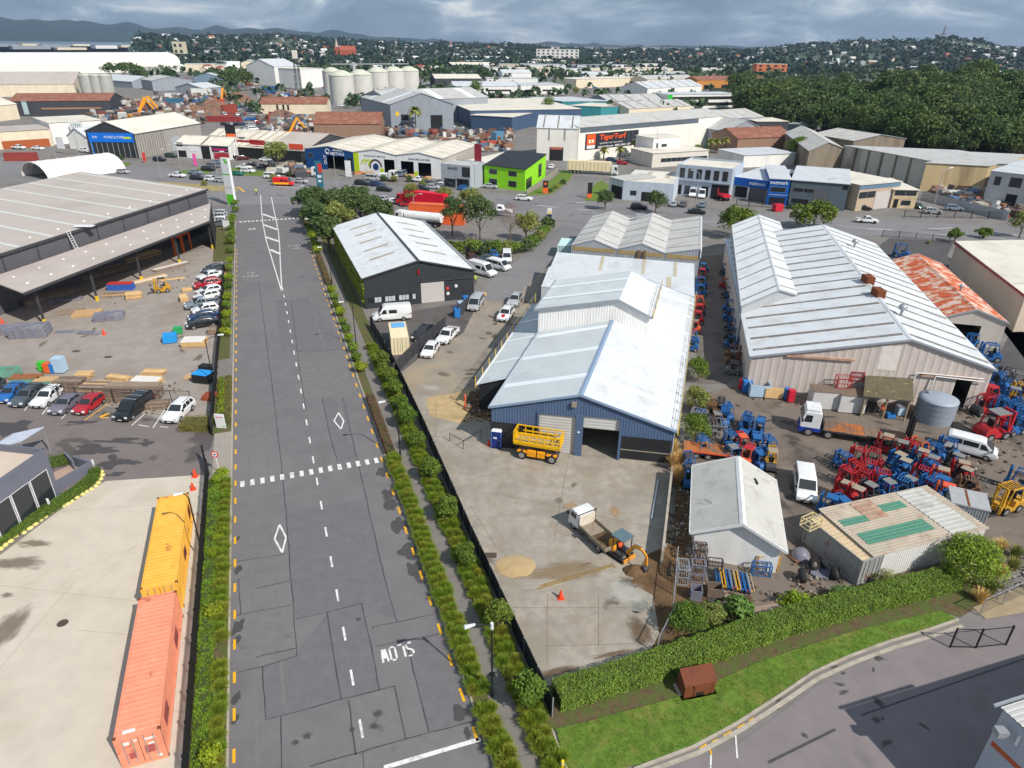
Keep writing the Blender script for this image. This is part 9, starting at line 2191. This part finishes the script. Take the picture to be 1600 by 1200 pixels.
def far_wood(name,n,rng,xr,m,label,size,h,dens=9,seed=3,skip=None):
 g=np.random.default_rng(seed);C=[];N=[]
 for _ in range(n):
  x=g.uniform(*xr);r=rng[0]+(rng[1]-rng[0])*g.random();d=ray(x,60);k=r/hypot(d.x,d.y)
  if skip and skip(x,r):continue
  nz=mnoise.noise(Vector((d.x*k*.006,d.y*k*.006,0)))
  if nz<-.32:continue
  s=g.uniform(.6,1.3)*h*(1.8 if g.random()<.04 else 1);c=np.array((d.x*k,d.y*k,land_z(x,r)))
  dd=g.normal(0,1,(dens,3));dd/=np.linalg.norm(dd,axis=1)[:,None];dd[:,2]=np.abs(dd[:,2])
  C.append(c+dd*np.array([s*.55,s*.55,s*.55])+np.array([0,0,s*.35]));N.append(dd)
 o=link(name,quads_mesh(name,leaf_quads(np.concatenate(C),np.concatenate(N),size,.85),m));o['kind']='stuff';o['label']=label;return o
far_wood('suburb_trees',6200,(1120,2620),(205,1640),LF_FAR2,'dark leafy trees covering the far suburb slope',7,9.5,skip=lambda x,r:1428<x<1522 and r>2330)
far_wood('suburb_trees',1500,(820,1500),(200,1640),LF_FAR,'green trees between the far industry and the suburb',6,9,seed=5)
far_wood('industry_trees',260,(450,900),(300,1130),LF_FAR,'scattered green trees among the far warehouses',4,7,14,seed=8)
far_wood('shore_trees',260,(1300,1700),(-80,330),LF_FAR2,'dark trees along the far shore',7,9,seed=9)
for i,(x,y)in enumerate(((172,122),(196,124),(218,128),(205,121),(355,138),(385,142),(366,132))):tree_px(f'dark spreading tree near the far silos, {ORD[i]} of the clump',LF_DARK,(x,y),500,(9,8,6),9,2.2,18,.4,.5)
q=far(1475,50.5,2600);t=thing('obelisk','slender obelisk monument on the grassy summit','monument',(q.x,q.y,q.z-6));t.scale=(.7,.7,.8);mb=MB();mb.hexa([(-3,-3,0),(3,-3,0),(3,3,0),(-3,3,0)],[(-1.6,-1.6,27),(1.6,-1.6,27),(1.6,1.6,27),(-1.6,1.6,27)]);mb.hexa([(-1.6,-1.6,27),(1.6,-1.6,27),(1.6,1.6,27),(-1.6,1.6,27)],[(-.1,-.1,31),(.1,-.1,31),(.1,.1,31),(-.1,.1,31)]);mb.build('shaft',wallm((120,110,104)),t);mb=MB();mb.box(-7,7,-7,7,-1,4);mb.build('base',wallm((130,120,112)),t)
def blk(label,x,y,r,w,d,h,c,name='apartment_block',floors=3):
 q=far(x,y,r);A=Vector((q.x-w/2,q.y,0));b=flat(name,label,A,A+Vector((w,0,0)),Vector((0,d,0)),h,wallm(c),ROOFC,par=0,over=.2);b.t.location.z=q.z
 for f in range(floors):
  for i in range(max(2,int(w/9))):k=(i+.5)/max(2,int(w/9));b.panel('f','window',w*k-2,w*k+2,1.2+f*h/floors,1.2+f*h/floors+h/floors*.5,M_GLASS,.1)
 return b
blk('long white apartment block on the suburb slope',871,91,1500,84,14,16,(226,222,216));blk('tan tower block of two, nearer the shore',459,83,1900,9,9,18,(200,180,140),floors=5);blk('tan tower block of two, nearer the church',468,83,1900,9,9,17,(200,180,140),floors=5);blk('cream twin grain tower near the shore',280,84,1300,17,12,17,(214,204,176),'tower',2);blk('orange brick block beside the wooded hill edge',1205,112,1050,40,18,9,(206,120,80),floors=2)
q=far(532,86,1500);t=thing('church','red brick church with a tall pale spire','church',(q.x,q.y,q.z));mb=MB();mb.prism([(0,-7,0),(0,7,0),(0,7,9),(0,0,16),(0,-7,9)],(30,0,0));mb.build('nave',wallm((170,90,70)),t);mb=MB();mb.box(-10,-2,-4,4,0,14);mb.build('tower',wallm((170,90,70)),t);mb=MB();mb.lathe([(3.5,14),(0,30)],8,(-6,0,0));mb.build('spire',wallm((190,170,160)),t)
mb=MB();mb.box(-15500,15500,-290,10800,-2.5,310);hz=mb.build('haze');hz['kind']='stuff';hz['label']='thin blue haze in the air'
hm=bpy.data.materials.new('haze');hm.use_nodes=True;hn=hm.node_tree;hn.nodes.remove(hn.nodes['Principled BSDF']);pv=hn.nodes.new('ShaderNodeVolumePrincipled');pv.inputs['Color'].default_value=(.55,.75,1,1);pv.inputs['Density'].default_value=6.5e-5;pv.inputs['Anisotropy'].default_value=.2;hn.links.new(pv.outputs[0],hn.nodes['Material Output'].inputs['Volume']);hz.data.materials.append(hm)
# stains and wet patches
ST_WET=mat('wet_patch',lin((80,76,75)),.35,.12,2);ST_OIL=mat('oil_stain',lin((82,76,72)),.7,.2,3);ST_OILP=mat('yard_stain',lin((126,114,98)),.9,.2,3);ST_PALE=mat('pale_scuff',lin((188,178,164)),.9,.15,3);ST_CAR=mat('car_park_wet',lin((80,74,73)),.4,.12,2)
def soften(m):
 nt=m.node_tree
 if nt.nodes.get('soft'):return
 N,L=nt.nodes,nt.links;tc=N.new('ShaderNodeTexCoord');gr=N.new('ShaderNodeTexGradient');gr.gradient_type='SPHERICAL';L.new(tc.outputs['Object'],gr.inputs[0])
 nz=N.new('ShaderNodeTexNoise');nz.inputs['Scale'].default_value=3.2;nz.inputs['Detail'].default_value=8;nz.inputs['Roughness'].default_value=.68;oi=N.new('ShaderNodeObjectInfo');va=N.new('ShaderNodeVectorMath');va.operation='MULTIPLY_ADD';L.new(oi.outputs['Random'],va.inputs[0]);va.inputs[1].default_value=(40,70,30);L.new(tc.outputs['Object'],va.inputs[2]);L.new(va.outputs[0],nz.inputs['Vector']);nz.inputs['Scale'].default_value=1.7
 ad=N.new('ShaderNodeMath');ad.name='soft';ad.operation='MULTIPLY_ADD';L.new(nz.outputs[0],ad.inputs[0]);ad.inputs[1].default_value=1.5;L.new(gr.outputs['Fac'],ad.inputs[2])
 rp=N.new('ShaderNodeMapRange');rp.inputs[1].default_value=.95;rp.inputs[2].default_value=1.4;rp.inputs[4].default_value=.6;L.new(ad.outputs[0],rp.inputs[0]);L.new(rp.outputs[0],N['Principled BSDF'].inputs['Alpha'])
def soft_blob(name,c,rx,ry,m,z,parent,rag=.35,rot=0.0,n=34,sd=None):
 soften(m);mb=MB();mb.poly([(cos(2*pi*i/20),sin(2*pi*i/20),0)for i in range(20)]);o=mb.build(name,m,parent,(c.x,c.y,z));o.scale=(rx*1.45,ry*1.45,1);o.rotation_euler=(0,0,rot);return o
def blob(name,c,rx,ry,m,z,parent,rag=.35,rot=0.0,n=34,sd=None):
 sd=R.random()*50 if sd is None else sd;mb=MB();P=[]
 for i in range(n):
  a=2*pi*i/n;k=1+rag*1.6*mnoise.noise(Vector((cos(a)*1.3,sin(a)*1.3,sd)))+rag*.6*mnoise.noise(Vector((cos(a)*5,sin(a)*5,sd)))
  x,y=rx*k*cos(a),ry*k*sin(a);P.append((c.x+x*cos(rot)-y*sin(rot),c.y+x*sin(rot)+y*cos(rot),z))
 mb.poly(P);return mb.build(name,m,parent)
def stain(par,x,y,rx,ry,m,z,**k):return(blob if m.name in('wet_patch','car_park_wet')else soft_blob)('stain',at(x,y),rx,ry,m,z+R.random()*.0012,bpy.data.objects[par],**k)
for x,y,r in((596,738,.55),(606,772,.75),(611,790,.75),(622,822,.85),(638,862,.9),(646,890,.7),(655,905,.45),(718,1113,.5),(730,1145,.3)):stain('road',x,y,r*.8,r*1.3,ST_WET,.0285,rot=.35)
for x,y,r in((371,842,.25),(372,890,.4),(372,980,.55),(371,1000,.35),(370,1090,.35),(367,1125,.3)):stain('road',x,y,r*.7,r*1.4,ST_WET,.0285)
for x,y,r in((590,1115,.35),(585,1135,.3),(480,1150,.3),(462,1160,.25),(550,1140,.2),(560,968,.2)):stain('road',x,y,r,r*.8,ST_OIL,.0285,rag=.8)
for x,y,rx,ry in((150,702,2.6,.9),(180,690,2.4,.55),(178,722,1.4,1.0),(230,692,.9,.55),(205,722,1.1,.5),(180,742,1.0,.5),(135,698,1.0,.3),(20,668,2.2,1.6),(130,660,1.3,.35)):stain('car_park',x,y,rx,ry,ST_CAR,.0275,rag=.7)
for _ in range(46):stain('greasy_yard',R.uniform(1090,1560),R.uniform(625,800),R.uniform(.3,1.5),R.uniform(.2,.7),ST_OIL,.022,rag=.7,rot=R.random()*3)
for _ in range(14):stain('concrete_yard',R.uniform(700,1030),R.uniform(720,1040),R.uniform(.2,1.2),R.uniform(.15,.5),R.choice((ST_OILP,ST_PALE,ST_OILP)),.0295,rag=.7,rot=R.random()*3)
for _ in range(26):stain('vehicle_yard',R.uniform(680,830),R.uniform(470,610),R.uniform(.3,1.4),R.uniform(.2,.6),R.choice((ST_OIL,ST_OILP)),.026,rag=.7,rot=R.random()*3)
for x,y,rx,ry in((30,880,2.2,.8),(8,985,1.2,2.2),(55,850,1.4,.5),(12,930,.5,.3)):stain('pale_concrete_pad',x,y,rx,ry,ST_OILP,.0315,rag=.7)
for _ in range(18):stain('timber_yard',R.uniform(60,330),R.uniform(420,620),R.uniform(.3,1.4),R.uniform(.2,.5),ST_OILP,.0235,rag=.7,rot=R.random()*3)
for _ in range(16):stain('driveway',R.uniform(1180,1450),R.uniform(1000,1180),R.uniform(.1,.5),R.uniform(.1,.3),ST_OIL,.0262,rag=.8,rot=R.random()*3)
for _ in range(30):x=R.uniform(420,1560);stain('street',x,interp([(420,298),(1600,370)],x)+R.uniform(-12,12),R.uniform(.4,2.5),R.uniform(.2,.5),ST_OIL,.0195,rag=.7,rot=radians(-13))
CYD=bpy.data.objects['concrete_yard']
for x,y,rx,ry,m,rot in((805,888,1.75,1.25,M_SAND,0),(885,893,3.2,1.1,mat('brown_wash',lin((150,128,96)),.95,.15,1.2),.15),(985,932,1.5,1.3,M_LIME,.3),(968,918,1.0,1.0,M_LIME,0),(1000,945,.7,.8,mat('wet_lime',lin((132,134,130)),.9,.2,2),0),(830,918,1.0,.3,ST_PALE,.2),(1000,985,.9,1.4,M_DIRT,.2),(870,1050,2.0,.3,M_DIRT,.25),(960,1022,1.6,.25,M_DIRT,.25),(890,790,.7,.5,mat('rust_wash',lin((186,150,112)),.95,.15,1.2),0),(960,800,.5,.9,mat('rust_wash',lin((186,150,112))),0)):soft_blob('spill',at(x,y),rx,ry,m.copy()if not m.name.startswith(('brown','wet','rust_wash','yard','pale'))else m,.0385+R.random()*.002,CYD,.4,rot,48)
soft_blob('spill',at(672,606),1.6,.8,M_LIME.copy(),.036,bpy.data.objects['vehicle_yard'],.5,0,48)
# uncountable scrap and debris, far roofs
def speckle(name,cols,metal=0):
 m=bpy.data.materials.new(name);m.use_nodes=True;nt=m.node_tree;b=nt.nodes['Principled BSDF'];b.inputs['Roughness'].default_value=.75;g=nt.nodes.new('ShaderNodeNewGeometry');r=nt.nodes.new('ShaderNodeValToRGB');r.color_ramp.interpolation='CONSTANT'
 while len(r.color_ramp.elements)<len(cols):r.color_ramp.elements.new(.5)
 for i,c in enumerate(cols):r.color_ramp.elements[i].position=i/len(cols);r.color_ramp.elements[i].color=(*lin(c),1)
 nt.links.new(g.outputs['Random Per Island'],r.inputs[0]);nt.links.new(r.outputs[0],b.inputs['Base Color']);return m
def jumble(name,label,regions,m,s0,s1,flatk=.6):
 mb=MB()
 for(pts,n,hz_)in regions:
  P=[at(*p)for p in pts];x0,x1=min(p.x for p in P),max(p.x for p in P);y0,y1=min(p.y for p in P),max(p.y for p in P);k=0;g=0
  while k<n and g<n*20:
   g+=1;x,y=R.uniform(x0,x1),R.uniform(y0,y1)
   if not inside(x,y,P):continue
   a,b,c=R.uniform(s0,s1),R.uniform(s0,s1)*.6,R.uniform(s0,s1)*flatk;z=R.random()**2*hz_
   M=Matrix.Translation((x,y,z+c*.4))@Matrix.Rotation(R.random()*6.28,4,'Z')@Matrix.Rotation(R.uniform(-.5,.5),4,'X');mb.box(-a/2,a/2,-b/2,b/2,-c/2,c/2,M);k+=1
 o=mb.build(name,m);o['kind']='stuff';o['label']=label
SCM=speckle('scrap_colours',[(122,96,80),(150,146,140),(96,88,84),(150,112,88),(84,108,136),(206,204,198),(104,82,70),(140,78,66),(80,80,84),(176,166,150),(186,184,180),(120,112,104)])
jumble('scrap','loose mixed scrap metal and machinery lying across the far yards',[([(180,200),(185,160),(340,150),(345,196)],420,4),([(403,176),(405,150),(500,150),(500,176)],180,4),([(405,225),(405,185),(490,186),(490,216)],170,2),([(640,240),(640,208),(800,208),(795,238)],240,2),([(120,205),(150,160),(210,165),(215,200)],120,3),([(610,216),(600,205),(640,204),(640,216)],60,2),([(1452,312),(1462,298),(1545,304),(1600,340),(1560,340)],160,.8),([(300,140),(310,122),(400,122),(400,140)],140,3),([(420,262),(425,272),(475,278),(475,266)],50,1.4)],SCM,1.0,4.2)
DBM=speckle('debris_colours',[(120,96,74),(92,78,64),(150,140,126),(70,66,62),(176,170,160),(110,84,62)])
jumble('debris','small rubble, offcuts and litter on the edges of the yards',[([(1050,745),(1085,735),(1085,900),(1040,900)],260,.1),([(1060,940),(1110,900),(1230,930),(1220,965),(1080,990)],200,.15),([(1165,625),(1165,608),(1430,640),(1430,655)],120,.1),([(1225,950),(1235,870),(1340,920),(1330,945)],90,.2),([(725,660),(735,610),(770,610),(770,660)],120,.1),([(100,655),(120,590),(290,600),(290,645)],130,.1),([(1500,760),(1510,640),(1600,660),(1600,800)],110,.15),([(1530,950),(1545,870),(1640,860),(1640,910)],90,.15),([(160,480),(180,440),(290,420),(300,450)],60,.1)],DBM,.08,.42,.4)
HWM=speckle('far_house_colours',[(222,220,216),(206,202,196),(160,104,88),(180,180,180),(226,224,222),(130,124,120),(150,146,146),(196,192,188)])
mb=MB()
for _ in range(260):
 x=R.uniform(230,1640);r=1000+1560*R.random();d=ray(x,60);k=r/hypot(d.x,d.y);w=R.uniform(8,13);h=R.uniform(3,6);z=land_z(x,r)+2.5;a=R.random()*3;M=Matrix.Translation((d.x*k,d.y*k,z))@Matrix.Rotation(a,4,'Z')
 if(x>1120 and r<1150)or(1415<x<1530 and r>2100):continue
 P=[M@Vector(p)for p in((-w/2,-4,-3),(w/2,-4,-3),(w/2,4,-3),(-w/2,4,-3),(-w/2,-4,h),(w/2,-4,h),(w/2,4,h),(-w/2,4,h),(-w/2,0,h+2.5),(w/2,0,h+2.5))]
 mb.add(P,((0,1,5,4),(1,2,6,9,5),(2,3,7,6),(3,0,4,8,7),(4,5,9,8),(6,7,8,9)))
o=mb.build('far_houses',HWM);o['kind']='stuff';o['label']='countless tiny far houses scattered through the wooded suburb'
